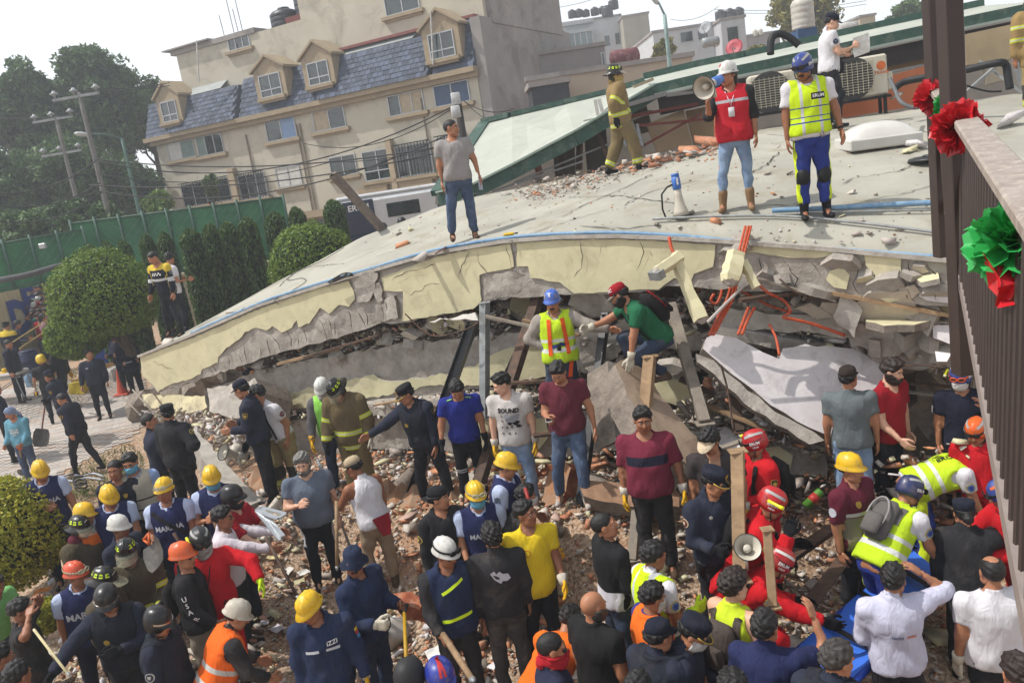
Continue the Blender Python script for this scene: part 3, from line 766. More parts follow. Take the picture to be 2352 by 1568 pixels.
def rescue(R,mat,stripe,letters='ERUM',under='USAR',lamp=True,gog=True,gogm=None):
 o=hatobj(R,'rescue_helmet','rs',_rs_,[mat])
 for sx in(-1,1):
  v=[];f=[]
  for i in range(13):
   a=-70+140*i/12;v+=[(sx*.052*1,a),(sx*.028,a)]
  pass
 for sx in(-1,1):on_hat(R,grid2d(.19,.026,14,1),sx*90,.085,stripe,'stripe',.004,.55)
 for sx in(-1,1):
  v,f=text2d(letters,.03);on_hat(R,(v*.04,f),sx*78,.035,WHITE_INK(),'lettering',.007,.1)
  if under:v,f=text2d(under,.03);on_hat(R,(v*.026,f),sx*78,.006,WHITE_INK(),'lettering',.007,0.)
 if gog:
  mb=MB();goggles(mb,.06,yo=.006);child(R,o,mb,'goggles',[gogm or BLK(),M('smoke_lens','#3c3a38',.12,.1,10,0)])
 if lamp:
  mb=MB();mb.tube([(.122,-.05,.07),(.124,.06,.075),(.125,.065,.075),(.125,.1,.077)],[.014,.014,.018,.018],10);mb.tube([(.125,.1,.077),(.125,.103,.077)],[.015,.012],10,1);mb.tube([(.122,-.02,.068),(.1,-.02,.066)],.01,6)
  child(R,o,mb,'head_lamp',[M('lamp_yellow','#d6d51c',.35,.1,20,.05),M('lamp_glass','#dcdccc',.1,.1,10,0)])
 mb=MB();mb.tube([(-.1,.02,-.03),(-.085,.045,-.09),(0,.055,-.135),(.085,.045,-.09),(.1,.02,-.03)],.007,6);child(R,o,mb,'chin_strap',BLK())
 return o
HATS['rescue']=rescue
def _mt(mb):
 mb.add(*caprows([(.096,.085,.115,-.06),(.106,.098,.126,-.058),(.116,.128,.138,.0),(.116,.132,.14,.045),(.104,.12,.125,.1),(.075,.09,.095,.14),(.035,.04,.045,.158),(.001,.001,.001,.162)],0,36));peak(mb,.114,.128,.05,.03,.02,60,0)
def moto(R,mat,band=None,trim=None):
 o=hatobj(R,'motorcycle_helmet','mt',_mt,[mat])
 if band:
  mb=MB();pts=[(.119*math.sin(a),.134*math.cos(a)-.012,.047-.01*math.cos(a))for a in[math.radians(-75+10*i)for i in range(16)]]
  for a,b in zip(pts,pts[1:]):mb.bar(a,b,.004,.02)
  child(R,o,mb,'band',band,False)
 if trim:
  mb=MB();pts=[(.108*math.sin(a),(.1 if math.cos(a)>0 else.128)*math.cos(a)-.012,-.058)for a in[2*math.pi*i/24 for i in range(25)]];mb.tube(pts,.006,6);child(R,o,mb,'edge_trim',trim)
 mb=MB();mb.tube([(-.1,.02,-.05),(-.085,.045,-.1),(0,.055,-.135),(.085,.045,-.1),(.1,.02,-.05)],.007,6);child(R,o,mb,'chin_strap',BLK())
 return o
HATS['moto']=moto
def _cp(mb):
 mb.add(*caprows([(.081,.102,.108,.045),(.085,.107,.113,.046),(.087,.107,.114,.085),(.075,.09,.1,.122),(.042,.052,.057,.142),(.001,.001,.001,.148)],0,32));mb.tube([(0,-.012,.146),(0,-.012,.152)],[.009,.006],8);peak(mb,.083,.104,.075,.05,.022,64,1,None,flat=.012)
def cap(R,mat,visor=None,back=False,badge=None,up=0):
 e=Matrix.Rotation(math.pi,4,'Z')@Matrix.Translation((0,.024,0))if back else None
 o=hatobj(R,'baseball_cap','cp',_cp,[mat,visor or mat],e)
 if badge:on_hat(R,disc2d(.02),0,.085,badge,'badge',.004,.2)
 return o
HATS['cap']=cap
def _kp(mb):
 mb.add(*caprows([(.081,.102,.108,.04),(.086,.108,.114,.041),(.092,.114,.12,.085),(.096,.118,.124,.11),(.088,.11,.114,.13),(.04,.05,.055,.14),(.001,.001,.001,.142)],0,32));peak(mb,.085,.106,.06,.046,.03,66,1,2,flat=.01)
def kepi(R,mat,gold=True,badge=True):
 o=hatobj(R,'peaked_cap','kp',_kp,[mat,M('cap_visor','#101015',.3,.1,20,.05),GOLD()if gold else BLK()])
 if badge:on_hat(R,shield2d(.05,.055),0,.088,GOLD(),'badge',.005,.1)
 return o
HATS['kepi']=kepi
def _bk(mb):
 mb.add(*caprows([(.086,.106,.112,.03),(.135,.16,.165,-.012),(.137,.162,.167,-.008),(.09,.11,.117,.045),(.091,.11,.117,.1),(.075,.092,.1,.13),(.03,.04,.04,.142),(.001,.001,.001,.143)],0,36))
 mb.v=[(x,y,z+(.012*math.sin(5*math.atan2(x,y))if z<.02 else.003*math.sin(9*math.atan2(x,y))))for x,y,z in mb.v]
def bucket(R,mat):return hatobj(R,'bucket_hat','bk',_bk,[mat])
HATS['bucket']=bucket
def _vs(mb):
 mb.add(*caprows([(.083,.104,.11,.045),(.087,.109,.115,.046),(.088,.11,.116,.075),(.084,.106,.112,.076)],0,32));mb.f.pop();peak(mb,.085,.106,.1,.052,.02,74,0)
def sunvisor(R,mat):return hatobj(R,'sun_visor','vs',_vs,[mat])
HATS['visor']=sunvisor
def scarf(R,mat):
 if 'scarf' not in HAIR:HAIR['scarf']=_tmpl(lambda P:smin(_hairf(.045,-.1,.014,.004,60.,.004,-.05)(P),smin(ell(P,(.03,-.1,-.16),(.05,.035,.13)),ell(P,(-.02,-.11,-.1),(.05,.03,.07)),.03)+.004*np.sin(P[:,0]*150+P[:,2]*30),.02),(-.16,-.19,-.33),(.16,.16,.2),.01)
 o=link('head_scarf',tmesh('scarf','head_scarf'),None,R.o);objmat(o,mat);o.matrix_local=head_mat(R.J);return o
HATS['scarf']=scarf
HATH={'hard':.034,'fire':.038,'rescue':.027,'moto':.034,'cap':.022,'kepi':.015,'bucket':.015,'visor':.0,'scarf':.012}
_person0=person
def person(label,hx,hy,**kw):
 if kw.get('hat'):kw.setdefault('hat_h',HATH[kw['hat'][0]])
 elif kw.get('hair','short')in('tuft','curly'):kw.setdefault('hat_h',.025)
 elif kw.get('hair','short'):kw.setdefault('hat_h',.01)
 return _person0(label,hx,hy,**kw)
 # materials of the place
CONC=lambda:M('concrete','#a19a91',.9,.2,3.2,.75,26,dirt=('#786c60',.6,5),bdist=.02)
CONCL=lambda:M('concrete_light','#aaa49b',.9,.16,4,.6,30,dirt=('#7d7368',.5,6),bdist=.015)
CONCD=lambda:M('concrete_dark','#857b70',.95,.28,3,.9,18,dirt=('#5c5046',.7,4),bdist=.03)
PLAST=lambda:M('cream_plaster','#c6bf9c',.85,.06,2.5,.25,70,dirt=('#a3997f',.5,3.5),bdist=.006)
WPLAST=lambda:M('white_plaster','#c9c4c4',.85,.08,2,.35,45,dirt=('#8d8480',.5,5),bdist=.008)
BRICK=lambda:M('brick_red','#8f4a31',.9,.3,9,.6,60,c2='#b06a46',dirt=('#9a8a7a',.6,8))
DUST=lambda:M('orange_dust','#a8754f',.95,.22,4,.8,22,c2='#96806c',bdist=.02)
SCREED=lambda:M('roof_screed','#97958a',.85,.09,.7,.3,45,c2='#a8a598',dirt=('#857d6a',.7,1.3),bdist=.006)
STEELB=lambda:M('black_steel','#15161a',.4,.25,12,.1,60,spec=.5,dirt=('#5b5046',.3,9))
STEELG=lambda:M('grey_steel','#8b8e8e',.5,.15,10,.1,60,metal=.3,dirt=('#5f5a52',.5,8))
RUSTY=lambda:M('rusty_steel','#4a3a30',.75,.35,9,.5,50,dirt=('#75523a',.6,6))
WOOD=lambda:M('raw_wood','#8f7457',.8,.2,5,.4,40,c2='#a58a6a',dirt=('#6b5642',.5,9))
WOODG=lambda:M('grey_wood','#857c70',.85,.2,5,.4,40,dirt=('#5f564c',.5,9))
CRACKM=lambda:M('crack_shadow','#2a241f',1.,.2,10,0)
ORANGEC=lambda:M('orange_conduit','#b0451f',.55,.15,20,.3,120,dirt=('#a08a7c',.5,14))
BLUEP=lambda:M('blue_pipe','#5b84a8',.55,.15,3,.15,40,c2='#7b9cb8',dirt=('#9fa7a8',.6,8))
BLACKH=lambda:M('black_hose','#17181a',.6,.2,10,.1,50)
GREENM=lambda:M('green_metal','#2f4d42',.5,.2,4,.15,30,dirt=('#6d756c',.6,5))
# the ground
def nonuni(lo,hi,c,far):
 a=list(np.arange(lo,hi+c/2,c));s=c*2
 while a[-1]<far:a.append(a[-1]+s);s*=1.35
 s=c*2
 while a[0]>-far:a.insert(0,a[0]-s);s*=1.35
 return np.array(a)
gx,gy=nonuni(-14,8,.2,180),nonuni(4.5,24,.2,180);gy=gy[gy>-40]
XX,YY=np.meshgrid(gx,gy,indexing='ij');ZZ=G(XX,YY)
nn=np.array([[noise.fractal(Vector((x*.9,y*.9,3)),1,2,5)if(-14<x<9 and 4<y<25)else 0 for y in gy]for x in gx])
ZZ=ZZ+np.where(XX>-6.2+(YY-12)*-.15,.05,.008)*nn-.012
gi=np.arange(len(gx)*len(gy)).reshape(len(gx),len(gy))
gf=np.stack([gi[:-1,:-1],gi[1:,:-1],gi[1:,1:],gi[:-1,1:]],-1).reshape(-1,4)
link('ground',mesh('ground',np.stack([XX,YY,ZZ],-1).reshape(-1,3),gf,True),M('dusty_ground','#8f745c',.95,.1,26,.9,30,c2='#c4ad95',dirt=('#b07c56',.65,1.5),bdist=.04,lo=.42,hi=.6))['kind']='structure'
PLZ=[(0,900),(60,880),(330,870),(345,960),(300,1010),(160,1075),(60,1130),(0,1115)]
def inpoly(x,y,P):
 c=False;n=len(P)
 for i in range(n):
  (x1,y1),(x2,y2)=P[i],P[i-1]
  if(y1>y)!=(y2>y)and x<(x2-x1)*(y-y1)/(y2-y1)+x1:c=not c
 return c
def hitG(x,y):
 d=ray(x,y);lo=None
 t=np.linspace(3.5,80,3000);P=CAM+d*t[:,None];e=P[:,2]-G(P[:,0],P[:,1]);i=np.where((e[:-1]>0)&(e[1:]<=0))[0]
 return P[int(i[0])]if len(i)else P[-1]
def projw(P):
 v=np.asarray(P)-CAM;z=v@CF;return IW/2+FPX*(v@CR)/z,IH/2-FPX*(v@CU)/z
pv_=[]
e1=np.array([.93,.37]);e2=np.array([-.37,.93])
PW,PL=.1,.3
pc=[]
for i in range(-90,90):
 for j in range(-160,160):
  u=i*PL+(j%2)*PL/2;v_=j*PW;p=np.array([-11.,17.5])+e1*u+e2*v_
  if p[0]<-15.5 or p[1]>26 or p[1]<11:continue
  z=float(G(p[0],p[1]));qx,qy=projw((p[0],p[1],z))
  if qx>-30 and qx<350 and inpoly(max(1,qx),qy,PLZ):pc.append((p[0],p[1],z))
pm_=mesh('paver',np.array([[x*.147,y*.0475,z]for x in(-1,1)for y in(-1,1)for z in(-.03,.012)]),[(0,1,3,2),(4,6,7,5),(0,4,5,1),(2,3,7,6),(1,5,7,3)])
paving=tag(empty('paving',(-11,17.5,0)),kind='structure')
PAVM=[M('paver_%d'%i,c,.9,.1,8,.4,60)for i,c in enumerate(('#b0a9a2','#bbb3ab','#a79e96','#b5a598'))]
pm_.materials.append(None)
pc.sort(key=lambda p:p[0]**2+p[1]**2)
ang=math.atan2(e1[1],e1[0])
for i,p in enumerate(pc[:300]):
 o=bpy.data.objects.new('paver',pm_);col.objects.link(o);o.parent=paving;o.location=(p[0]+11,p[1]-17.5,p[2]+RNG.uniform(-.003,.003));o.rotation_euler=(RNG.uniform(-.01,.01),RNG.uniform(-.01,.01),ang+RNG.uniform(-.01,.01));objmat(o,PAVM[RNG.randrange(4)])
mb=MB()
pv8=np.array([v.co[:]for v in pm_.vertices]);pf=[tuple(f.vertices)for f in pm_.polygons];ca,sa=math.cos(ang),math.sin(ang)
for p in pc[300:]:mb.add(np.stack([pv8[:,0]*ca-pv8[:,1]*sa+p[0]+11,pv8[:,0]*sa+pv8[:,1]*ca+p[1]-17.5,pv8[:,2]+p[2]+RNG.uniform(-.003,.003)],1),pf,RNG.randrange(4))
if mb.v:mb.build('pavers',PAVM,paving)['kind']='stuff'
# broken flat pieces
def panel(name,px,mats,off=0.,thick=.2,cell=.15,amp=.02,jag=.02,seed=0,pl=None,parent=None,fr=3.,pts=None,smooth=False):
 'flat piece with a broken outline, real thickness and an uneven face; px: outline; pl: plan line (A, B) or three world points'
 pl=pl or(BA,BB)
 if pts is not None:W_=np.array(pts,float)
 elif len(pl)==3:W_=np.array([onpl(x,y,*pl)for x,y in px])
 else:W_=np.array([onp(x,y,pl[0],pl[1],off)for x,y in px])
 o=W_.mean(0)
 u_,s_,vt=np.linalg.svd(W_-o);n=vt[2]
 if n@(CAM-o)<0:n=-n
 up=np.array([0,0,1.])if abs(n[2])<.9 else np.array([0,1.,0])
 ex=np.cross(up,n);ex/=np.linalg.norm(ex);ey=np.cross(n,ex)
 P2=np.stack([(W_-o)@ex,(W_-o)@ey],1);H0=(W_-o)@n
 r=random.Random(seed+17);B=[]
 k=len(P2)
 for i in range(k):
  a,b=P2[i],P2[(i+1)%k];L=np.linalg.norm(b-a);m_=max(1,int(L/cell));nr=np.array([-(b-a)[1],(b-a)[0]])/(L+1e-9)
  for j in range(m_):
   q=a+(b-a)*j/m_
   if jag:q=q+nr*jag*r.uniform(-1,1)*(1 if j else.3)
   B.append(q)
 B=np.array(B);nb=len(B);I=[]
 lo,hi=B.min(0),B.max(0)
 xs=np.arange(lo[0],hi[0],cell);ys=np.arange(lo[1],hi[1],cell)
 seg=np.roll(B,-1,0)-B
 for x in xs:
  for y in ys:
   q=np.array([x+r.uniform(-.35,.35)*cell,y+r.uniform(-.35,.35)*cell])
   if inpoly(q[0],q[1],B):
    t=np.clip(((q-B)*seg).sum(1)/((seg**2).sum(1)+1e-12),0,1);dd=np.linalg.norm(B+seg*t[:,None]-q,axis=1).min()
    if dd>cell*.45:I.append(q)
 pts2=[Vector(q)for q in B]+[Vector(q)for q in I]
 vo,eo,fo,*_=delaunay_2d_cdt(pts2,[],[list(range(nb))],1,1e-6)
 v2=np.array([q[:]for q in vo])
 nz=np.array([noise.fractal(Vector((q[0]*fr,q[1]*fr,seed*3.1)),1.,2.,4)for q in v2])
 fr_=o+np.outer(v2[:,0],ex)+np.outer(v2[:,1],ey)+np.outer(nz*amp,n)
 bk=o+np.outer(v2[:,0],ex)+np.outer(v2[:,1],ey)-n*thick+np.outer(nz*amp*.3,n)
 N=len(v2);F_=[];MI=[];cnt={}
 for f in fo:
  f=tuple(f);a=v2[f[1]]-v2[f[0]];b=v2[f[2]]-v2[f[0]]
  if a[0]*b[1]-a[1]*b[0]<0:f=f[::-1]
  F_.append(f);MI.append(0);F_.append(tuple(N+i for i in f[::-1]));MI.append(1)
  for i in range(len(f)):
   e=(f[i],f[(i+1)%len(f)]);cnt[e]=1
 for a,b in list(cnt):
  if(b,a)not in cnt:F_.append((b,a,a+N,b+N));MI.append(1)
 mats=list(mats)if isinstance(mats,(list,tuple))else[mats]
 V_=np.concatenate([fr_,bk])
 if parent is not None:V_=local(parent,V_)
 else:ctr=V_.mean(0);V_=V_-ctr
 me=mesh(name,V_,F_,smooth);ob=link(name,me,mats,parent)
 if parent is None:ob.location=ctr
 if len(mats)>1 and len(me.polygons)==len(MI):me.polygons.foreach_set('material_index',MI)
 return ob
BA,BB=np.array([-7.2,16.4]),np.array([-.4,11.9])
_be=(BB-BA)/np.linalg.norm(BB-BA);_bn=np.array([-_be[1],_be[0]])
FRONT=[(322,817),(440,770),(600,700),(740,655),(800,637),(860,620),(1000,580),(1160,553),(1290,543),(1420,541),(1560,546),(1660,552),(1900,570),(2190,597),(2400,620)]
BACK=[(410,775),(520,712),(640,645),(730,600),(830,545),(1000,478),(1100,450),(1300,410),(1500,370),(1660,330),(1760,292),(2050,258),(2352,212),(2700,165)]
_f3=np.array([onp(x,y,BA,BB)for x,y in FRONT]);_b3=np.array([onp(x,y,(-8,18.8),(2.5,16.))for x,y in BACK])
_fs=(_f3[:,:2]-BA)@_be;_bs=(_b3[:,:2]-BA)@_be;_bt=(_b3[:,:2]-BA)@_bn
def roofp(x,y):return roofz(x,y,False)
def roofz(x,y,lim=True):
 s=(np.asarray(x)-BA[0])*_be[0]+(np.asarray(y)-BA[1])*_be[1];t=(np.asarray(x)-BA[0])*_bn[0]+(np.asarray(y)-BA[1])*_bn[1]
 zf=np.interp(s,_fs,_f3[:,2]);zb=np.interp(s,_bs,_b3[:,2]);tb=np.interp(s,_bs,_bt)
 u=np.clip(t/tb,0,1);g=u**np.interp(s,[5,10],[1.,.62]);z=zf+(zb-zf)*g
 if not lim:return z
 return np.where((t>-.15)&(t<tb+.25)&(s>-.5),z,-50.)
ss=np.concatenate([np.linspace(_fs[0],20.5,130)]);uu=np.linspace(0,1,34)
RV=[]
for s in ss:
 tb=np.interp(s,_bs,_bt);rj=.05*noise.noise(Vector((s*2.3,1,0)))
 for u in uu:
  t=u*(tb+rj);p=BA+_be*s+_bn*t;RV.append((p[0],p[1],float(roofz(p[0],p[1]))+.014*noise.noise(Vector((p[0]*.8,p[1]*.8,5)))))
RV=np.array(RV);nS,nU=len(ss),len(uu)
bld=thing('collapsed_building','collapsed school building with cracked flat roof slab and cream edge beam pancaked over broken floors','building',(-.4,11.9,0))
idx=np.arange(nS*nU).reshape(nS,nU)
top=np.stack([idx[:-1,:-1],idx[1:,:-1],idx[1:,1:],idx[:-1,1:]],-1).reshape(-1,4)
low=RV-np.array([0,0,.16]);N_=len(RV)
ring=list(idx[:,0])+list(idx[-1,1:])+list(idx[::-1,-1][1:])+list(idx[0,::-1][1:-1])
side=[(ring[(i+1)%len(ring)],ring[i],ring[i]+N_,ring[(i+1)%len(ring)]+N_)for i in range(len(ring))]
rf=[tuple(q)for q in top]+[tuple(q[::-1]+N_)for q in top]+side
roof=link('roof_slab',mesh('roof_slab',local(bld,np.concatenate([RV,low])),rf,True),SCREED(),bld)
roof.data.polygons.foreach_set('use_smooth',[True]*(2*len(top))+[False]*len(side))
def onroof(x,y):
 d=ray(x,y);t=np.linspace(5,40,7000);P=CAM+d*t[:,None];e=P[:,2]-roofz(P[:,0],P[:,1]);i=np.where((e[:-1]>0)&(e[1:]<=0))[0]
 return P[int(i[0])]if len(i)else P[int(np.argmin(np.abs(e)))]
UND=[(2400,720),(2200,702),(2050,696),(1950,684),(1864,676),(1764,669),(1600,660),(1530,657),(1513,668),(1319,676),(1176,682),(1108,698),(1000,726),(921,742),(878,741),(775,777),(661,805),(588,828),(470,868),(363,901),(345,880)]
beam=panel('edge_beam',[(x,y+5)for x,y in FRONT]+UND,[CONC(),CONCD()],0,.3,.13,.028,.02,1,parent=bld)
PATCH={'a':[(322,820),(440,777),(600,707),(735,660),(800,645),(812,668),(815,686),(801,704),(778,700),(755,721),(735,707),(725,722),(711,742),(685,752),(681,736),(670,752),(646,764),(625,749),(611,759),(588,752),(563,762),(550,779),(520,799),(502,819),(500,832),(463,849),(460,859),(433,871),(393,882),(363,899),(350,882),(327,862)],'b':[(875,637),(1000,590),(1090,571),(1172,560),(1175,575),(1180,612),(1171,617),(1138,622),(1101,632),(1106,689),(1088,709),(938,736),(921,738),(926,719),(925,669),(881,668)],'c':[(1186,558),(1290,551),(1420,549),(1560,556),(1643,562),(1638,612),(1593,629),(1586,649),(1549,638),(1530,652),(1513,664),(1319,674),(1286,648),(1219,638),(1213,612),(1188,612)],'d':[(1690,562),(1764,566),(1850,574),(1930,580),(1926,590),(1850,592),(1790,588),(1720,580)],'e':[(1984,578),(2071,588),(2071,634),(2064,690),(2040,695),(2001,681),(2011,634),(1990,610)],'f':[(1905,622),(1935,613),(1952,632),(1944,664),(1915,660),(1898,642)],'g':[(2110,664),(2150,660),(2190,668),(2188,697),(2130,690),(2112,680)]}
for k_,(kk,pp)in enumerate(PATCH.items()):panel('plaster_patch',pp,[PLAST()if kk!='g' else WPLAST(),CONCL()],-.03,.028,.09,.008,.012,10+k_,parent=beam if False else bld,fr=2)
for i,pp in enumerate([[(806,640),(845,625),(868,628),(862,660),(850,690),(820,694),(818,668)],[(858,650),(872,648),(880,690),(868,694),(860,675)],[(880,690),(905,680),(915,730),(890,735)],[(860,700),(885,696),(892,735),(865,738)],[(1120,632),(1176,622),(1205,630),(1215,645),(1178,680),(1110,692)]]):
 panel('beam_fragment',pp,[CONC(),CONCD()],-.06 if i<4 else-.012,.12,.07,.03,.02,40+i,parent=bld)
mb=MB()
for i in range(len(FRONT)-2):mb.bar(_f3[i]+(0,0,.0),_f3[i+1]+(0,0,.0),.14,.05)
mb.build('edge_lip',CONCL(),bld,world=True)
def ribbon(name,pts,wd,mat,nrm,parent,seed=0,lift=.006,world=True):
 r=random.Random(seed);v=[];f=[]
 P=[np.array(p,float)for p in pts];Q=[]
 for a,b in zip(P,P[1:]):
  m_=max(1,int(np.linalg.norm(b-a)/.07));Q+=[a+(b-a)*i/m_ for i in range(m_)]
 Q.append(P[-1]);L=len(Q)
 for i,q in enumerate(Q):
  t=Q[min(i+1,L-1)]-Q[max(i-1,0)];t/=np.linalg.norm(t)+1e-9;s=np.cross(nrm,t);w_=wd*r.uniform(.35,1.2)*(1 if 0<i<L-1 else.1)
  q=q+s*r.uniform(-1,1)*.022+nrm*lift;v+=[q+s*w_/2,q-s*w_/2]
 for i in range(L-1):f.append((2*i,2*i+1,2*i+3,2*i+2))
 mb=MB();mb.add(v,f);return mb.build(name,mat,parent,world=world)
CR_R=[[(640,660),(705,600),(760,560)],[(1160,800-240),(1250,525),(1330,500),(1400,480)],[(1225,455),(1300,432),(1345,400)],[(1290,500),(1345,470),(1420,440),(1480,410),(1500,400)],[(1430,475),(1445,465),(1500,440),(1560,425),(1600,415)],[(1860,450),(1820,472),(1770,472),(1700,480)],[(1840,460),(1830,475),(1815,488)],[(1930,425),(1960,410),(2010,402),(2060,395),(2110,375)],[(1925,475),(1990,460),(2080,445),(2150,425)],[(1590,500),(1640,485),(1740,470)],[(1720,400),(1760,380),(1790,350)],[(1200,500),(1160,510),(1110,530)],[(1000,540),(930,570),(860,590)],[(1520,515),(1440,525),(1330,520)],[(1300,455),(1420,450),(1560,470)],[(700,615),(790,605),(900,560)],[(1760,310),(1900,320),(2050,330),(2140,325)]]
for i,c in enumerate(CR_R):
 P=[]
 for a,b in zip(c,c[1:]):P+=[onroof(a[0]+(b[0]-a[0])*t,a[1]+(b[1]-a[1])*t)for t in(0,.33,.66)]
 P.append(onroof(*c[-1]));ribbon('crack',P,.022,CRACKM(),np.array([0,0,1.]),bld,i,.012)
nb3=np.array([-_bn[0],-_bn[1],0])
CR_B=[[(1163,560),(1168,590),(1180,620)],[(1095,572),(1098,600),(1120,630)],[(900,640),(945,618),(1000,610)],[(1330,552),(1340,600),(1320,640)],[(1470,550),(1480,580),(1460,620)],[(1380,556),(1376,590)],[(940,680),(985,655),(1010,650)],[(1050,640),(1065,600),(1080,575)],[(350,830),(400,850)],[(1700,590),(1690,640),(1700,660)],[(1800,600),(1830,640),(1820,670)],[(1980,600),(1960,650),(1975,680)],[(2090,600),(2085,690)],[(1745,590),(1750,650)],[(1860,600),(1885,640)],[(2130,610),(2160,640),(2150,690)]]
for i in range(24):
 x=470+i*17.5;yt=np.interp(x,[470,560,670,800,880],[848,782,752,705,690]);yb=np.interp(x,[470,588,661,775,880],[866,826,803,775,740]);d_=RNG.uniform(2,14)
 if i%4!=2:CR_B.append([(x+RNG.uniform(-5,5),yt+RNG.uniform(0,14)),(x+d_,(yt+yb)/2),(x+d_*1.6,yb-3)])
for i,c in enumerate(CR_B):ribbon('crack',[onp(x,y,BA,BB,-.055)for x,y in c],.02 if i>15 else.011,CRACKM(),nb3,bld,50+i,.003)
# pancaked floors below the beam
def fl(name,px,mats,off,thick=.5,seed=0,**k):return panel(name,px,mats,off,thick,k.pop('cell',.14),k.pop('amp',.04),k.pop('jag',.03),seed,parent=bld,**k)
fl('rubble_face',[(300,905),(480,850),(800,760),(1100,690),(1500,660),(2230,690),(2260,1250),(1700,1300),(1300,1210),(900,1170),(640,1150),(420,1060),(330,980)],[CONCD(),CONCD()],1.5,.3,60,cell=.22,amp=.35,fr=2.2)
fl('floor_slab',[(470,897),(588,852),(700,828),(835,806),(958,784),(1068,776),(1180,764),(1400,752),(1400,850),(1180,876),(1000,905),(870,925),(640,952),(480,962)],[CONC(),CONCD()],.32,1.1,61,amp=.035)
fl('plaster_patch',[(640,912),(700,893),(790,878),(802,872),(830,868),(858,858),(880,872),(910,874),(1000,862),(1090,842),(1130,815),(1160,800),(1250,795),(1330,850),(1180,876),(1060,888),(1000,884),(900,905),(700,936),(640,945)],[PLAST(),CONCL()],.27,.045,62,cell=.1,amp=.012)
fl('floor_slab',[(560,985),(700,965),(860,955),(1000,950),(1180,948),(1400,940),(1500,935),(1510,1005),(1380,1045),(1180,1052),(1000,1035),(860,1030),(700,1045),(580,1060)],[CONC(),CONCD()],.12,1.2,63,amp=.04)
fl('plaster_patch',[(1090,965),(1180,955),(1255,960),(1262,1000),(1240,1030),(1200,1042),(1140,1030),(1100,1035)],[PLAST(),CONCL()],.06,.05,64,cell=.1,amp=.012)
fl('concrete_ledge',[(800,935),(1000,918),(1180,905),(1200,925),(1000,945),(820,960)],[CONCL(),CONC()],-.02,.6,65,amp=.03)
fl('brick_wall',[(960,1060),(1180,1065),(1310,1065),(1330,1120),(1180,1135),(970,1130)],[BRICK(),DUST()],.0,.6,66,amp=.05,cell=.1)
def plinth(name,px,z1,z0,back,mats,seed,label,cat='wall'):
 W_=[atz(x,y,z1)for x,y in px];F_=[np.array(p)for p in W_];r=random.Random(seed)
 d=np.array([.25,.95,0])*back;P=F_+[p+d for p in F_[::-1]]
 v=[];n=len(P)
 rows=[]
 for zz,o_ in((z1,0.),(z1-(z1-z0)*.35,-.02),(z0,-.05)):
  rows.append([p*np.array([1,1,0])+np.array([r.uniform(-.02,.02),o_+r.uniform(-.02,.02),zz+r.uniform(-.02,.02)])for p in P])
 for q in rows:v+=q
 f=[tuple(range(n))[::-1]]
 for k_ in range(2):
  for i in range(n):f.append((k_*n+i,k_*n+(i+1)%n,(k_+1)*n+(i+1)%n,(k_+1)*n+i))
 return v,f
rem=thing('wall_remnant','low broken wall with cream face and orange dust on top behind the bearded man','wall',tuple(atz(800,1160,.4)))
NX=40;topx=[(560,1118),(640,1148),(760,1160),(880,1172),(960,1180),(1040,1190),(1150,1195)]
tx_=np.linspace(560,1150,NX);ty_=np.interp(tx_,[p[0]for p in topx],[p[1]for p in topx])
mb=MB();mbf=MB();r_=random.Random(5);prev=None
for i in range(NX):
 p=atz(tx_[i],ty_[i],.7);p[2]+=r_.uniform(-.05,.05);g=float(G(p[0],p[1]-.1));bk=p+np.array([.1,.9,.04+r_.uniform(-.05,.05)]);mid=p+np.array([.05,.45,.07+r_.uniform(-.06,.06)]);lowp=p+np.array([0,-.03,-.14+r_.uniform(-.05,.04)]);bot=np.array([p[0],p[1]-.12,g-.3])
 cur=[bk,mid,p,lowp,bot]
 if prev:
  for j in range(3):mb.quad(prev[j],prev[j+1],cur[j+1],cur[j])
  mbf.quad(prev[3]+(0,-.02,0),prev[4]+(0,-.02,0),cur[4]+(0,-.02,0),cur[3]+(0,-.02,0));mb.quad(prev[3],prev[4],cur[4],cur[3]);mbf.quad(prev[3],prev[3]+(0,-.02,0),cur[3]+(0,-.02,0),cur[3])
 prev=cur
mb.build('masonry_core',DUST(),rem,world=True);mbf.build('plaster_face',PLAST(),rem,world=True)
# right-hand wreck: slabs, steel, conduits
def tri3(a,b,c):return[at(*a),at(*b),at(*c)]
def slab(label,px,pl,mats,thick,seed,name='broken_slab',cat='slab',**k):
 o=panel(name,px,mats,thick=thick,seed=seed,pl=pl,cell=k.pop('cell',.12),amp=k.pop('amp',.012),jag=k.pop('jag',.025),**k)
 return tag(o,label,cat,k.get('group'))
WS=tri3((1620,790,9.7),(1900,1000,9.25),(2100,850,9.75))
slab('large slab of white plastered wall lying tilted behind the man in the grey t-shirt',[(1622,775),(1640,766),(1690,775),(1720,790),(1752,808),(1790,824),(1798,800),(1850,790),(1900,795),(1960,800),(2005,822),(2045,850),(2080,900),(2060,960),(1990,1010),(1920,1010),(1893,995),(1830,968),(1770,930),(1710,880),(1680,858),(1650,830),(1615,800)],WS,[WPLAST(),CONCD()],.16,100)
slab('grey broken edge of the white slab, with brick ends showing at its left tip',[(1598,812),(1640,826),(1700,880),(1780,945),(1870,992),(1893,1010),(1860,1020),(1780,975),(1690,905),(1640,860),(1603,830)],tri3((1620,800,9.6),(1900,1010,9.1),(1700,905,9.4)),[CONC(),CONCD()],.2,101,amp=.03)
slab('white topped floor slab lying above the large white slab, orange conduits on it',[(1630,720),(1690,700),(1790,722),(1880,755),(1970,780),(1900,790),(1800,778),(1700,758),(1640,745)],tri3((1640,720,10.9),(1960,780,10.4),(1790,722,11.2)),[WPLAST(),CONC()],.14,102)
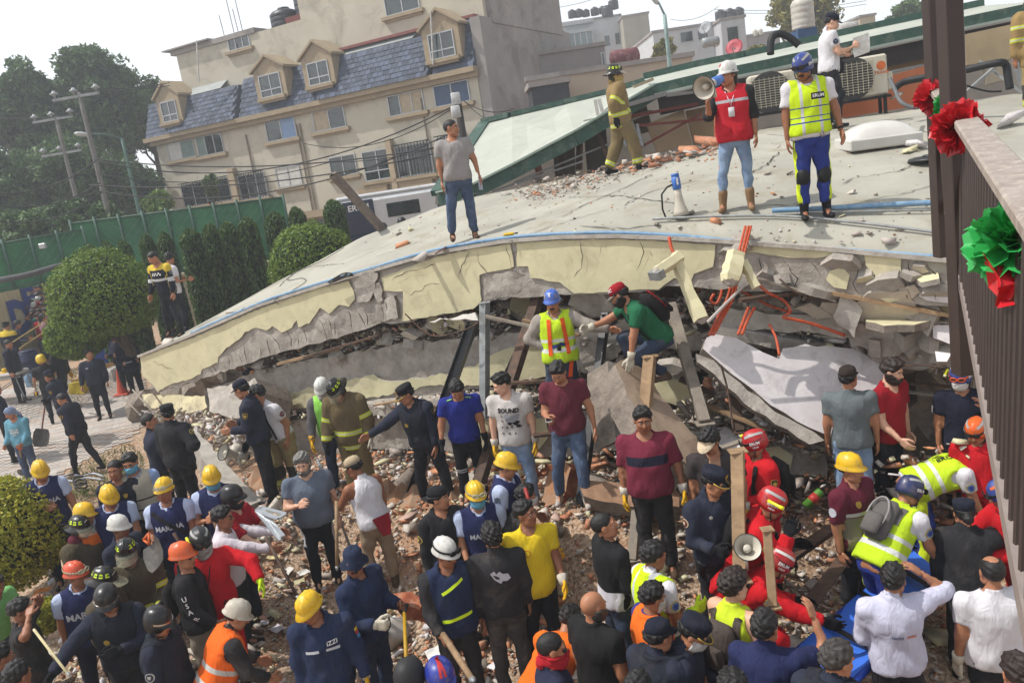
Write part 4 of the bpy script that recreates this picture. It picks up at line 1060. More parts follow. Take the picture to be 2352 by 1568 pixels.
slab('dark concrete edge under the white topped floor slab',[(1625,740),(1700,760),(1800,778),(1900,792),(1965,795),(1930,805),(1800,805),(1720,800),(1640,770)],tri3((1640,745,10.6),(1960,795,10.2),(1720,790,10.6)),[CONC(),CONCD()],.3,103,amp=.04)
slab('long grey concrete beam lying low below the white slab with cream plaster at one end',[(1500,985),(1600,990),(1700,995),(1800,1015),(1895,1040),(1900,1095),(1800,1090),(1690,1085),(1560,1075),(1500,1060)],tri3((1500,985,10.2),(1895,1040,9.9),(1700,1085,9.9)),[CONC(),CONCD()],.4,104,amp=.03)
slab('cream plaster flake on the low grey beam beside the red helmet',[(1740,1030),(1790,1025),(1820,1045),(1815,1075),(1790,1092),(1750,1085)],tri3((1500,985,10.15),(1895,1040,9.83),(1700,1085,9.83)),[PLAST(),CONCL()],.03,105,name='plaster_flake',cat='plaster')
slab('cream wall fragment lying flat right of the broken conduits, under the plaster patch',[(1975,726),(2000,712),(2060,710),(2150,735),(2100,745),(2030,748),(1990,738)],tri3((1980,725,9.6),(2150,735,9.0),(2060,710,9.9)),[PLAST(),CONCD()],.08,106)
slab('cream strip of wall wedged under the roof beam beside the brown column',[(2060,698),(2200,700),(2205,735),(2150,722)],tri3((2060,700,9.5),(2205,700,8.9),(2205,735,9.0)),[PLAST(),CONCD()],.1,107)
slab('white square piece of plaster standing upright beside the brown column',[(2142,748),(2193,746),(2200,772),(2180,790),(2160,780),(2143,776)],tri3((2142,748,9.0),(2193,746,8.9),(2180,790,8.9)),[WPLAST(),CONCD()],.06,108,name='plaster_piece',cat='plaster')
slab('grey concrete chunk lying behind the bearded man in red',[(1990,800),(2060,795),(2135,800),(2140,835),(2080,840),(2020,835)],tri3((1990,800,10.4),(2135,800,10.2),(2080,840,10.2)),[CONC(),CONCD()],.35,109,amp=.04)
slab('small white plaster shard lying right of the bearded man, before the column',[(2148,805),(2185,812),(2175,830),(2150,830)],tri3((2148,805,8.6),(2185,812,8.5),(2150,830,8.5)),[WPLAST(),CONCD()],.06,110,name='plaster_piece',cat='plaster')
slab('pale slab corner with white face behind the sun visor man',[(1610,1050),(1640,1000),(1665,980),(1720,1000),(1750,1035),(1700,1050)],tri3((1610,1050,9.6),(1665,980,10),(1750,1035,9.4)),[WPLAST(),CONCD()],.08,111)
slab('tall tan concrete block leaning below the crouching man in green',[(1412,838),(1440,822),(1468,835),(1550,950),(1640,1050),(1595,1080),(1505,1015),(1440,905)],tri3((1410,830,9.7),(1600,1075,9.0),(1480,830,10.1)),[M('tan_concrete','#9c8874',.9,.12,4,.4,40,dirt=('#7a6858',.5,6)),CONCD()],.35,112,amp=.02)
slab('brown concrete ledge under the crouching man, torn steel bars at its edge',[(1395,830),(1425,838),(1440,900),(1450,1000),(1420,1010),(1400,920)],tri3((1395,830,9.9),(1450,1000,9.6),(1425,838,10)),[CONC(),CONCD()],.4,113,amp=.04)
slab('orange brown brick slab standing on edge below the man in burgundy',[(1260,1080),(1300,1060),(1312,1075),(1290,1150),(1262,1160),(1245,1150)],tri3((1260,1080,10.3),(1312,1075,10),(1262,1160,10.1)),[DUST(),BRICK()],.3,114,amp=.03)
slab('large fallen concrete beam lying along the path right of the two policemen in black',[(420,985),(445,985),(500,1040),(560,1110),(600,1150),(575,1160),(520,1120),(470,1060)],tri3((430,985,13.6),(600,1150,11.8),(520,1120,12.0)),[CONCL(),CONC()],.3,115)
slab('cream plastered beam end lying on the pavement under the tip of the roof',[(326,905),(390,907),(470,908),(475,935),(440,948),(395,940),(330,932)],tri3((326,905,17.2),(470,908,16),(395,940,16.4)),[M('cream_dusty','#b8ae8c',.9,.15,3,.4,30,dirt=('#80776a',.8,4)),CONC()],.5,116,amp=.03)
slab('grey concrete lump at the left end of the pancaked floor',[(478,892),(520,885),(588,868),(600,900),(590,940),(540,960),(485,945)],tri3((478,892,15.2),(588,868,14.4),(485,945,14.9)),[CONC(),CONCD()],.7,117,amp=.06)
slab('red brick lump left among the rubble before the man in the bucket hat',[(895,1362),(945,1358),(972,1375),(965,1398),(905,1392)],tri3((880,1355,8.5),(985,1365,8.3),(930,1415,8.2)),[BRICK(),BRICK()],.3,118,name='brick_lump',cat='brickwork',amp=.03)
slab('cream broken wall piece flat in the rubble right of the yellow shirt man',[(1330,1100),(1450,1110),(1560,1130),(1560,1165),(1440,1160),(1340,1140)],tri3((1330,1100,9.6),(1560,1130,9.2),(1440,1160,9.2)),[M('brown_dusty','#8d6f58',.95,.2,4,.6,25,dirt=('#6a4a38',.6,5)),CONCD()],.2,119,amp=.03)
slab('thin pale ceiling board hanging from the beam above the black prop',[(985,738),(1050,728),(1090,718),(1098,735),(1040,735)],tri3((985,738,12.2),(1098,718,11.4),(1098,735,11.4)),[M('board_white','#c4c0b8',.8,.05,5,.1),CONCL()],.02,120,name='ceiling_board',cat='board')
def steel(label,pts,wd,ht,mat,name='steel_post',cat='post',up=(0,0,1),ibeam=False,group=None):
 P=[at(*p)for p in pts];c=P[-1];t=thing(name,label,cat,tuple(c),group=group);mb=MB()
 for a,b in zip(P,P[1:]):
  if ibeam:
   z=uv(b-a);x=np.cross((0,0.3,1),z);x/=np.linalg.norm(x)
   y=np.cross(z,x)
   for s in(-1,1):mb.bar(a+y*s*ht/2,b+y*s*ht/2,wd,.012,up=y)
   mb.bar(a,b,.012,ht-.014,up=y)
  else:mb.bar(a,b,wd,ht,bev=.004 if wd>.04 else 0)
 mb.build('shaft',mat,t,world=True)
 z=uv(P[-1]-P[-2]);mb=MB();mb.box(P[-1]+z*.006,(wd*1.6,ht*1.6,.014));mb.build('end_plate',mat,t,world=True);mb=MB();mb.box(P[0],(wd*1.4,ht*1.4,.012));mb.build('end_plate',mat,t,world=True)
 return t
steel('black steel prop slanting from the beam down past the man in the blue t-shirt',[(1086,742,11.8),(935,1165,12.0)],.13,.13,STEELB(),'steel_prop','prop',ibeam=True)
steel('grey square steel post standing upright under the beam behind the printed t-shirt',[(1113,695,11.6),(1113,960,11.6)],.11,.11,STEELG())
steel('rust brown timber slanting under the beam left of the man in the blue helmet',[(1235,685,11.7),(1100,1110,10.7)],.15,.12,RUSTY(),'timber_prop','prop')
steel('black steel prop slanting behind the brown timber prop',[(1250,690,12),(1150,900,11.6)],.12,.12,STEELB(),'steel_prop','prop',ibeam=True)
steel('black steel post between the man in the harness and the crouching man',[(1392,720,10.6),(1322,1240,9.75)],.1,.1,STEELB(),'steel_prop','prop')
steel('long pale timber prop slanting right below the crouching man',[(1540,700,10.5),(1618,970,9.5)],.13,.12,WOODG(),'timber_prop','prop')
steel('short pale timber stud standing in front of the leaning tan block',[(1493,818,9.6),(1480,960,9.4)],.13,.1,WOOD(),'timber_prop','prop')
steel('tall raw timber post standing beside the policeman with the megaphone',[(1694,1035,7.6),(1700,1330,7.3)],.115,.1,WOOD(),'timber_post','post')
steel('raw timber held upright at the bottom beside the red rescuers',[(1762,1215,6.7),(1775,1390,6.6)],.07,.07,WOOD(),'timber_post','post')
steel('grey timber stake standing below the glove of the man in maroon',[(1465,1130,9.3),(1452,1285,9.0)],.1,.06,WOODG(),'timber_post','post')
steel('brown timber strut low behind the red conduit left of the red helmet',[(1685,905,9.9),(1700,990,9.7)],.1,.08,RUSTY(),'timber_prop','prop')
for lab,a,b in(('upper rusty steel angle lying diagonally in the rubble before the yellow helmet man',(1800,1285,8.2),(1940,1190,9.0)),('lower rusty steel angle lying diagonally in the rubble beside the stretcher',(1840,1410,7.3),(1995,1210,8.6))):
 A_,B_=at(*a),at(*b);t=thing('steel_angle',lab,'steel',tuple(A_));mb=MB();mb.bar(A_,B_,.14,.012);mb.bar(A_+(0,0,-.05),B_+(0,0,-.05),.012,.1);mb.build('flange',RUSTY(),t,world=True)
steel('weathered timber beam leaning up over the roof edge before the apartment block',[(765,400,16.0),(885,535,17.0)],.14,.14,M('weathered_wood','#6b6058',.85,.25,6,.4,30),'timber_beam','beam')
def hose(label,px,r,mat,name='conduit',cat='conduit',n=7,group=None,pts=None,sub=6):
 P=pts if pts is not None else[at(*p)for p in px]
 if len(P)>2:
  Q=[]
  for i in range(len(P)-1):
   p0,p1,p2,p3=P[max(i-1,0)],P[i],P[i+1],P[min(i+2,len(P)-1)]
   for j in range(sub):
    t=j/sub;Q.append(.5*((2*p1)+(-p0+p2)*t+(2*p0-5*p1+4*p2-p3)*t*t+(-p0+3*p1-3*p2+p3)*t**3))
  Q.append(P[-1])
 else:Q=P
 mb=MB();mb.tube(Q,r,n);c=np.mean(Q,0);mb.v=[tuple(np.array(v)-c)for v in mb.v]
 o=mb.build(name,mat,None,True);o.location=c
 return tag(o,label,cat,group)
hose('orange conduit hanging straight down over the plaster from the roof edge',[(1537,545,10.0),(1542,570,9.95),(1553,590,9.9)],.022,ORANGEC())
for i,dx in enumerate((0,7,13)):hose(('left','middle','right')[i]+' strand of the orange conduit bundle falling from the roof edge',[(1712+dx,520,9.7),(1702+dx,560,9.5),(1690+dx,605,9.4),(1672+dx,680,9.4),(1645+dx,735,9.5),(1628+dx*.8,770,9.5)],.015,ORANGEC())
hose('long looping orange conduit lying across the broken floor to the right',[(1740,650,9.5),(1764,672,9.5),(1800,690,9.6),(1815,715,9.6),(1800,728,9.6),(1830,735,9.5),(1870,745,9.5),(1940,770,9.5)],.019,ORANGEC())
hose('orange conduit lying along the dark gap under the beam',[(1640,660,10.2),(1700,668,10.2),(1764,700,10.1),(1810,715,10)],.016,ORANGEC())
hose('short bent orange conduit sticking out of the rubble left of the bundle',[(1640,675,9.6),(1632,690,9.6),(1645,697,9.6),(1655,680,9.6),(1658,665,9.6)],.018,ORANGEC())
for i,dx in enumerate((0,9)):hose(('left','right')[i]+' of two orange conduits over the tip of the white slab',[(1720+dx*1.5,705,9.4),(1708+dx,735,9.4),(1695+dx,768,9.3)],.018,ORANGEC())
hose('thin orange cable dropping through the hole in the white slab',[(1767,745,9.3),(1782,775,9.2),(1790,815,9.1)],.015,ORANGEC())
hose('orange capped rod dropping below the tip of the white slab',[(1656,838,9.2),(1662,860,9.2),(1672,900,9.2),(1685,990,9.1)],.012,RUSTY())
hose('blue water pipe running along the edge of the roof slab',None,.024,BLUEP(),'pipe','pipe',8,pts=[onp(x,y-3,BA,BB,-.03)+np.array([0,0,.02])for x,y in[(440,770),(600,700),(740,655),(860,620),(1000,580),(1160,553),(1290,543),(1420,541),(1560,548),(1700,562),(1900,578),(2195,600)]])
hose('black hose lying beside the blue pipe along the roof edge',None,.016,BLACKH(),'hose','hose',6,pts=[onp(x,y-1,BA,BB,-.0)+np.array([0,0,.03])for x,y in[(690,672),(740,655),(860,619),(1000,578),(1160,552),(1290,545),(1420,544),(1560,551),(1700,566),(1900,583),(2195,604)]])
hose('thick light blue pipe lying across the roof behind the paramedic on the right',None,.032,BLUEP(),'pipe','pipe',9,pts=[onroof(x,y)+np.array([0,0,.07])for x,y in[(1775,497),(1900,492),(2030,485),(2160,479)]])
hose('thin grey pipe lying below the thick light blue pipe',None,.018,STEELG(),'pipe','pipe',6,pts=[onroof(x,y)+np.array([0,0,.05])for x,y in[(1500,512),(1650,506),(1800,506),(1960,520),(2160,545)]])
hose('thin green grey rod lying on the roof right end',None,.014,STEELG(),'pipe','pipe',6,pts=[onroof(x,y)+np.array([0,0,.05])for x,y in[(1830,500),(1990,495),(2160,492)]])
hose('coiled black cables lying on the roof edge left of the broken notch',None,.012,BLACKH(),'cable','cable',5,pts=[onroof(x,y)+np.array([0,0,.05+.03*(i%2)])for i,(x,y)in enumerate([(755,655),(790,640),(810,636),(800,645),(765,655),(780,648),(812,640),(790,648),(758,658),(800,640)])])
hose('thin wire lying in curves on the left part of the roof',None,.006,BLACKH(),'wire','wire',4,pts=[onroof(x,y)+np.array([0,0,.012])for x,y in[(640,700),(632,690),(665,672),(700,650),(695,640),(662,645),(675,630),(740,600),(790,570)]])
hose('white hose end sticking up at the roof edge',None,.025,M('white_hose','#b9bfc4',.5),'hose','hose',7,pts=[onp(x,y,BA,BB,.05)for x,y in[(718,676),(722,666),(735,666),(738,660)]])
for lab,pts,mt,w_ in(('cream plastered broken post leaning down from the beam into the rubble',[(1555,600,9.6),(1612,735,9.4)],PLAST(),.14),('short broken cream post with a steel bracket sticking left from the beam',[(1558,590,9.6),(1508,625,9.4)],PLAST(),.13),('cracked cream plaster block dangling on the orange conduits',[(1692,580,9.3),(1680,648,9.2)],PLAST(),.2),('narrow plaster splinter dangling right of the cracked block',[(1708,600,9.3),(1738,660,9.2)],PLAST(),.09),('thin white tube slanting across the orange conduits',[(1712,652,9.2),(1625,740,9.2)],M('tube_white','#a7a09a',.6),.03)):
 A_,B_=at(*pts[0]),at(*pts[1]);t=thing('broken_post',lab,'post',tuple(B_));mb=MB();k_=6;r=random.Random(int(pts[0][0]));z=uv(B_-A_)
 Q=[A_+(B_-A_)*i/k_+np.array([r.uniform(-1,1)for _ in range(3)])*w_*.06 for i in range(k_+1)]
 mb.tube(Q,[w_*.62*r.uniform(.85,1.15)for _ in Q],5 if w_>.05 else 8);mb.build('core',mt,t,world=True)
 if 'bracket' in lab:mb=MB();mb.box(B_+(0,0,-.03),(.16,.1,.11),axes(z));mb.build('bracket',STEELG(),t,world=True)
 if w_>.1:mb=MB();mb.tube([Q[-1],Q[-1]+z*.05],[w_*.5,w_*.2],6);mb.build('broken_end',CONC(),t,world=True)
RB=[[(560,975,13.4),(600,985,13.2),(640,1010,13),(680,1005,12.8)],[(350,900,17),(400,960,16),(470,985,15),(560,970,14.5)],[(440,960,15),(480,990,14.5),(530,985,14.3),(575,990,14)],[(580,1000,13.3),(590,1050,13.1),(640,1040,13)],[(1300,745,11.6),(1350,735,11.5),(1385,725,11.4)],[(1290,790,11.4),(1330,770,11.3),(1380,745,11.3)],[(1425,845,9.7),(1432,900,9.6),(1450,960,9.5),(1460,1010,9.4)],[(1418,850,9.7),(1440,880,9.6),(1447,930,9.5)],[(930,720,11.7),(990,770,11.6),(1060,760,11.4),(1100,740,11.3)],[(1790,640,9.5),(1830,672,9.4),(1890,690,9.4),(1960,690,9.4)],[(2050,845,9),(2110,838,8.9),(2170,845,8.8)],[(420,960,15.5),(450,1010,15),(520,1020,14.5),(575,1040,13.8)],[(335,960,16.5),(338,1040,14.5)]]
for i,q in enumerate(RB):hose('bent steel bar sticking out of the broken concrete',q,.011,RUSTY(),'rebar','rebar',5,group='bent steel bars in the wreck')
# rubble
def chunk(seed,fl):
 r=random.Random(seed);bm=bmesh.new()
 for i in range(8):
  q=Vector((r.gauss(0,1),r.gauss(0,1),r.gauss(0,1))).normalized()*r.uniform(.75,1.1);bm.verts.new((max(-.7,min(.7,q.x)),max(-.6,min(.6,q.y)),max(-.5,min(.5,q.z))*fl))
 bmesh.ops.convex_hull(bm,input=bm.verts[:]);bmesh.ops.delete(bm,geom=[v for v in bm.verts if not v.link_faces],context='VERTS')
 bmesh.ops.triangulate(bm,faces=bm.faces[:]);bm.verts.index_update()
 v=np.array([q.co[:]for q in bm.verts]);f=np.array([[q.index for q in fc.verts]for fc in bm.faces]);bm.free();return v,f
def brickshape(seed):
 r=random.Random(seed);mb=MB();mb.box((0,0,0),(1.3,.75,.4));v=np.array(mb.v);v+=np.array([[r.uniform(-.12,.12)for _ in range(3)]for _ in v]);v[:,0]*=r.uniform(.5,1)
 return v,np.array([t for q in mb.f for t in((q[0],q[1],q[2]),(q[0],q[2],q[3]))])
def wedge(seed):
 r=random.Random(seed);mb=MB();mb.box((0,0,0),(1.35,1.0,r.choice((.22,.35,.55,.9))));v=np.array(mb.v);v=v*np.array([r.uniform(.7,1.1),r.uniform(.6,1.),1])+np.array([[r.uniform(-.3,.3),r.uniform(-.25,.25),r.uniform(-.06,.06)]for _ in v]);return v,np.array([t for q in mb.f for t in((q[0],q[1],q[2]),(q[0],q[2],q[3]))])
CH=[chunk(i,f)for i,f in enumerate((.9,.6,.5))]+[wedge(i)for i in range(7)]+[brickshape(i)for i in range(4)]
CHM=[mesh('rubble_piece',v,f)for v,f in CH]
RM=[M('rubble_brick','#a9664a',.92,.25,9,.5,50,c2='#c8906e',dirt=('#a5937f',.75,7)),M('terracotta','#c68a66',.9,.2,12,.4,60,dirt=('#8f7a68',.5,9)),M('rubble_grey','#a89f97',.92,.2,6,.5,40,dirt=('#a5917d',.6,5)),M('rubble_pale','#c2baaf',.92,.15,6,.4,40,dirt=('#a08e7c',.6,5)),PLAST(),WPLAST(),M('rubble_dark','#8d8278',.92,.25,6,.6,30,dirt=('#93826f',.6,5)),M('tile_pink','#b59a8c',.7,.12,9,.2,50)]
for mm in CHM:mm.materials.append(None)
def rot3(r):
 q=np.array([r.gauss(0,1)for _ in range(4)]);q/=np.linalg.norm(q);a,b,c,d=q
 return np.array([[1-2*(c*c+d*d),2*(b*c-a*d),2*(b*d+a*c)],[2*(b*c+a*d),1-2*(b*b+d*d),2*(c*d-a*b)],[2*(b*d-a*c),2*(c*d+a*b),1-2*(b*b+c*c)]])
def flatrot(r):
 a=r.uniform(0,6.28);R0=np.array([[math.cos(a),-math.sin(a),0],[math.sin(a),math.cos(a),0],[0,0,1]]);q=np.eye(3)+np.array([[0,0,r.gauss(0,.3)],[0,0,r.gauss(0,.3)],[0,0,0]]);q[2,:2]=-q[:2,2];u,s,vt=np.linalg.svd(q);return(u@vt)@R0
def stuffmesh(name,items,parent,label=None):
 VV,FF,MM=[],[],[];b=0
 for k,p,s,R_,m_ in items:
  v,f=CH[k];VV.append((v*s)@R_.T+p);FF.append(f+b);MM+=[m_]*len(f);b+=len(v)
 V_=np.concatenate(VV);ctr=V_.mean(0)if parent is None else 0
 me=mesh(name,(V_-ctr)if parent is None else local(parent,V_),np.concatenate(FF));o=link(name,me,RM,parent)
 if parent is None:o.location=ctr
 if len(me.polygons)==len(MM):me.polygons.foreach_set('material_index',np.array(MM,np.int32))
 o['kind']='stuff';return o
r=random.Random(11);items=[]
def okr(x,y,px,py):
 if py>1640 or py<930 or px<100 or px>2420:return False
 if px<560 and py<1085+(px-330)*-.2:return False
 if px<330 and py<1250:return False
 return True
BRW=[6,5,3,3,2,1.2,1,2.2];GRW=[1.5,1,5,5,3,2,4,.7]
n_=0
while n_<30000:
 x,y=r.uniform(-7,7.5),r.uniform(5.6,13.8)
 z=float(0);
 if noise.noise(Vector((x*.6,y*.6,9)))<r.uniform(-1.1,.15):continue
 n_+=1;items.append([x,y])
XY=np.array(items);zz=G(XY[:,0],XY[:,1]);items=[]
big=[]
for(x,y),z in zip(XY,zz):
 px,py=projw((x,y,z))
 if not okr(x,y,px,py):continue
 s=min(.26,.021*math.exp(r.gauss(.3,.58)));
 orange=noise.noise(Vector((x*.45,y*.45,2)))+(.25 if px>600 and px<1250 else-.05)+r.uniform(-.3,.3)
 m_=r.choices(range(8),BRW if orange>0 else GRW)[0];k=r.randrange(10)if m_ not in(0,1)or r.random()<.5 else r.randrange(10,14)
 if m_ in(4,5,7):k=r.choice((3,4,5,6))
 it=(k,np.array([x,y,z+s*.22+.035*r.random()]),np.array([s*r.uniform(.8,1.5),s,s*r.uniform(.6,1.1)]),flatrot(r)if r.random()<.75 else rot3(r),m_)
 items.append(it)
items.sort(key=lambda t:-t[2][0]/(1+.1*t[1][1]))
def single(it,label,group,name='rubble_piece',cat='rubble'):
 k,p,s,R_,m_=it;o=bpy.data.objects.new(name,CHM[k]);col.objects.link(o)
 mw=Matrix.Identity(4)
 for i in range(3):
  for j in range(3):mw[i][j]=R_[i,j]*s[j]
  mw[i][3]=p[i]
 o.matrix_world=mw;objmat(o,RM[m_]);return tag(o,label,cat,group)
LB={0:'broken red brick lying on the rubble heap',1:'terracotta coloured brick piece lying on the rubble heap',2:'grey concrete lump lying on the rubble heap',3:'pale grey concrete lump lying on the rubble heap',4:'cream plaster flake lying on the rubble heap',5:'white plaster flake lying on the rubble heap',6:'dark grey concrete lump lying on the rubble heap',7:'pinkish tile shard lying on the rubble heap'}
for it in items[:290]:single(it,LB[it[4]],LB[it[4]].replace(' lying on the rubble heap','').replace('broken ','')+' pieces on the rubble heap')
stuffmesh('rubble',items[290:],None)
items=[]
def fillpx(n,poly,o0,o1,smin_,smax_,ws):
 xs=[p[0]for p in poly];ys=[p[1]for p in poly];c=0
 while c<n:
  x,y=r.uniform(min(xs),max(xs)),r.uniform(min(ys),max(ys))
  if not inpoly(x,y,poly):continue
  c+=1;s=smin_*(smax_/smin_)**(r.random()**2.2);k=r.randrange(14)
  items.append((k,onp(x,y,BA,BB,r.uniform(o0,o1)),np.array([s*r.uniform(.8,2.2),s,s*r.uniform(.4,1)]),rot3(r)if r.random()<.5 else flatrot(r),r.choices(range(8),ws)[0]))
DK=[1,.8,6,6,1.6,1.4,3,.4]
fillpx(2600,[(500,855),(800,765),(1080,715),(1170,690),(1170,770),(960,790),(835,808),(588,855)],.2,1.5,.015,.08,DK)
fillpx(1800,[(1180,690),(1500,670),(1640,700),(1640,1000),(1400,960),(1190,930)],.3,1.6,.018,.12,DK)
fillpx(2200,[(1560,660),(1764,675),(2220,705),(2240,860),(2000,830),(1790,800),(1640,760)],.35,1.5,.018,.14,DK)
fillpx(1200,[(480,960),(870,925),(1180,885),(1420,900),(1400,945),(1180,950),(860,960),(640,985),(560,1000)],-.25,.5,.015,.1,[1,1,4,5,4,2,2,1])
fillpx(2600,[(560,1050),(900,1030),(1300,1045),(1520,1000),(1900,1095),(2230,1000),(2230,1200),(1500,1180),(1000,1170),(600,1140)],-.6,.5,.02,.14,[4,3,4,4,2,1,3,1])
fillpx(700,[(330,930),(480,945),(600,985),(560,1080),(420,1000),(340,980)],-1.2,.3,.02,.14,[.4,.4,5,6,2,3,2,.2])
fillpx(1200,[(1640,860),(1900,1010),(1900,1050),(1700,1000),(1500,990),(1600,900)],-.5,.8,.02,.14,DK)
fl('floor_slab',[(1185,775),(1400,748),(1560,752),(1640,765),(1640,806),(1400,800),(1190,820)],[CONC(),CONCD()],.45,1.0,67,amp=.05)
fl('floor_slab',[(1640,702),(1790,722),(1950,738),(2210,748),(2210,778),(1930,772),(1650,748)],[CONCL(),CONC()],.3,.9,68,amp=.05)
fl('floor_slab',[(1990,795),(2215,788),(2215,842),(2080,850),(2000,838)],[CONC(),CONCD()],.45,.9,69,amp=.05)
fl('plaster_patch',[(1420,880),(1520,868),(1600,876),(1590,925),(1500,930),(1430,920)],[PLAST(),CONCL()],.3,.05,70,cell=.1,amp=.012)
BS=[CONC(),CONCL(),M('dusty_slab','#b3a898',.92,.15,4,.6,30,dirt=('#8f8272',.6,4)),PLAST(),CONC()]
def wreck(n,poly,o0,o1,s0,s1,seed):
 rr=random.Random(seed);xs=[p[0]for p in poly];ys=[p[1]for p in poly];c=0
 while c<n:
  x,y=rr.uniform(min(xs),max(xs)),rr.uniform(min(ys),max(ys))
  if not inpoly(x,y,poly):continue
  c+=1;p=onp(x,y,BA,BB,rr.uniform(o0,o1));s=rr.uniform(s0,s1);Rm=flatrot(rr)if rr.random()<.4 else rot3(rr);k_=rr.choice((4,5,5,6));ex_,ey_=Rm[:,0],Rm[:,1]*rr.uniform(.35,.8)
  if rr.random()<.6:ex_=uv(np.array([_be[0],_be[1],rr.uniform(-.35,.25)]));ey_=uv(np.array([0,-rr.uniform(.1,.8),rr.uniform(.3,1)]))*rr.uniform(.35,.7)
  pts=[p+s*(ex_*math.cos(a)+ey_*math.sin(a))*rr.uniform(.75,1.15)for a in[6.283*(i+rr.uniform(-.2,.2))/k_ for i in range(k_)]]
  panel('broken_slab',None,[rr.choice(BS),CONC()],thick=rr.uniform(.06,.2),cell=.11,amp=.02,jag=.03,seed=seed*50+c,pts=pts,parent=bld)
wreck(26,[(1640,665),(1790,690),(2200,710),(2220,830),(2030,810),(1900,770),(1700,720)],.0,.7,.16,.46,1)
wreck(20,[(1190,700),(1500,680),(1560,760),(1600,900),(1420,930),(1200,900)],.1,.9,.14,.42,2)
wreck(14,[(520,862),(800,775),(1080,725),(1090,770),(835,800),(588,850)],.1,.6,.12,.3,3)
wreck(16,[(1660,575),(1900,585),(2190,610),(2195,690),(1950,675),(1680,650)],-.1,-.02,.08,.24,6)
wreck(12,[(1620,880),(1880,1010),(1880,1060),(1540,1000)],-.1,.5,.12,.34,4)
wreck(14,[(620,1090),(1000,1075),(1450,1100),(1880,1110),(1900,1180),(1300,1170),(700,1140)],-.9,-.2,.1,.26,5)
items.sort(key=lambda t:-t[2][0])
stuffmesh('debris',items[:],bld)
PLK=[((1115,726,11.3),(1230,752,11)),((1200,735,11.2),(1330,770,11)),((1170,880,10.9),(1320,870,10.6)),((1150,930,10.4),(1250,905,10.4)),((860,930,11.9),(960,912,11.6)),((1700,690,9.6),(1850,668,9.6)),((1740,640,9.6),(1920,690,9.4)),((1900,670,9.4),(2210,728,8.8)),((2090,880,9.7),(2210,890,9.5)),((2085,900,9.7),(2200,912,9.5)),((1600,920,9.9),(1760,985,9.6)),((1560,870,10),(1640,905,9.9)),((1340,840,10.6),(1420,815,10.5)),((640,835,13.4),(780,800,12.8)),((700,820,13),(870,770,12.4)),((1640,1035,9.4),(1710,1010,9.3)),((1280,900,10.5),(1400,920,10.2)),((1225,1000,10),(1320,990,10))]
for i,(a,b)in enumerate(PLK):
 mb=MB();A_,B_=at(*a),at(*b);mb.bar(A_-(A_+B_)/2,B_-(A_+B_)/2,RNG.uniform(.05,.13),RNG.uniform(.02,.05));o=mb.build('plank',[WOODG(),WOOD(),RUSTY()][i%3]);o.location=(A_+B_)/2
 tag(o,['greyed loose plank wedged in the wreck','light brown loose plank wedged in the wreck','dark rusty batten wedged in the wreck'][i%3],'plank',['greyed loose planks','light brown loose planks','dark rusty battens'][i%3]+' wedged in the wreck')
PAP=[(600,1275,'#b9a878','tan cardboard sheet'),(630,1290,'#c9b98a','pale cardboard sheet'),(665,1320,'#c6c2bb','white paper sheet'),(700,1325,'#d0cdc6','crumpled white page'),(640,1455,'#b7b2b8','large white rag'),(610,1440,'#b4b0b4','white torn sheet'),(890,1420,'#d6d49a','yellow edged leaflet'),(905,1435,'#c9cfc6','white edged leaflet'),(950,1365,'#cfcac2','white tile shard'),(845,1335,'#b5c2cc','pale blue wrapper'),(120,1345,'#a7adb8','blue grey paper'),(100,1365,'#d8862e','orange paper'),(690,1345,'#a9a27f','olive cardboard'),(1135,1540,'#c9c9cc','white plastic scrap'),(1000,1510,'#d5d3cf','white tube shaped scrap'),(620,1180,'#8b8d90','grey metal tray')]
for x,y,c,nm in PAP:
 p=hitG(x,y)+np.array([0,0,.07]);R_=flatrot(r);s=.0125*0+r.uniform(.09,.15);v=[]
 for i in range(4):
  for j in range(4):v.append(R_@np.array([(i/3-.5)*s*1.4,(j/3-.5)*s,.012*r.uniform(-1,1)]))
 f=[(i*4+j,i*4+4+j,i*4+5+j,i*4+1+j)for i in range(3)for j in range(3)]
 mb=MB();mb.add(v,f);mb.add(np.array(v)-(0,0,.003),[q[::-1]for q in f]);o=mb.build('paper_sheet',M('paper_'+c[1:],c,.8,.06,9,.1));o.location=p
 tag(o,nm+' lying on the rubble at the front','paper')
items=[]
for i in range(900):
 x,y=(r.uniform(560,2150),r.uniform(260,560));
 p=onroof(x,y)
 if abs(p[2]-float(roofz(p[0],p[1])))>.05:continue
 s=.012*math.exp(r.gauss(.2,.6));items.append((r.randrange(10),p+np.array([0,0,s*.3]),np.array([s*1.3,s,s]),flatrot(r),r.choices(range(8),[.5,.7,4,4,1,1,4,1])[0]))
for i in range(1500):
 t=r.random();x=1200+320*t+r.gauss(0,22);y=452-95*t+r.gauss(0,10);p=onroof(x,y)
 if abs(p[2]-float(roofz(p[0],p[1])))>.05:continue
 s=.014*math.exp(r.gauss(.2,.55));items.append((r.randrange(10),p+np.array([0,0,s*.3+.02*r.random()]),np.array([s*1.3,s,s]),flatrot(r),r.choices(range(8),[1,2,4,2,0,0,8,0])[0]))
for i in range(260):
 t=r.random();x=1430+220*t+r.gauss(0,12);y=385-42*t+r.gauss(0,8);p=onroof(x,y)
 if abs(p[2]-float(roofz(p[0],p[1])))>.05:continue
 s=.04*math.exp(r.gauss(.2,.5));items.append((r.randrange(14),p+np.array([0,0,s*.4]),np.array([s*1.5,s,s*.8]),flatrot(r),r.choices(range(8),[5,4,3,1,0,0,3,0])[0]))
stuffmesh('roof_debris',items,None)
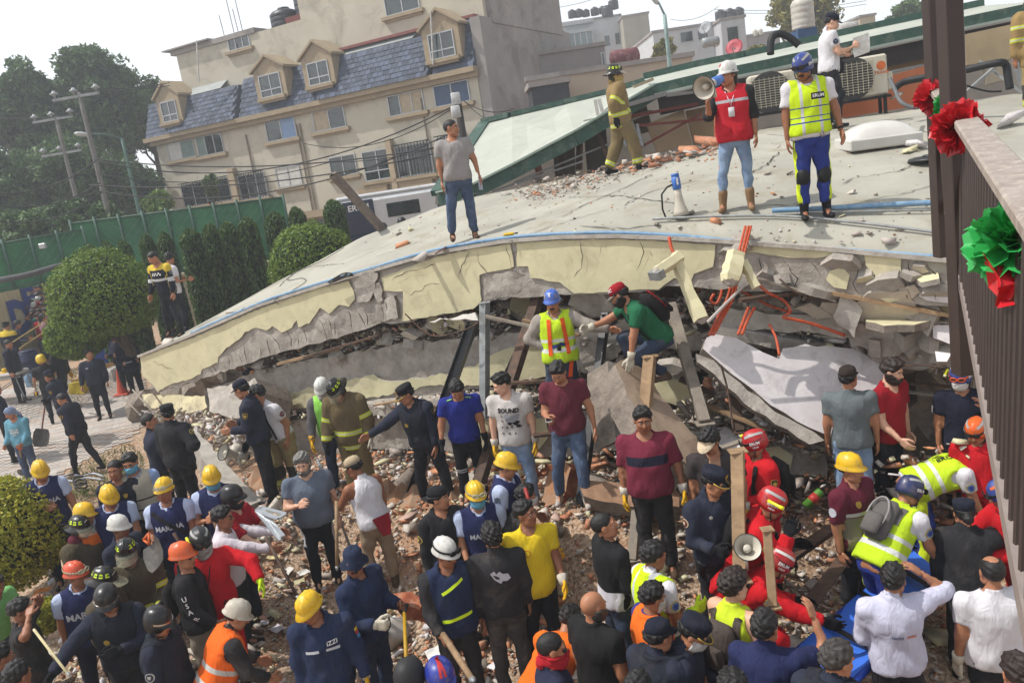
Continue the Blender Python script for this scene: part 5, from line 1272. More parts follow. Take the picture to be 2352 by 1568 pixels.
for x,y,s,m_,k,lab in[(970,596,.22,3,6,'flat concrete flake lying on the roof behind the blue pipe'),(1012,580,.15,0,5,'reddish splinter lying on the roof near the jeans of the man in grey'),(925,565,.16,1,3,'small terracotta flake on the roof left of the man in grey'),(915,540,.14,3,2,'grey green lump on the roof beside the timber beam'),(2108,342,.3,5,10,'white topped concrete lump on the roof left of the brown column'),(2090,350,.14,4,3,'cream flake on the roof beside the white topped lump'),(1955,445,.09,3,2,'pale stone on the roof right of the paramedic'),(2030,470,.07,4,4,'small cream stone on the roof near the blue pipe'),(1778,448,.09,1,2,'orange chip on the roof between the two rescuers'),(1590,490,.09,6,3,'dark flake on the roof right of the standing megaphone'),(2320,290,.4,5,2,'white block on the roof beyond the handrail'),(2060,225,.18,3,2,'pale stone by the air conditioner hose'),(535,722,.2,3,6,'pale flake on the roof edge right of the man in the white t-shirt'),(560,712,.12,4,2,'cream lump on the roof edge right of the man in the white t-shirt'),(385,790,.25,3,2,'grey lump at the broken tip of the roof')]:
 p=onroof(x,y);single((k,p+np.array([0,0,s*.2]),np.array([s,s*.7,s*.5]),flatrot(r),m_),lab,None,'roof_fragment','rubble')
 # apartment block
FA=at(1115,300,36)[:2];FD=uv(np.array([-.88,.475]));FB=FA+FD;FN=np.array([-FD[1],FD[0]]);FN=FN if FN[1]<0 else-FN
FN3=np.array([FN[0],FN[1],0]);FD3=np.array([FD[0],FD[1],0])
apt=thing('apartment_building','beige apartment block with blue shingled mansard roof and pedimented dormer windows','building',(*FA,2.0))
STU=lambda:M('beige_stucco','#b2ac9c',.9,.06,.8,.3,30,dirt=('#8a8576',.7,.7),bdist=.02)
TRIM=lambda:M('tan_trim','#96876f',.85,.1,2,.2,30)
SHI=lambda:M('blue_shingle','#454c5b',.8,.22,2.5,.3,30,c2='#565e6c')
ALU=lambda:M('aluminium','#a9abac',.4,.1,5,0,metal=.3)
WGL=lambda:M('window_glass','#232a2c',.08,.4,1.2,0,spec=.8,c2='#39423f')
CURT=lambda c:M('curtain_'+c.strip('#'),c,.8,.12,4,.3,14)
GREYW=lambda:M('grey_render','#8f8a86',.9,.12,.7,.4,20,dirt=('#6c6661',.7,.8))
def fu(x,y,off=0.):
 p=onp(x,y,FA,FB,off);u=(p[:2]-FA)@FD;return u,p[2]
def fw(u,z,o=0.):'facade coordinates: u along (to the left), z up, o out towards the street';return np.array([*FA,0])+FD3*u+np.array([0,0,z])+FN3*o
FX=np.stack([FD3,FN3,[0,0,1]],1)
def fbox(mb,u0,u1,z0,z1,o0,o1,mi=0):mb.box(fw((u0+u1)/2,(z0+z1)/2,(o0+o1)/2),(abs(u1-u0),abs(o1-o0),abs(z1-z0)),FX,mi)
def part(name,mats,fn,parent=apt,smooth=False):
 mb=MB();fn(mb);v=local(apt,np.array(mb.v));me=mesh(name,v,mb.f,smooth);o=link(name,me,mats,parent)
 if any(mb.m):me.polygons.foreach_set('material_index',mb.m)
 return o
UL=21.0;ZC=9.4
part('wall',STU(),lambda m:(fbox(m,0,20.2,4.4,ZC,-8,0)))
part('ground_floor',TRIM(),lambda m:fbox(m,0,20,1.2,4.4,-8,-.15))
part('upper_wall',STU(),lambda m:(fbox(m,-.3,18.2,ZC,13.5,-8,-.9),fbox(m,.4,9.6,13.1,15.4,-8,-.95)))
part('gable_wall',GREYW(),lambda m:(fbox(m,-.5,-.02,1.5,11.5,-10,-.02),fbox(m,-.55,-.1,11.3,14.5,-9,-1.2)))
part('brick_panel',M('brick_wash','#8b6a5c',.9,.15,6,.4,30),lambda m:fbox(m,-.62,-.52,2,7.0,-6,-.6))
part('parapet',GREYW(),lambda m:(fbox(m,12.5,18.5,13.5,13.75,-3,-.8),fbox(m,15.5,18.9,13.75,13.82,-3.5,-.6)))
part('cornice',TRIM(),lambda m:(fbox(m,-.1,20.6,ZC-.1,ZC+.12,-.1,.45),fbox(m,-.1,20.4,ZC-.3,ZC-.1,-.1,.25),fbox(m,-.1,20.3,4.15,4.5,-.1,.18)))
part('roof_edge',M('red_coping','#7d4a45',.8,.15,3,.2),lambda m:fbox(m,.0,9.2,11.6,11.72,-1.1,-.5))
nsh=0;shm=[]
def mansard(u0,u1,z0,z1,o0,o1):
 global nsh
 part('mansard_board',SHI(),lambda m:m.add([fw(u0,z0,o0-.05),fw(u1,z0,o0-.05),fw(u1,z1,o1-.05),fw(u0,z1,o1-.05),fw(u0,z0,-1),fw(u1,z0,-1),fw(u1,z1,-1.2),fw(u0,z1,-1.2)],[(0,1,2,3),(0,3,7,4),(1,5,6,2),(3,2,6,7)]))
 rows=8;wd=.3
 for j in range(rows):
  za,zb=z0+(z1-z0)*j/rows,z0+(z1-z0)*(j+1)/rows;oa,ob=o0+(o1-o0)*j/rows,o0+(o1-o0)*(j+1)/rows
  u=u0+(j%2)*wd/2
  while u<u1-.05:
   ue=min(u+wd-.02,u1);l=RNG.uniform(0,.015)
   shm.append(np.array([fw(u,za,oa+.035+l),fw(ue,za,oa+.035+l),fw(ue,zb+.02,ob+.005),fw(u,zb+.02,ob+.005),fw(u,za,oa-.01),fw(ue,za,oa-.01)]));u+=wd
mansard(-.05,2.0,ZC+.12,11.5,.3,-.45);mansard(2.2,8.4,ZC+.12,11.3,.5,-.35);mansard(8.6,13.6,ZC+.12,11.4,.3,-.5);mansard(13.8,18.6,ZC+.12,11.2,.5,-.3);mansard(18.7,20.5,ZC+.12,11.3,.3,-.4)
sf=[(0,1,2,3),(4,5,1,0)]
RNG.shuffle(shm);SHMS=[SHI(),M('blue_shingle2','#50586a',.8,.15,3,.3,30),M('blue_shingle3','#3d4452',.8,.15,3,.3,30)]
for q in shm[:300]:
 c=q.mean(0);o=link('shingle',mesh('shingle',local(apt,q),sf),SHMS[RNG.randrange(3)],apt)
mb=MB()
for q in shm[300:]:mb.add(local(apt,q),sf,RNG.randrange(3))
o=mb.build('shingles',SHMS,apt);o['kind']='stuff'
for a_ in((3.2,11.35,7.5,6.9,3.0,-.4),(15.0,11.25,18.4,18.0,15.0,-.3)):part('skylight_strip',M('metal_sheet','#8f9492',.5,.1,2,.1),lambda m:m.add([fw(a_[0],a_[1],a_[5]),fw(a_[2],a_[1],a_[5]),fw(a_[3],11.75,-1.0),fw(a_[4],11.75,-1.0)],[(0,1,2,3)]))
def window(px,off=0.,panes=2,curt=None,bars=False,sill=True,depth=.12,dormer=False,opened=None):
 us,zs=zip(*[fu(x,y,-off)for x,y in px]);u0,u1,z0,z1=min(us),max(us),min(zs),max(zs)
 u1,u0=(us[0]+us[3])/2,(us[1]+us[2])/2;z1,z0=(zs[0]+zs[1])/2,(zs[2]+zs[3])/2
 o=off
 fr=part('window',ALU(),lambda m:(fbox(m,u0,u1,z1-.05,z1,o-.02,o+.05),fbox(m,u0,u1,z0,z0+.05,o-.02,o+.05),fbox(m,u0,u0+.05,z0+.05,z1-.05,o-.02,o+.05),fbox(m,u1-.05,u1,z0+.05,z1-.05,o-.02,o+.05),*[fbox(m,u0+(u1-u0)*i/panes-.025,u0+(u1-u0)*i/panes+.025,z0+.05,z1-.05,o-.02,o+.04)for i in range(1,panes)],*([fbox(m,u0+.05,u1-.05,z0+(z1-z0)*.3,z0+(z1-z0)*.3+.05,o-.02,o+.045)]if dormer else[])))
 for i in range(panes):
  a,b=u0+(u1-u0)*i/panes+.03,u0+(u1-u0)*(i+1)/panes-.03
  part('pane',WGL()if not(curt and curt[i])else CURT(curt[i]),lambda m:fbox(m,a,b,z0+.04,z1-.04,o-.03,o+.012),fr)
 if sill:part('sill',TRIM(),lambda m:(fbox(m,u0-.2,u1+.2,z0-.16,z0-.01,o-.06,o+.2),fbox(m,u0-.1,u1+.1,z0-.26,z0-.16,o-.05,o+.1)),fr)
 if bars:
  for i in range(int((u1-u0)/.17)):part('window_bar',BLK(),lambda m:fbox(m,u0+.17*i+.06,u0+.17*i+.085,z0-.05,z1+.05,o+.14,o+.165),fr)
  part('bar_frame',BLK(),lambda m:(fbox(m,u0,u1,z1+.05,z1+.09,o+.05,o+.18),fbox(m,u0,u1,z0-.09,z0-.05,o+.05,o+.18),fbox(m,u0,u1,(z0+z1)/2,(z0+z1)/2+.03,o+.15,o+.18)),fr)
 return u0,u1,z0,z1
BLUEC,WHC,CRC,GRC='#7f97b8','#b9b8b2','#a89a82','#6e7f7a'
window([(383,332),(444,318),(451,358),(392,372)],0,2,[GRC,WHC]);window([(449,316),(508,304),(517,352),(458,358)],0,3,[None,None,GRC])
window([(608,280),(676,264),(684,316),(616,326)],0,2,[BLUEC,None]);window([(716,257),(790,243),(796,292),(724,304)],0,2,[None,CRC])
window([(889,220),(970,206),(978,255),(896,268)],0,3,[CRC,CRC,None]);window([(994,198),(1075,182),(1082,234),(1001,246)],0,2,['#4a5a72','#4a5a72'])
window([(415,425),(526,408),(534,462),(424,474)],.1,4,[None]*4,True);window([(545,404),(606,395),(618,450),(556,460)],.1,3,[None]*3,True)
window([(632,386),(688,378),(696,424),(640,432)],0,2,[WHC,WHC]);window([(755,362),(816,352),(822,400),(762,407)],0,2)
window([(832,350),(896,338),(904,408),(840,418)],.12,2,[None,None],False,True,dormer=True);window([(908,338),(990,324),(996,398),(916,408)],.12,3,[None]*3,True)
window([(1004,318),(1075,305),(1082,385),(1010,395)],.1,3,[None]*3,True)
window([(521,86),(570,75),(577,108),(528,118)],-.9,3,[None]*3);window([(880,-10),(960,-22),(965,20),(888,40)],-.9,2)
def dormer(px,apex):
 u0,u1,z0,z1=window(px,.32,2,None,False,True,dormer=True)
 z2=fu(*apex)[1];uc=(u0+u1)/2;a,b=u0-.28,u1+.28;ze=z1+.22
 d=part('dormer',TRIM(),lambda m:(fbox(m,a,u0,z0-.1,ze,-.3,.33),fbox(m,u1,b,z0-.1,ze,-.3,.33),fbox(m,u0,u1,z1,ze,-.7,.31),fbox(m,u0,u1,z0-.1,z0,-.7,.31),m.add([fw(a,ze,.31),fw(b,ze,.31),fw(uc,z2,.31),fw(a,ze,-1),fw(b,ze,-1),fw(uc,z2,-1)],[(0,1,2),(3,5,4)])))
 def rf(m):
  for e in(a-.15,b+.15):m.bar(fw(e,ze-.02,-.2),fw(uc,z2+.08,-.2),.0001+1.7,.1,up=FD3)if False else m.add([fw(e,ze-.06,.45),fw(uc,z2+.02,.45),fw(uc,z2+.14,.45),fw(e,ze+.05,.45),fw(e,ze-.06,-1),fw(uc,z2+.02,-1),fw(uc,z2+.14,-1),fw(e,ze+.05,-1)],[(0,1,2,3),(3,2,6,7),(4,7,6,5),(0,4,5,1),(0,3,7,4)])
 part('dormer_roof',M('dormer_cap','#97886f',.85,.1,2,.2),rf,d)
dormer([(368,236),(404,228),(410,276),(377,283)],(372,196));dormer([(594,175),(642,165),(650,216),(602,228)],(608,135));dormer([(704,146),(752,137),(760,190),(712,198)],(716,102));dormer([(982,80),(1040,68),(1048,128),(990,140)],(998,30))
part('bay_pier',M('bay_trim','#a09179',.85,.08,2,.2),lambda m:(fbox(m,*sorted((fu(900,340)[0]-.15,fu(900,340)[0]+.15)),4.9,7.2,0,.3),fbox(m,*sorted((fu(540,405)[0]-.2,fu(540,405)[0]+.2)),4.9,7.2,0,.3)))
part('balcony_panel',TRIM(),lambda m:(fbox(m,fu(900,430)[0]+.1,fu(828,430)[0],4.75,5.2,0,.25),fbox(m,fu(1000,420)[0],fu(912,420)[0],4.75,5.2,0,.25)))
for x in(570,690,698,985,1060):part('drain_pipe',M('pipe_paint','#7c715f',.7),lambda m:m.tube([fw(fu(x,330)[0],4.5,.06),fw(fu(x,330)[0],8.7,.06)],.04,6))
for x0,y0,x1,y1 in((466,95,476,190),(1000,30,1010,150)):part('conduit',M('white_pvc','#b5b3ae',.6),lambda m:m.tube([fw(*fu(x0+3,y0),.5),fw(*fu(x1,y1),.55)],.04,6))
part('garage_door',M('garage_metal','#5a5c62',.6,.1,3,.1),lambda m:[fbox(m,u,u+.17,1.5,4.0,-.2,-.1)for u in np.arange(8.2,10.6,.2)])
part('garage_opening',M('dark_inside','#2c2826',.9),lambda m:(fbox(m,1.2,7.6,1.5,4.1,-.2,-.12)))
TANKB=lambda:M('tank_black','#1b1c1f',.45,.15,6,.05,spec=.5)
def tank(lab,c,r_,h,mat,base=None,group=None,horiz=None):
 t=thing('water_tank',lab,'water tank',tuple(c),group=group);mb=MB()
 if horiz is not None:
  z=uv(horiz);mb.lathe([(.05,-h/2-r_*.3),(r_*.7,-h/2-r_*.15),(r_,-h/2),(r_*1.01,-h/6),(r_,0),(r_*1.01,h/6),(r_,h/2),(r_*.7,h/2+r_*.15),(.05,h/2+r_*.3)],(0,0,r_),16,M=axes(z));mb.build('drum',mat,t,True)
  mb=MB()
  for s in(-1,1):mb.box(np.array([0,0,.1])+z*h*.3*s,(.15,r_*1.3,.3),np.stack([z,np.cross((0,0,1),z),(0,0,1)],1))
  mb.build('saddle',CONC(),t);return t
 prof=[(r_*.97,0),(r_,.05)];n=4
 for i in range(n):a=h*.72*(i+.4)/n;prof+=[(r_,a),(r_*.965,a+.03),(r_,a+.06)]
 prof+=[(r_,h*.74),(r_*.8,h*.86),(r_*.42,h*.93)]
 mb.lathe(prof,n=18);mb.build('drum',mat,t,True);mb=MB();mb.lathe([(r_*.4,h*.925),(r_*.42,h*.95),(r_*.36,h),(r_*.1,h*1.01)],n=14);mb.build('lid',mat,t,True)
 return t
tank('black water tank with steel top on the apartment roof, left one',fw(11.4,13.25,-2),.75,1.3,TANKB());tank('larger black water tank on a brick base on the apartment roof',fw(9.9,13.9,-2.2),.75,1.5,TANKB());tank('cream water tank behind the black tank on the apartment roof',fw(10.6,13.3,-3.5),.7,1.6,M('tank_cream','#b9b6a8',.5))
part('tank_base',M('red_base','#6d3a33',.9),lambda m:fbox(m,9.0,10.9,13.2,13.9,-3.2,-1.4))
for i,(u,h)in enumerate(((14.3,2.0),(14.6,1.6),(14.9,2.3),(15.6,1.5))):part('antenna',STEELG(),lambda m:m.tube([fw(u,13.6,-2),fw(u+.1,13.6+h,-2)],.025,4))
# town behind on the right
WHITEW=lambda:M('white_wall','#b6b8ba',.85,.06,.8,.15,20,dirt=('#8e8d8a',.4,.8))
def block(name,label,px,Z,depth,mats,holes=(),extra=None,cat='building'):
 'house seen beyond the wreck: px = left-top, right-top, bottom y'
 (x0,y0),(x1,y1),yb=px;a,b=at(x0,y0,Z),at(x1,y1,Z);zt=(a[2]+b[2])/2;zb=min(at(x0,yb,Z)[2],at(x1,yb-(x1-x0)*.15,Z)[2])-4
 A_,B_=np.array([a[0],a[1],0]),np.array([b[0],b[1],0]);dd=uv(B_-A_);nn_=np.array([dd[1],-dd[0],0]);nn_=nn_ if nn_[1]<0 else-nn_;L=np.linalg.norm(B_-A_)
 t=thing(name,label,cat,tuple((A_+B_)/2+np.array([0,0,zb])));FX_=np.stack([dd,nn_,[0,0,1]],1)
 bx=lambda m,u0,u1,z0,z1,o0,o1,mi=0:m.box(A_+dd*(u0+u1)/2+nn_*(o0+o1)/2+np.array([0,0,(z0+z1)/2]),(u1-u0,o1-o0,z1-z0),FX_,mi)
 mb=MB();bx(mb,0,L,zb,zt,-depth,0);mb.build('wall',mats[0],t,world=True)
 mb=MB();bx(mb,-.1,L+.1,zt,zt+.18,-depth-.1,.1);mb.build('parapet',mats[1],t,world=True)
 for(u0,u1,z0,z1)in holes:
  mb=MB();bx(mb,u0*L,u1*L,zt-z0,zt-z1,-.05,.03);f=mb.build('window',ALU(),t,world=True);mb=MB();bx(mb,u0*L+.06,u1*L-.06,zt-z0+.06,zt-z1-.06,0,.05);mb.build('pane',WGL(),t,world=True).parent=f
  f.location=(0,0,0)
 if extra:extra(t,bx,L,zt,zb)
 return t,A_,dd,nn_,L,zt
def greenhouse(t,bx,L,zt,zb):
 mb=MB()
 for i in range(5):bx(mb,L*(.05+.1*i),L*(.05+.1*i)+.1,zt-3.4,zt-1.2,1.4,1.5)
 bx(mb,L*.02,L*.48,zt-1.25,zt-1.1,1.35,1.55);bx(mb,L*.02,L*.48,zt-3.5,zt-3.3,1.35,1.55);mb.build('greenhouse_frame',ALU(),t,world=True)
 mb=MB();bx(mb,L*.03,L*.47,zt-3.4,zt-1.2,1.3,1.34);mb.build('greenhouse_glass',M('pale_glass','#6f7f80',.1,.2,1,0),t,world=True)
 mb=MB();bx(mb,L*.0,L*.5,zt-1.1,zt-1.0,-.2,1.6);mb.build('glass_roof',M('roof_glass','#a9b3b6',.15,.1,1,0),t,world=True)
 mb=MB();bx(mb,-L*.02,L*.52,zt-.3,zt+.05,-2,.8);mb.build('corrugated_roof',M('corrugated','#a5a7a8',.6,.1,6,.2),t,world=True)
t1,A1,d1,n1,L1,z1_=block('white_house','white house with a glass greenhouse terrace behind the wreck',((1290,58),(1425,35),170),85,14,[WHITEW(),GREYW()],[(.68,.78,2.8,1.7),(.86,.95,2.8,1.6)],greenhouse)
block('grey_house','narrow beige house wall right of the white house',((1428,32),(1490,40),190),82,12,[M('house_beige','#9a9588',.9,.1,.8,.3),GREYW()])
block('low_grey_house','low grey lilac house with flat roof beside the apartment block',((1232,128),(1388,105),215),40,6,[M('house_lilac','#85807f',.9,.08,.8,.2),GREYW()],[(.93,.99,1.6,.3)])
t2,A2,d2,n2,L2,z2_=block('white_flat_house','long white flat roofed house with a covered roof terrace in the distance',((1500,82),(1700,42),160),62,10,[WHITEW(),GREYW()],[(.72,.86,3.4,2.0),(.3,.45,1.0,.2),(.5,.62,1.0,.25)])
block('white_tower_house','small white roof house with a single square opening on the white flat house',((1655,48),(1710,40),90),60,5,[WHITEW(),GREYW()],[(.2,.7,1.6,.5)])
block('far_house','distant grey house with a pair of cream tanks right of the white flat house',((1710,88),(1790,72),160),75,8,[GREYW(),GREYW()],[(.2,.6,2.2,.8)])
block('beige_far_house','distant beige house right of the officer in the navy cap',((1975,40),(2010,36),90),70,6,[M('house_beige2','#a89c84',.9),GREYW()],[(.3,.8,2,.8)])
block('garden_wall','beige boundary wall behind the fallen metal roof',((1212,182),(1590,135),260),33,.4,[M('wall_beige','#a89a88',.9,.06,.8,.15),GREYW()],cat='wall')
block('dark_tiled_roof','small lean-to roof of dark ribbed sheet beside the apartment gable',((1220,205),(1305,185),245),31,2,[M('ribbed_dark','#34363a',.7,.2,3,.2),GREYW()],cat='roof')
for nm_,(x,y,Z,s)in zip(('leftmost small','second small','third small','fourth small','rightmost small','big lower','big upper'),((1315,30,87,1),(1331,28,87,1),(1347,27,87,.9),(1367,24,87,1),(1385,20,87,.9),(1396,28,85,1.35),(1410,10,85,1.2))):tank(nm_+' black water tank in the row on the roof of the white house',at(x,y+12,Z),.44*s,.85*s,TANKB(),group='black tanks on the roof of the white house')
for nm_,(x,y,Z)in zip(('left','middle','right'),((1656,36,88),(1678,33,88),(1698,30,88))):tank(nm_+' black water tank on the small white roof house',at(x,y+14,Z),5*.115,1.2,TANKB(),group='black tanks on the small white roof house')
for nm_,(x,y)in zip(('left','right'),((1735,70),(1747,68))):tank(nm_+' cream water tank on the distant grey house',at(x,y+14,75),.22,.6,M('tank_cream','#b9b6a8',.5),group='cream tanks on the distant grey house')
tank('rust red horizontal gas tank lying on the roof behind the fallen sheet',at(1437,152,40),.4,1.25,M('red_tank','#643036',.7,.15,2,.2,dirt=('#9a8078',.6,3)),horiz=d1)
tank('grey horizontal tank on a small stand at the white flat house',at(1633,108,58),.33,1.1,STEELG(),horiz=d1)
tank('white horizontal tank lying behind the officer in the navy cap',at(1950,74,45),.26,.9,M('tank_white','#aaa8a4',.5),horiz=d1)
tw=tank('tall white water tank on a blue painted base behind the paramedic',at(1846,68,24),.32*1.0,.95,M('tank_pale','#b5b1a8',.5,.06,4,.1,dirt=('#8a7d70',.5,4)))
mb=MB();mb.box((0,0,-.3),(.55,.55,.6));mb.build('base_block',M('blue_paint','#3b5578',.8,.15,6,.2),tw);mb=MB();mb.box((0,0,-.75),(.56,.56,.3));mb.build('red_course',M('red_paint','#6f4034',.8,.15,6,.2),tw)
def dish(lab,c,r_,mat):
 t=thing('satellite_dish',lab,'satellite dish',tuple(c));mb=MB();Mx=axes((-.5,-.75,.4));mb.lathe([(.02,-.12*r_),(r_*.6,-.05*r_),(r_,.12*r_),(r_,.15*r_),(r_*.6,0),(.02,-.06*r_)],n=18,M=Mx);mb.build('bowl',mat,t,True)
 mb=MB();mb.tube([(0,0,0),(0,.1,-r_*1.6)],.04,6);mb.tube([Mx@np.array([0,-r_*.9,0]),Mx@np.array([0,-r_*.3,r_*.9])],.025,5);mb.build('mast',STEELG(),t)
dish('red satellite dish on a roof behind the woman with the megaphone',at(1687,110,40),.42,M('dish_red','#a63a44',.5));dish('small grey satellite dish on the distant white roofs',at(1620,65,60),.5,M('dish_grey','#8d8f92',.5))
def lampost(label,pb,pt,arm,col_,name='street_lamp'):
 t=thing(name,label,'street lamp',tuple(pb));mb=MB();L=10;mb.tube([pb+(pt-pb)*i/L for i in range(L+1)],[.13-.06*i/L for i in range(L+1)],9);mb.build('pole',col_,t,True,True)
 mb=MB();mb.tube([pt,pt+(arm-pt)*.5+(0,0,.12),arm],.04,6);mb.build('arm',col_,t,True,True)
 mb=MB();z=uv(arm-pt);mb.lathe([(.02,-.25),(.12,-.15),(.16,.1),(.13,.3),(.03,.4)],arm,12,M=axes(z),sx=1.2,sy=.7);mb.build('lantern',M('lantern_grey','#b5b8b8',.4),t,True,True)
def vert(x,y,Z,zb):p=at(x,y,Z);return np.array([p[0],p[1],zb]),p
b_,p_=vert(1526,34,30,2);lampost('pale green street lamp post standing behind the fallen roof sheet',b_,p_,at(1503,-2,30),M('lamp_green','#7f9490',.5))
b_,p_=vert(280,318,38,1.5);lampost('green street lamp with a cobra head arm left of the apartment block',b_,p_,at(193,309,37),M('lamp_green2','#4d6d62',.5))
def cpole(label,x,y,Z,cross,zb=1.5,lamp=None):
 b,p=vert(x,y,Z,zb);t=thing('utility_pole',label,'utility pole',tuple(b));mb=MB();mb.tube([b+(p-b)*i/10 for i in range(11)],[.13-.05*i/10 for i in range(11)],10);mb.build('pole',M('pole_concrete','#6f6d69',.9,.12,3,.3),t,True,True)
 for dz in cross:
  c=p+np.array([0,0,-dz]);mb=MB();mb.bar(c+(-1.1,.1,0),c+(.8,-.1,0),.1,.1);a=mb.build('crossarm',STEELG(),t,False,True);
  for k in(-1,-.2,.7):
   mb=MB();mb.lathe([(.03,0),(.05,.12),(.16,.16),(.16,.2),(.07,.24),(.05,.3)],c+(k,-k*.1,.05),10);o=mb.build('insulator',M('insulator','#8f9395',.3),t,True,True)
 return p
P1=cpole('tall concrete utility pole with a crossarm of white insulators on the left',181,212,32,(.15,))
P2=cpole('shorter concrete utility pole with two crossarms before the trees',128,268,37,(.1,1.6))
b_,p_=vert(1050,225,27,2);t=thing('utility_pole','dark wooden utility pole with white meter boxes before the apartment block','utility pole',tuple(b_));mb=MB();mb.tube([b_,p_],.12,9);mb.build('pole',M('dark_pole','#2a2522',.9,.2,4,.3),t,True,True)
for dy in(235,265):
 q=at(1047,dy-8,26.8);mb=MB();mb.box(q,(.3,.2,.38),bev=.03);mb.build('meter_box',M('box_white','#b4b6b5',.5),t,True,True)
c0=0
for i,(a,b,sag)in enumerate([((0,1,2),0,0)]and[(((215,365,31.5)),(1048,330,27),.5),((215,368,31.5),(1048,240,27),1.2),((205,425,31),(1048,340,26),.5),((-20,445,30),(225,365,31.5),.4),((-20,470,30),(230,420,31.5),.4),((-20,505,30),(235,440,31.5),.5),((230,440,31.5),(1048,300,27),1.),((-20,270,34),(190,262,33),.1),((150,208,32),(390,197,40),.1),((200,204,32),(390,190,40),.1),((230,400,31.5),(760,372,30),.5),((760,372,30),(1060,320,27),.2),((1260,20,60),(1410,-20,60),.2),((1540,45,60),(1650,15,60),.4),((1640,28,58),(1990,10,58),.3),((1640,22,58),(1990,2,58),.3),((1065,230,27),(1200,270,22),.4),((1065,232,27),(1180,250,22),.2),((700,330,33),(1045,245,27),.6)]):
 A_,B_=at(*a),at(*b);pts=[A_+(B_-A_)*t_-np.array([0,0,sag*4*t_*(1-t_)])for t_ in np.linspace(0,1,14)]
 hose('overhead cable strung between the poles before the apartment block',None,.022 if i<7 else.016,BLACKH(),'overhead_cable','cable',4,group='overhead cables',pts=pts,sub=2)
 # ambulance van
vb=at(870,545,31);van=thing('ambulance_van','white and blue ambulance van parked behind the roof slab','van',(vb[0],vb[1],vb[2]-.9),math.radians(12))
def vpart(name,mats,fn,parent=None,smooth=False):
 mb=MB();fn(mb);me=mesh(name,mb.v,mb.f,smooth);o=link(name,me,mats,parent or van)
 if any(mb.m):me.polygons.foreach_set('material_index',mb.m)
 return o
VW=lambda:M('van_white','#c2c4c4',.35,.04,3,.02,coat=.3)
VB=lambda:M('van_blue','#262d45',.35,.1,3,.02,coat=.3)
vpart('body',[VW(),VB()],lambda m:(m.box((1.2,0,1.75),(5.2,1.95,1.3),bev=.12),m.box((1.3,0,.8),(5.4,2.0,.75),mi=1,bev=.08),m.box((1.2,0,2.48),(5.0,1.75,.16),bev=.07)))
vpart('rear_door',[VB()],lambda m:(m.box((-1.42,-.45,1.55),(.06,.8,1.3),bev=.02),m.box((-1.42,.45,1.55),(.06,.8,1.3),bev=.02)))
vpart('rear_window',[WGL()],lambda m:(m.box((-1.45,-.45,1.75),(.04,.6,.5),bev=.02),m.box((-1.45,.45,1.75),(.04,.6,.5),bev=.02)))
for x_,w_ in((1.0,1.2),(2.7,.9)):vpart('side_window',[WGL()],lambda m:m.box((x_,-.98,1.85),(w_,.04,.5),bev=.02))
vpart('side_stripe',[VB()],lambda m:m.box((-.6,-.985,1.75),(1.1,.03,1.2)))
for y in(-.85,.85):
 for z in(1.35,2.3):vpart('tail_light',[M('tail_red','#a02a2a',.3)],lambda m:m.box((-1.45,y,z),(.06,.16,.22),bev=.02))
for x in(-.3,2.8):
 for y in(-.95,.95):vpart('wheel',[BLK()],lambda m:m.lathe([(.1,-.11),(.36,-.11),(.38,0),(.36,.11),(.1,.11)],(x,y,.38),16,M=axes((0,1,0))),smooth=True)
v_,f_=text2d('ERUM',.02);vpart('lettering',[WHITE_INK()],lambda m:m.add([(p[0]*.3-.6,-1.003,p[1]*.3+2.1)for p in v_],f_))
# fences, walls, hedge
GMESH=lambda:M('green_mesh','#2f6843',.75,.2,1.2,.3,60,c2='#3c7a50')
def fence(label,a,b,h,zb,nm='mesh_fence',posts=6,brace=True,back=False):
 A_,B_=np.array(a,float),np.array(b,float);t=thing(nm,label,'fence',tuple(A_));d=B_-A_;n=int(np.linalg.norm(d)/.35)
 mb=MB();v=[]
 for i in range(n+1):
  p=A_+d*i/n;o=.03*math.sin(i*1.7)+.02*math.sin(i*.63);q=np.array([d[1],-d[0],0]);q/=np.linalg.norm(q)+1e-9
  v+=[p+q*o,p+q*(o*.3+.02)+(0,0,h*.5),p+q*o*.5+(0,0,h)]
 f=[]
 for i in range(n):
  for j in range(2):f.append((i*3+j,i*3+3+j,i*3+4+j,i*3+1+j))
 mb.add(v,f);mb.build('mesh_screen',GMESH(),t,True,True)
 q=np.array([d[1],-d[0],0]);q/=np.linalg.norm(q);q=q if q[1]<0 else-q
 PG=M('post_green','#3c5a4c',.6,.15,4,.1)
 for i in range(posts+1):
  p=A_+d*i/posts+q*.05;mb=MB();mb.tube([p,p+(0,0,h+.12)],.045,7);mb.build('post',PG,t,True,True)
 mb=MB();mb.tube([A_+q*.05+(0,0,h),B_+q*.05+(0,0,h)],.03,6);mb.tube([A_+q*.05+(0,0,.1),B_+q*.05+(0,0,.1)],.03,6);mb.build('rail',PG,t,True,True)
 mb=MB();L=np.linalg.norm(d);u=d/L;st=.28
 for k in range(int((L+h)/st)):
  for s in(1,-1):
   x0=k*st-(h if s>0 else 0);z0=0;x1=x0+h;
   if s<0:x0,x1=k*st,k*st-h
   if min(x0,x1)<0 or max(x0,x1)>L:continue
   mb.tube([A_+u*x0+q*.03,A_+u*x1+q*.03+(0,0,h)],.008,3,cap=False)
 mb.build('wire_mesh',M('wire','#5f7f70',.5),t,False,True)['kind']='stuff'
 return t
a1,b1=at(185,600,27),at(660,500,27.5);z_=3.0
fence('long green mesh fence with chain link behind the cypress hedge',(a1[0],a1[1],at(185,655,27)[2]),(b1[0],b1[1],at(660,594,27.5)[2]),2.0,z_,posts=9)
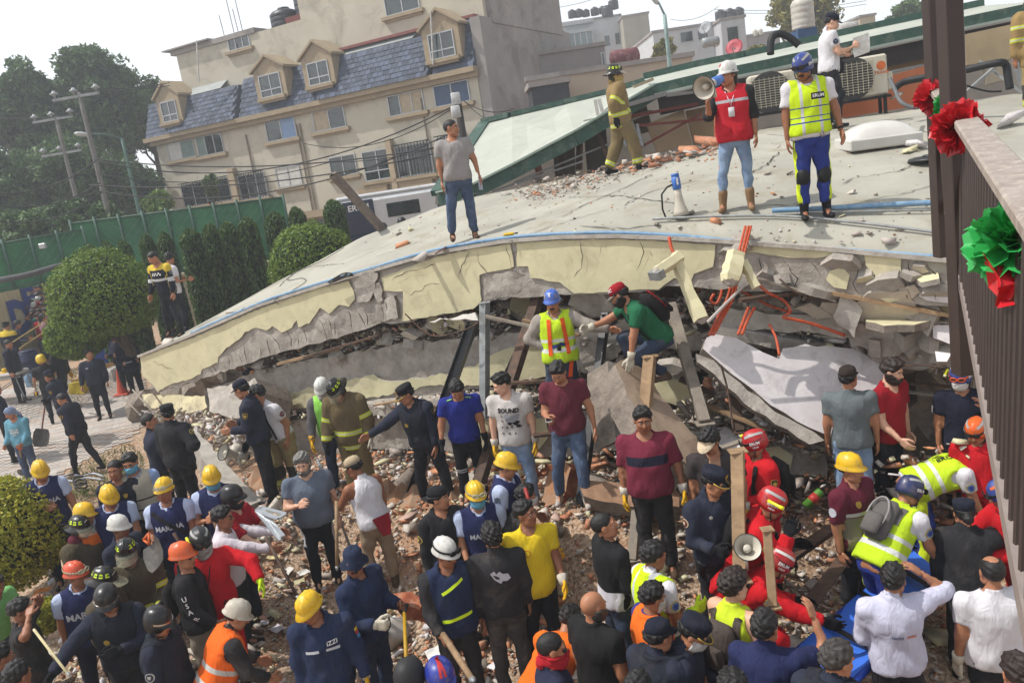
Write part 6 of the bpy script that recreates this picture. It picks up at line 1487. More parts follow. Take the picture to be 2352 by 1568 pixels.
a2,b2=at(-40,640,25),at(205,590,26.5);fence('green mesh gate with diagonal braces behind the round tree on the left',(a2[0],a2[1],at(-40,680,25)[2]),(b2[0],b2[1],at(205,632,26.5)[2]),1.45,z_,posts=4)
gb=thing('gate_light','small floodlight on the top rail of the green gate','light',tuple(at(98,565,25)));mb=MB();mb.box((0,0,0),(.2,.12,.16),bev=.02);mb.build('housing',ALU(),gb)
wa,wb=at(400,640,25.5),at(660,560,25);wl=thing('garden_wall','low beige wall behind the cypress columns','wall',(wa[0],wa[1],0));mb=MB();A_=np.array([wa[0],wa[1],0]);B_=np.array([wb[0],wb[1],0]);B_=B_+(B_-A_)*.6;mb.bar(A_+(0,0,1.6),B_+(0,0,1.6),.25,3.3,up=(0,0,1))if False else mb.add([A_,B_,B_+(0,.3,0),A_+(0,.3,0),A_+(0,0,3.4),B_+(0,0,3.4),B_+(0,.3,3.4),A_+(0,.3,3.4)],[(0,1,5,4),(1,2,6,5),(3,7,6,2),(0,4,7,3),(4,5,6,7)]);mb.build('wall',M('wall_cream','#b3a88e',.9,.08,.8,.2),wl,world=True)
sp=[at(0,668,27),at(62,648,28.5)];sg=thing('sign_hoarding','cream ribbed metal hoarding with big blue letters at the left edge','hoarding',tuple(sp[0]));d_=sp[1]-sp[0];d_[2]=0;st_=sp[0]-d_*.8;L_=np.linalg.norm(d_)*1.8;u_=uv(d_);nn2=np.array([u_[1],-u_[0],0]);zt_=sp[0][2]
mb=MB();k_=int(L_/.12)
for i in range(k_):mb.box(st_+u_*(i+.5)*.12+nn2*(.012 if i%2 else 0)+np.array([0,0,zt_-st_[2]-1.6]),(.12,.03,3.2),np.stack([u_,nn2,[0,0,1]],1))
mb.build('ribbed_panel',M('hoarding_cream','#b8ae8f',.7,.06,2,.1),sg,world=True)
for ch,px_,py_ in(('D',38,733),('F',66,696)):
 c_=at(px_,py_,27.8 if ch=='D' else 28.4);v_,f_=text2d(ch,.05);c_=sp[0]+u_*((c_-sp[0])@u_)+nn2*.05+np.array([0,0,c_[2]-sp[0][2]])
 mb=MB();mb.add([c_+u_*p[0]*1.55+np.array([0,0,p[1]*1.55])for p in v_],f_);mb.build('letter',M('sign_blue','#2c3f86',.6,.08,5,.05),sg,world=True)
hose('grey rolled tarpaulin hanging along the bottom of the green gate',None,.09,M('tarp_grey','#4a4a4c',.8,.2,4,.4),'tarpaulin','tarpaulin',7,pts=[at(-10,645,24),at(60,632,24),at(110,618,24.2),at(160,605,24.5)])
# plants: crowns of many small leaf faces
def leafmat(name,a,b,c=None):
 if name in _mc:return _mc[name]
 mt=bpy.data.materials.new(name);mt.use_nodes=True;nt=mt.node_tree;bs=nt.nodes['Principled BSDF'];bs.inputs['Roughness'].default_value=.55;bs.inputs['Specular IOR Level'].default_value=.3
 at_=_n(nt,'ShaderNodeAttribute',attribute_name='rnd');out=_mix(nt,at_.outputs['Fac'],C_(a),C_(b));nt.links.new(out,bs.inputs['Base Color'])
 tr=_n(nt,'ShaderNodeBsdfTranslucent');nt.links.new(out,tr.inputs[0]);mx=_n(nt,'ShaderNodeMixShader');mx.inputs[0].default_value=.25
 nt.links.new(bs.outputs[0],mx.inputs[1]);nt.links.new(tr.outputs[0],mx.inputs[2]);nt.links.new(mx.outputs[0],nt.nodes['Material Output'].inputs[0]);_mc[name]=mt;return mt
def leaves(P,size,N=None,bias=0.,rs=None,asp=.55,elong=None,tri=False):
 'one bent leaf (two triangles) at every point'
 rs=rs or NP;n=len(P);d=rs.normal(size=(n,3))
 if N is not None:d=d*(1-bias)+N*bias*1.5
 d/=np.linalg.norm(d,axis=1)[:,None];a=rs.normal(size=(n,3));
 if elong is not None:a=a*.35+np.array(elong)
 a-=d*(a*d).sum(1)[:,None];a/=np.linalg.norm(a,axis=1)[:,None]+1e-9;b=np.cross(d,a);s=(size*rs.uniform(.6,1.35,n))[:,None]
 if tri:return np.stack([P-a*s,P+b*s*asp+a*s*.2,P+a*s*.9-b*s*asp*.6],1).reshape(-1,3),np.arange(n*3).reshape(-1,3),np.repeat(rs.uniform(0,1,n),3)
 v=np.stack([P-a*s,P+b*s*asp+d*s*.12,P+a*s,P-b*s*asp+d*s*.12],1).reshape(-1,3)
 i=np.arange(n)[:,None]*4;f=np.concatenate([i+np.array([0,1,2]),i+np.array([0,2,3])],1).reshape(-1,3)
 return v,f,np.repeat(rs.uniform(0,1,n),4)
def crown(name,v,f,rn,mat,parent):
 me=mesh(name,local(parent,v),f);
 if len(me.vertices)==len(rn):attrs(me,{'rnd':rn})
 return link(name,me,mat,parent)
def core(parent,c,r_,mat,name='crown_core',seed=0,n=14):  # solid dark core added inside the leaves to block see-through
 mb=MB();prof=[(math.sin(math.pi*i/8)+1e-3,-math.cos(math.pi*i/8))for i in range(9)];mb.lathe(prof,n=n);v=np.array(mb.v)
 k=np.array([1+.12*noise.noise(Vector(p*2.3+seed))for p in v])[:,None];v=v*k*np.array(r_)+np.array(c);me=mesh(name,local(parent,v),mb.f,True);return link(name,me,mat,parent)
DKG=lambda:M('dark_core','#14180d',.95,.4,6,.5,20)
BARK=lambda:M('bark','#4a4036',.95,.25,5,.8,30)
def topiary(lab,c,r_,zflat,m_,n,ls,base=None,name='topiary_bush',seed=0,trunk=True):
 t=thing(name,lab,'bush' if not trunk else 'tree',tuple(base if base is not None else(c[0],c[1],c[2]-r_[2])));rs=np.random.RandomState(seed)
 d=rs.normal(size=(n,3));d/=np.linalg.norm(d,axis=1)[:,None];k=(1-.16*rs.uniform(0,1,n)**2+.03*rs.normal(size=n))[:,None]
 lump=np.array([noise.noise(Vector(q*3.1+seed))for q in d])[:,None]*.1
 P=d*(k+lump)*np.array(r_)
 if zflat is not None:P[:,2]=np.maximum(P[:,2],zflat+.12*rs.uniform(-1,1,n))
 v,f,rn=leaves(P+np.array(c),ls,d,.45,rs);crown('foliage',v,f,rn,m_,t)
 cr=np.array(r_)*.86
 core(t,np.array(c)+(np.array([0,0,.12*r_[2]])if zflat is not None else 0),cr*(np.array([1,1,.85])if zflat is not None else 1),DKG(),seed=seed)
 if trunk:
  b=np.array(base)
  for i in range(4):
   mb=MB();e=np.array(c)+np.array([rs.uniform(-.5,.5)*r_[0],rs.uniform(-.3,.3)*r_[1],-.1*r_[2]]);b2=b+np.array([rs.uniform(-.1,.1),rs.uniform(-.1,.1),0]);mb.tube([b2,b2*.6+e*.4+rs.uniform(-.1,.1,3),e],[.1,.075,.04],7);mb.build('trunk',BARK(),t,True,True)
 return t
LT1=lambda:leafmat('leaf_topiary','#3f5a1c','#7d9434');LT2=lambda:leafmat('leaf_yellow','#6f7a1c','#b5ad3a');LT3=lambda:leafmat('leaf_dark','#26361a','#42562a')
c=at(237,690,21);topiary('big round clipped tree with a flat underside behind the policemen on the pavement',c,(1.25,1.25,1.3),-.75,LT1(),21000,.038,at(305,815,21),'round_tree',1)
c=at(722,610,21.5);topiary('half round clipped bush behind the left part of the roof slab',c,(1.15,1.1,1.1),-.7,LT1(),14500,.038,np.array([c[0],c[1],.9]),'topiary_bush',2)
c=at(12,1226,11);topiary('yellow green clipped globe bush at the left edge',c,(.72,.72,.74),None,LT2(),14000,.03,np.array([c[0],c[1],-.3]),'topiary_bush',3,False)
c=at(178,770,21);topiary('dark green bush under the round tree',c,(.8,.7,.6),None,LT1(),6000,.045,np.array([c[0],c[1],.4]),'bush',4,False)
c=at(108,1412,9.6);topiary('small yellow green shrub between the green shirt and the marine in front',c,(.15,.2,.2),None,LT2(),2600,.026,np.array([c[0],c[1],-.3]),'bush',5,False)
c=at(375,1290,10.2);topiary('little yellow shrub behind the orange helmets',c,(.16,.2,.2),None,LT2(),1200,.026,np.array([c[0],c[1],-.2]),'bush',6,False)
def cypress(x,y,wd,Z,i,yb):
 p=at(x,y,Z);h=p[2]-1.0;r_=wd*.44*Z/FPX;zs=1.0
 t=thing('cypress',('lowest of the cypress columns showing over the round tree, number ' if 0 else '')+CYL[i],'tree',(p[0],p[1],zs));rs=np.random.RandomState(60+i);n=int(2400+1500*r_*4)
 a=rs.uniform(0,6.28,n);u=rs.uniform(0,1,n);rr=r_*(1-.12*rs.uniform(0,1,n)**2*2)*np.clip(1.05-.25*(u-.45)**2,.3,1.1)*np.where(u>.93,np.sqrt(np.clip((1.0-u)/.07,0.05,1)),1);rr*=1+.08*np.sin(a*3+u*9+i)
 P=np.stack([np.cos(a)*rr,np.sin(a)*rr,u*h],1)+np.array([p[0],p[1],zs]);N=np.stack([np.cos(a),np.sin(a),0*a+.3],1)
 v,f,rn=leaves(P,.07,N,.3,rs,.3,(0,0,1.4));crown('foliage',v,f,rn,leafmat('leaf_cypress','#31461f','#5a7636'),t)
 mb=MB();mb.lathe([(r_*.6,.1),(r_*.88,h*.3),(r_*.88,h*.7),(r_*.75,h*.92),(r_*.3,h*.97)],n=10);mb.build('crown_core',DKG(),t,True);mb=MB();mb.tube([(0,0,-.6),(0,0,.6)],.09,7);mb.build('trunk',BARK(),t)  # dark filler column added behind the leaves against see-through, then the trunk
CY=[(203,563,42,24),(243,556,40,24),(280,553,40,24),(333,540,38,23.5),(373,535,42,23.5),(432,527,58,23),(480,516,48,23),(520,511,46,23),(565,501,52,23),(627,488,54,23.5),(677,478,46,24),(762,461,58,25)]
CYL=['leftmost cypress top showing above the round tree','second cypress top from the left above the round tree','third cypress top from the left above the round tree','cypress column just right of the round tree','cypress column behind the policeman with reflective bands','broad cypress column behind the man in the white t-shirt','cypress column right of the man in the white t-shirt','eighth cypress column from the left in the hedge','tall cypress column in the middle of the hedge','cypress column left of the half round bush','cypress column above the half round bush','short cypress column left of the ambulance']
for i,q in enumerate(CY):cypress(*q,i,0)
def tree(lab,cx,cy,Z,rx,ry,n,ls,mat,clumps=26,seed=0,gap=.0,zb=1.5,trunkw=.25,name='tree'):
 'rx, ry: half width and half height in pixels'
 c=at(cx,cy,Z);k=Z/FPX;R_=np.array([rx*k,rx*k*.8,ry*k]);t=thing(name,lab,'tree',(c[0],c[1],zb));rs=np.random.RandomState(seed)
 C=[];
 while len(C)<clumps*2:
  q=rs.uniform(-1,1,3)
  if np.linalg.norm(q)<1 and np.linalg.norm(q)>.25:C.append(q*.86)
 C=np.array(C);V_,F_,R2=[],[],[];b=0
 for q in C:
  m_=int(n*2.2)//len(C);d=rs.normal(size=(m_,3));d/=np.linalg.norm(d,axis=1)[:,None];rad=rs.uniform(.16,.3)*np.array([R_.min(),R_.min(),R_.min()*.8])*rs.uniform(.9,1.5)
  P=c+q*R_+d*rad*(1.15*np.minimum(np.abs(rs.normal(size=m_)),1.5)**.8)[:,None];v,f,rn=leaves(P,ls*.85,d,.2,rs,.6,None,True);V_.append(v);F_.append(f+b);b+=len(v);R2.append(np.clip(rn*.7+rs.uniform(0,.3),0,1))
 crown('crown',np.concatenate(V_),np.concatenate(F_),np.concatenate(R2),mat,t)
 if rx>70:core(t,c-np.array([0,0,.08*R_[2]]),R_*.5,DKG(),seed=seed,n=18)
 base=np.array([c[0],c[1],zb]);top_=c-np.array([0,0,R_[2]*.2]);mb=MB();mb.tube([base,base*.5+top_*.5+rs.uniform(-.2,.2,3),top_],[trunkw,trunkw*.75,trunkw*.45],8);mb.build('trunk',BARK(),t,True,True)
 for q in C[:9]:
  mb=MB();e=c+q*R_;s=base+(top_-base)*rs.uniform(.55,1);mb.tube([s,(s+e)/2+rs.uniform(-.3,.3,3),e],[trunkw*.35,trunkw*.22,.03],6);mb.build('limb',BARK(),t,True,True)
 return t
TD=lambda:leafmat('leaf_tree','#2c4220','#5d7845');TYL=lambda:leafmat('leaf_tree_yellow','#5d5f26','#938a40');TM=lambda:leafmat('leaf_tree_mid','#344a28','#6b8249')
tree('tall dark tree at the left edge of the picture',45,270,46,95,145,15000,.2,TD(),34,1);tree('tall dark tree with pointed top left of the apartment block',225,245,47,95,150,17000,.2,TD(),36,2);tree('loose thin crowned tree touching the apartment block',340,260,50,62,110,6500,.19,TM(),26,3)
tree('dark lower tree in the middle behind the concrete utility pole',130,420,42,130,90,13000,.19,TD(),28,4);tree('dark lower tree at the left edge under the tall one',-10,460,40,90,110,10000,.19,TD(),22,5);tree('dark shrubby tree behind the green street lamp',300,440,44,75,80,7000,.18,TD(),20,6)
tree('light green bamboo like shrub at the foot of the apartment block',365,470,36,34,32,2600,.16,leafmat('leaf_bamboo','#46642a','#86994a'),14,7,zb=2);tree('dark tree filling the gap between the tall left trees',140,300,52,100,110,9000,.22,TD(),24,12)
tree('dark shrubs filling the ground behind the green fence',150,520,34,190,50,12000,.16,TD(),24,13,zb=2)
tree('yellow green tree behind the tall white tank',1850,30,55,85,60,6500,.22,TYL(),26,8,zb=3);tree('small dark bush by the white house with the greenhouse',1272,92,46,26,30,2600,.16,TM(),14,9,zb=5);tree('yellowish tree before the white flat house',1525,118,50,28,32,1800,.17,TYL(),14,10,zb=3);tree('round green tree on the right behind the fallen roof',2085,30,60,50,26,3600,.2,TM(),18,11,zb=3);tree('pale bush below the red satellite dish',1740,120,46,26,16,1200,.16,TYL(),10,14,zb=4)
tree('dark climbing plant before the barred ground floor window',485,425,35,24,22,700,.14,TM(),9,15,zb=3,trunkw=.05)
rs=np.random.RandomState(4);P=[]
for _ in range(5200):
 x,y=rs.uniform(150,330),rs.uniform(1010,1240)
 if not inpoly(x,y,[(160,1080),(300,1015),(340,1060),(300,1130),(200,1180),(150,1240),(130,1160)]):continue
 d=ray(x,y);p=atz(x,y,float(G(*atz(x,y,0.)[:2])));P.append(p)
for _ in range(1500):
 x,y=rs.uniform(90,190),rs.uniform(880,935);p=atz(x,y,.5);P.append(np.array([p[0],p[1],float(G(p[0],p[1]))]))
P=np.array(P);v,f,rn=leaves(P+(0,0,.02),.045,None,0,rs,.18,(0,0,.8));me=mesh('grass',v,f);attrs(me,{'rnd':rn});tag(link('grass',me,leafmat('leaf_grass','#4a5426','#7d8046')),'worn strip of grass and litter beside the pavement','grass',kind='stuff')
# fallen metal roof behind the slab and the wrecked wing under it
mr=thing('fallen_roof','long fallen metal roof with green fascia sloping down behind the roof slab','roof',tuple(at(1250,340,18)))
SHT=lambda:M('roof_sheet','#a3a79c',.7,.06,1.2,.2,30,dirt=('#85857a',.4,1.5))
def wq(name,mats,fn,parent=mr):mb=MB();fn(mb);return mb.build(name,mats,parent,world=True)
tl=[at(1113,283,21.5),at(1176,268,21),at(1396,216,20.5),at(1499,190,20)];bl=[at(1005,443,17.6),at(1088,424,17),at(1176,380,16.8),at(1319,304,16.5),at(1396,258,16.5),at(1499,198,16.6)]
top_=[at(1113,283,21.5),at(1140,277,21.3),at(1176,268,21),at(1300,239,20.8),at(1396,216,20.5),at(1499,186,20)]
def sheet(m):
 n=len(bl);v=[tuple(p)for p in bl+top_];dn=[tuple(np.array(p)-(0,0,.1))for p in bl+top_]
 f=[(i,i+1,n+i+1,n+i)for i in range(n-1)]+[(2*n+i+1,2*n+i,3*n+i,3*n+i+1)for i in range(n-1)]
 m.add(v+dn,f)
wq('roof_sheet',SHT(),sheet)
def fasc(m):
 for a,b in zip(bl,bl[1:]):m.bar(a-(0,.06,.12),b-(0,.06,.12),.05,.3)
 m.bar(top_[0],bl[0],.3,.12)
wq('fascia',GREENM(),fasc)
wq('ridge_cap',GREENM(),lambda m:[m.bar(a+(0,.1,.06),b+(0,.1,.06),.35,.12)for a,b in zip(top_,top_[1:])])
wq('gutter',M('gutter_pale','#8fa093',.5,.1,2,.1),lambda m:[m.bar(a-(0,.12,-.02),b-(0,.12,-.02),.12,.04)for a,b in zip(bl,bl[1:])])
rt=[at(1499,196,16.6),at(1640,163,16.4),at(1764,138,16.2),at(1950,97,16),at(2131,58,15.8),at(2400,2,15.5)]
dirs=[np.array([.35,2.6,.35])]*len(rt)
wq('roof_sheet',SHT(),lambda m:[m.quad(a,b,b+d,a+d)or m.quad(a-(0,0,.08),a+d-(0,0,.08),b+d-(0,0,.08),b-(0,0,.08))for a,b,d in zip(rt,rt[1:],dirs)])
wq('fascia',GREENM(),lambda m:[m.bar(a-(0,.05,.09),b-(0,.05,.09),.05,.2)for a,b in zip(rt,rt[1:])])
wq('fascia_trim',M('trim_pale','#9aa39a',.6,.1,3,.1),lambda m:[m.bar(a-(0,.08,.2),b-(0,.08,.2),.09,.05)for a,b in zip(rt,rt[1:])])
wq('eave_gap_shade',M('eave_dark','#3a3531',.9,.2,3,.3),lambda m:[m.bar(a-(-.1,-.1,.42),b-(-.1,-.1,.42),.06,.36)for a,b in zip(rt,rt[1:])])  # dark bar paints the shaded gap under the eave
wq('ridge_cap',GREENM(),lambda m:[m.bar(a+d+(0,0,.05),b+d+(0,0,.05),.3,.14)for a,b,d in zip(rt,rt[1:],dirs)])
wing=thing('wrecked_wing','wrecked classroom wing with torn boards and frames under the fallen metal roof','building',tuple(at(1600,330,18)))
DARKIN=lambda:M('dark_inside','#2c2826',.9)
wq('back_wall',M('inner_wall','#77716a',.9,.15,1.2,.3),lambda m:m.add([at(1000,470,22.5),at(1500,400,21.5),at(2400,250,19.5),at(2400,30,19.5),at(1500,215,21.5),at(1000,420,22.5)],[(0,1,4,5),(1,2,3,4)]),wing)
for i,(px,Z,mt)in enumerate([([(1485,285),(1570,252),(1590,330),(1510,350)],17,'#a08c70'),([(1575,255),(1650,240),(1655,330),(1595,332)],17.3,'#a08a6c'),([(1750,210),(1830,195),(1835,240),(1755,255)],16.8,'#9c8a72'),([(2215,80),(2330,55),(2335,135),(2220,150)],15,'#98876a'),([(1340,280),(1390,265),(1400,390),(1350,400)],17.6,'#4a4640'),([(1270,345),(1320,330),(1322,400),(1275,405)],17.6,'#57524a'),([(1855,178),(2125,120),(2128,150),(1860,205)],16.6,'#a39274'),([(1885,165),(2130,105),(2130,122),(1885,180)],16.4,'#8a7c66'),([(1440,240),(1480,222),(1500,300),(1460,310)],17.8,'#6a645c'),([(2260,150),(2320,140),(2325,180),(2265,195)],14.6,'#8f8674')]):
 wp=[at(x,y,Z)for x,y in px];c=np.mean(wp,0);o=panel('board',None,M('board_'+mt[1:],mt,.85,.12,2,.2,30),thick=.06,cell=.5,amp=.01,jag=.01,seed=200+i,pts=wp,parent=wing)
for x0,y0,x1,y1,yb0,yb1 in((1730,300,1830,285,312,300),(1850,262,1990,222,290,262),(1990,190,2130,150,262,240),(1640,260,1660,255,335,330)):wq('wood_panel',M('brown_panel','#8a4d2c',.6,.12,1.2,.1,20),lambda m:m.add([at(x0,y0,15.2),at(x1,y1,15),at(x1,yb1,15),at(x0,yb0,15.2)],[(3,2,1,0)]),wing)
STK=[((1367,230,17),(1380,300,17),.07,0),((1376,228,17),(1393,290,17),.07,0),((1360,280,16.9),(1410,235,16.9),.05,0),((1363,286,16.8),(1400,370,16.8),.09,1),((1340,278,16.8),(1440,258,16.8),.05,0),((1363,284,16.7),(1660,228,16.7),.1,2),((1455,290,16.7),(1640,272,16.5),.08,2),((1450,350,16.6),(1610,262,16.6),.07,2),((1405,265,16.7),(1440,335,16.7),.08,3),((1440,262,16.6),(1480,340,16.6),.08,3),((1463,285,16.5),(1475,335,16.5),.05,3),((1455,200,17),(1500,182,17),.1,4),((1600,200,17),(1660,185,17),.08,4),((1240,400,17.2),(1225,350,17.2),.13,5),((1290,395,17.3),(1285,320,17.3),.12,1),((1330,390,17.3),(1332,300,17.3),.12,1),((1180,420,17),(1400,330,17),.06,3),((1130,440,17),(1340,370,17),.06,3),((1100,455,16.8),(1230,440,16.8),.05,3),((1060,460,17),(1200,390,17),.06,0),((2290,150,14),(2215,215,14),.06,3),((2250,140,14.2),(2350,215,13.8),.05,3),((2195,100,14.5),(2205,60,14.5),.08,0),((2330,135,14),(2352,210,14),.1,3),((1440,242,16.4),(1530,215,16.4),.14,6),((1530,220,16.4),(1650,205,16.5),.1,6),((1880,200,16),(2120,150,15.8),.07,3)]
SM_=[M('stick_white','#a9a6a0',.7,.1,4,.1),RUSTY(),M('red_frame','#6a3028',.7,.15,5,.2),STEELG(),M('stick_beige','#9a8c74',.8,.1,4,.1),M('stick_terracotta','#8f5238',.8,.1,4,.1),M('stick_grey','#7d7b77',.8,.1,4,.1)]
for a,b,w_,mi in STK:wq('broken_frame',SM_[mi],lambda m:m.bar(at(*a),at(*b),w_,w_*.6),wing)
for i,(px,Z)in enumerate([([(1400,262),(1478,228),(1484,244),(1408,278)],16.6),([(1410,285),(1440,276),(1500,262),(1495,250),(1420,268)],16.9)]):panel('torn_sheet',None,SHT(),thick=.04,cell=.3,amp=.03,jag=.03,seed=230+i,pts=[at(x,y,Z+.3*(k>1))for k,(x,y)in enumerate(px)],parent=wing)
def aircon(lab,c,yaw,wd=1.0,h=.95,text=True,d=.4):
 t=thing('air_conditioner',lab,'air conditioner',tuple(c),yaw);AC=M('ac_cream','#bdb7a6',.5,.05,4,.05,dirt=('#8d8676',.35,6))
 def p(nm,m_,fn,par=None,sm=False):mb=MB();fn(mb);return mb.build(nm,m_,par or t,sm)
 p('casing',AC,lambda m:m.box((0,0,.2+h/2),(wd,d,h),bev=.03))
 p('fan_recess',M('ac_dark','#3b3b3a',.8),lambda m:m.lathe([(.36,-.01),(.36,.012),(.3,.014),(.02,.014)],(-.12,-d/2,.2+h/2),24,M=axes((0,-1,0))))
 for i in range(12):p('grille_bar',M('ac_grille','#a39d8c',.5),lambda m:m.bar((-.46,-d/2-.03,.2+.1+i*(h-.2)/11),(.22,-d/2-.03,.2+.1+i*(h-.2)/11),.012,.012))
 for i in range(9):p('grille_wire',M('ac_grille','#a39d8c',.5),lambda m:m.bar((-.46+i*.085,-d/2-.04,.27),(-.46+i*.085,-d/2-.04,.13+h),.01,.01))
 for x in(-.4,.4):p('stand_leg',BLK(),lambda m:(m.bar((x,-.18,-.12),(x,-.18,.2),.05,.05),m.bar((x,.18,-.12),(x,.18,.2),.05,.05),m.bar((x,-.25,.18),(x,.25,.18),.05,.05)))
 p('stand_rail',BLK(),lambda m:(m.bar((-.5,-.2,.17),(.5,-.2,.17),.04,.05)))
 if text:
  p('emblem',M('ac_orange','#c2622a',.5),lambda m:m.lathe([(.075,0),(.075,.006),(.02,.006)],(.36,-d/2-.002,.2+h*.72),18,M=axes((0,-1,0))));v_,f_=text2d('TRANE',.02);p('lettering',M('ac_orange','#c2622a',.5),lambda m:m.add([(q[0]*.075+.36,-d/2-.006,q[1]*.075+.2+h*.55)for q in v_],f_))
 p('pipe_box',AC,lambda m:m.box((wd/2+.05,0,.42),(.1,.25,.3),bev=.02))
 return t
p1=onroof(1800,292);aircon('cream air conditioner unit behind the paramedic',p1+(0,.3,.1),math.radians(-10),text=False,h=.66,wd=.92)
p2=onroof(1985,268);aircon('cream air conditioner unit with an orange emblem right of the officer',p2+(0,.2,.12),math.radians(-12),wd=.92,h=.68)
hose('black insulated pipe bending up left of the tall white tank',[(1770,125,15.5),(1772,90,15.5),(1790,78,15.5),(1815,88,15.5),(1835,105,15.5)],.07,BLACKH(),'pipe','pipe',8)
hose('black insulated pipe from the air conditioner to the brown column',[(2055,205,13),(2070,192,13),(2100,183,12.8),(2200,165,12.4),(2290,145,12),(2310,150,12),(2315,175,12),(2320,205,12)],.055,BLACKH(),'pipe','pipe',8)
hose('grey hose sagging from the air conditioner onto the roof',[(2043,180,12.6),(2055,205,12.5),(2070,235,12.3),(2100,248,12.2),(2125,240,12.2)],.03,M('hose_grey','#5e6062',.6),'hose','hose',7)
hose('black cable lying on the right end of the roof',[(2200,190,12),(2230,200,12),(2270,210,12),(2300,210,12)],.015,BLACKH(),'cable','cable',5)
t=thing('skylight','white domed skylight set in the roof right of the paramedic','skylight',tuple(onroof(2015,335)));c_=np.array(t.location);
mb=MB();mb.box((0,0,.07),(1.0,.75,.16),flatrot(random.Random(3))*0+np.eye(3),bev=.02);mb.build('curb',M('skylight_white','#b9b7b0',.5,.05,4,.05),t)
mb=MB();n=14;v=[(x,y,.15+.2*max(0,(1-abs(x/.47)**2.6))**.6*max(0,(1-abs(y/.34)**2.6))**.6)for y in np.linspace(-.34,.34,n)for x in np.linspace(-.47,.47,n)];mb.add(v,[(j*n+i,j*n+i+1,(j+1)*n+i+1,(j+1)*n+i)for j in range(n-1)for i in range(n-1)]);mb.build('dome',M('skylight_dome','#c4c1bb',.25,.04,4,0,spec=.5),t,True);t.rotation_euler=(.05,.02,math.radians(-6))
t=thing('tank_lid','black round tank lid lying on the roof left of the brown column','lid',tuple(onroof(2140,372)+(0,0,.03)));mb=MB();mb.lathe([(.02,.05),(.22,.05),(.24,.03),(.27,.04),(.29,.0),(.05,-.01)],n=24);mb.build('rim',TANKB(),t,True);mb=MB();mb.lathe([(.02,.05),(.1,.07),(.12,.05)],n=16);mb.build('knob',TANKB(),t,True)
t=thing('yellow_tool','yellow plastic tool lying on the blue pipe right of the man in grey','tool',tuple(onroof(1170,548)+(0,0,.06)));mb=MB();mb.box((0,0,0),(.16,.05,.05),bev=.02);mb.build('handle',M('tool_yellow','#c9a81e',.4),t);mb=MB();mb.tube([(.08,0,0),(.13,0,0)],.012,6);mb.build('tip',STEELB(),t)
# railing of the building the photograph is taken from
BRN=lambda:M('brown_paint','#3a2f2b',.45,.1,6,.08,40,spec=.4)
rl=thing('balcony_railing','dark brown metal railing with a grey wooden handrail running away on the right','railing',tuple(at(2200,400,4.5)))
pf,pm2,pn=at(2150,203,6.0),at(2212,272,4.45),at(2330,420,2.45)
dn_=uv(pn-pm2);pe=pn+dn_*1.6
HR=M('handrail','#8f8278',.6,.14,9,.3,60,c2='#9f948b',dirt=('#c9bfae',.5,22))
mb=MB();mb.bar(pm2,pe,.115,.045,bev=.008);mb.build('handrail',HR,rl,world=True);mb=MB();mb.bar(pf,pm2-(pm2-pf)*.03,.115,.045,bev=.008);mb.build('handrail',HR,rl,world=True)
c1t,c2t=at(2140,0,5.9),at(2184,0,4.5)
def colm(x0,Z,zt,zb,w_):
 p=at(x0,300,Z);mb=MB();mb.bar((p[0],p[1],zb),(p[0],p[1],zt),w_,w_,up=(0,1,0),bev=.006);return mb.build('column',BRN(),rl,world=True),p
_,q1=colm(2153,5.9,8.0,5-(586-236)/FPX*5.9,.1);_,q2=colm(2192,4.5,7.0,5-(876-231)/FPX*4.5,.1)
L=np.linalg.norm(pe-pm2);nb=int(L/.125)
base0,base1=at(2214,676,4.45),at(2316,1190,2.42);bd=uv(base1-base0)
BR=M('rail_base','#857a74',.6,.12,8,.2);mb=MB();mb.bar(base0-bd*.2,base0+bd*(L+.3),.03,.09);mb.build('bottom_rail',BR,rl,world=True)
for i in range(nb):
 s=(i+.6)*L/nb;a=pm2+dn_*s-(0,0,.03);b=base0+bd*s*1.0;mb=MB();mb.bar(a,b,.018,.012,up=(0,1,0));mb.build('baluster',BRN(),rl,world=True)
L2=np.linalg.norm(pm2-pf);base00=at(2172,470,6.0)
for i in range(int(L2/.11)):
 s=(i+.5)/int(L2/.11);a=pf+(pm2-pf)*s-(0,0,.03);b=base00+(base0-base00)*s;mb=MB();mb.bar(a,b,.03,.02,up=(0,1,0));mb.build('baluster',BRN(),rl,world=True)
mb=MB();mb.bar(base00,base0,.03,.09);mb.build('bottom_rail',BR,rl,world=True)
tw_=thing('tiled_wall','pale tiled wall seen through the balusters at the right edge','wall',tuple(at(2400,900,3.5)));TI=M('tile_pale','#b9bda8',.6,.05,4,.05);a_=at(2322,560,3.5);
for i in range(5):
 for j in range(11):
  c_=a_+np.array([.06+i*.1,.1,.1-j*.1]);mb=MB();mb.box(c_,(.094,.03,.094));
  q=projw(c_)
  if q[0]<2420:mb.build('tile',TI,tw_,world=True)
mb=MB();mb.box(a_+np.array([.27,.13,-.4]),(.52,.04,1.14));mb.build('wall',M('grout','#7d7f74',.9),tw_,world=True)
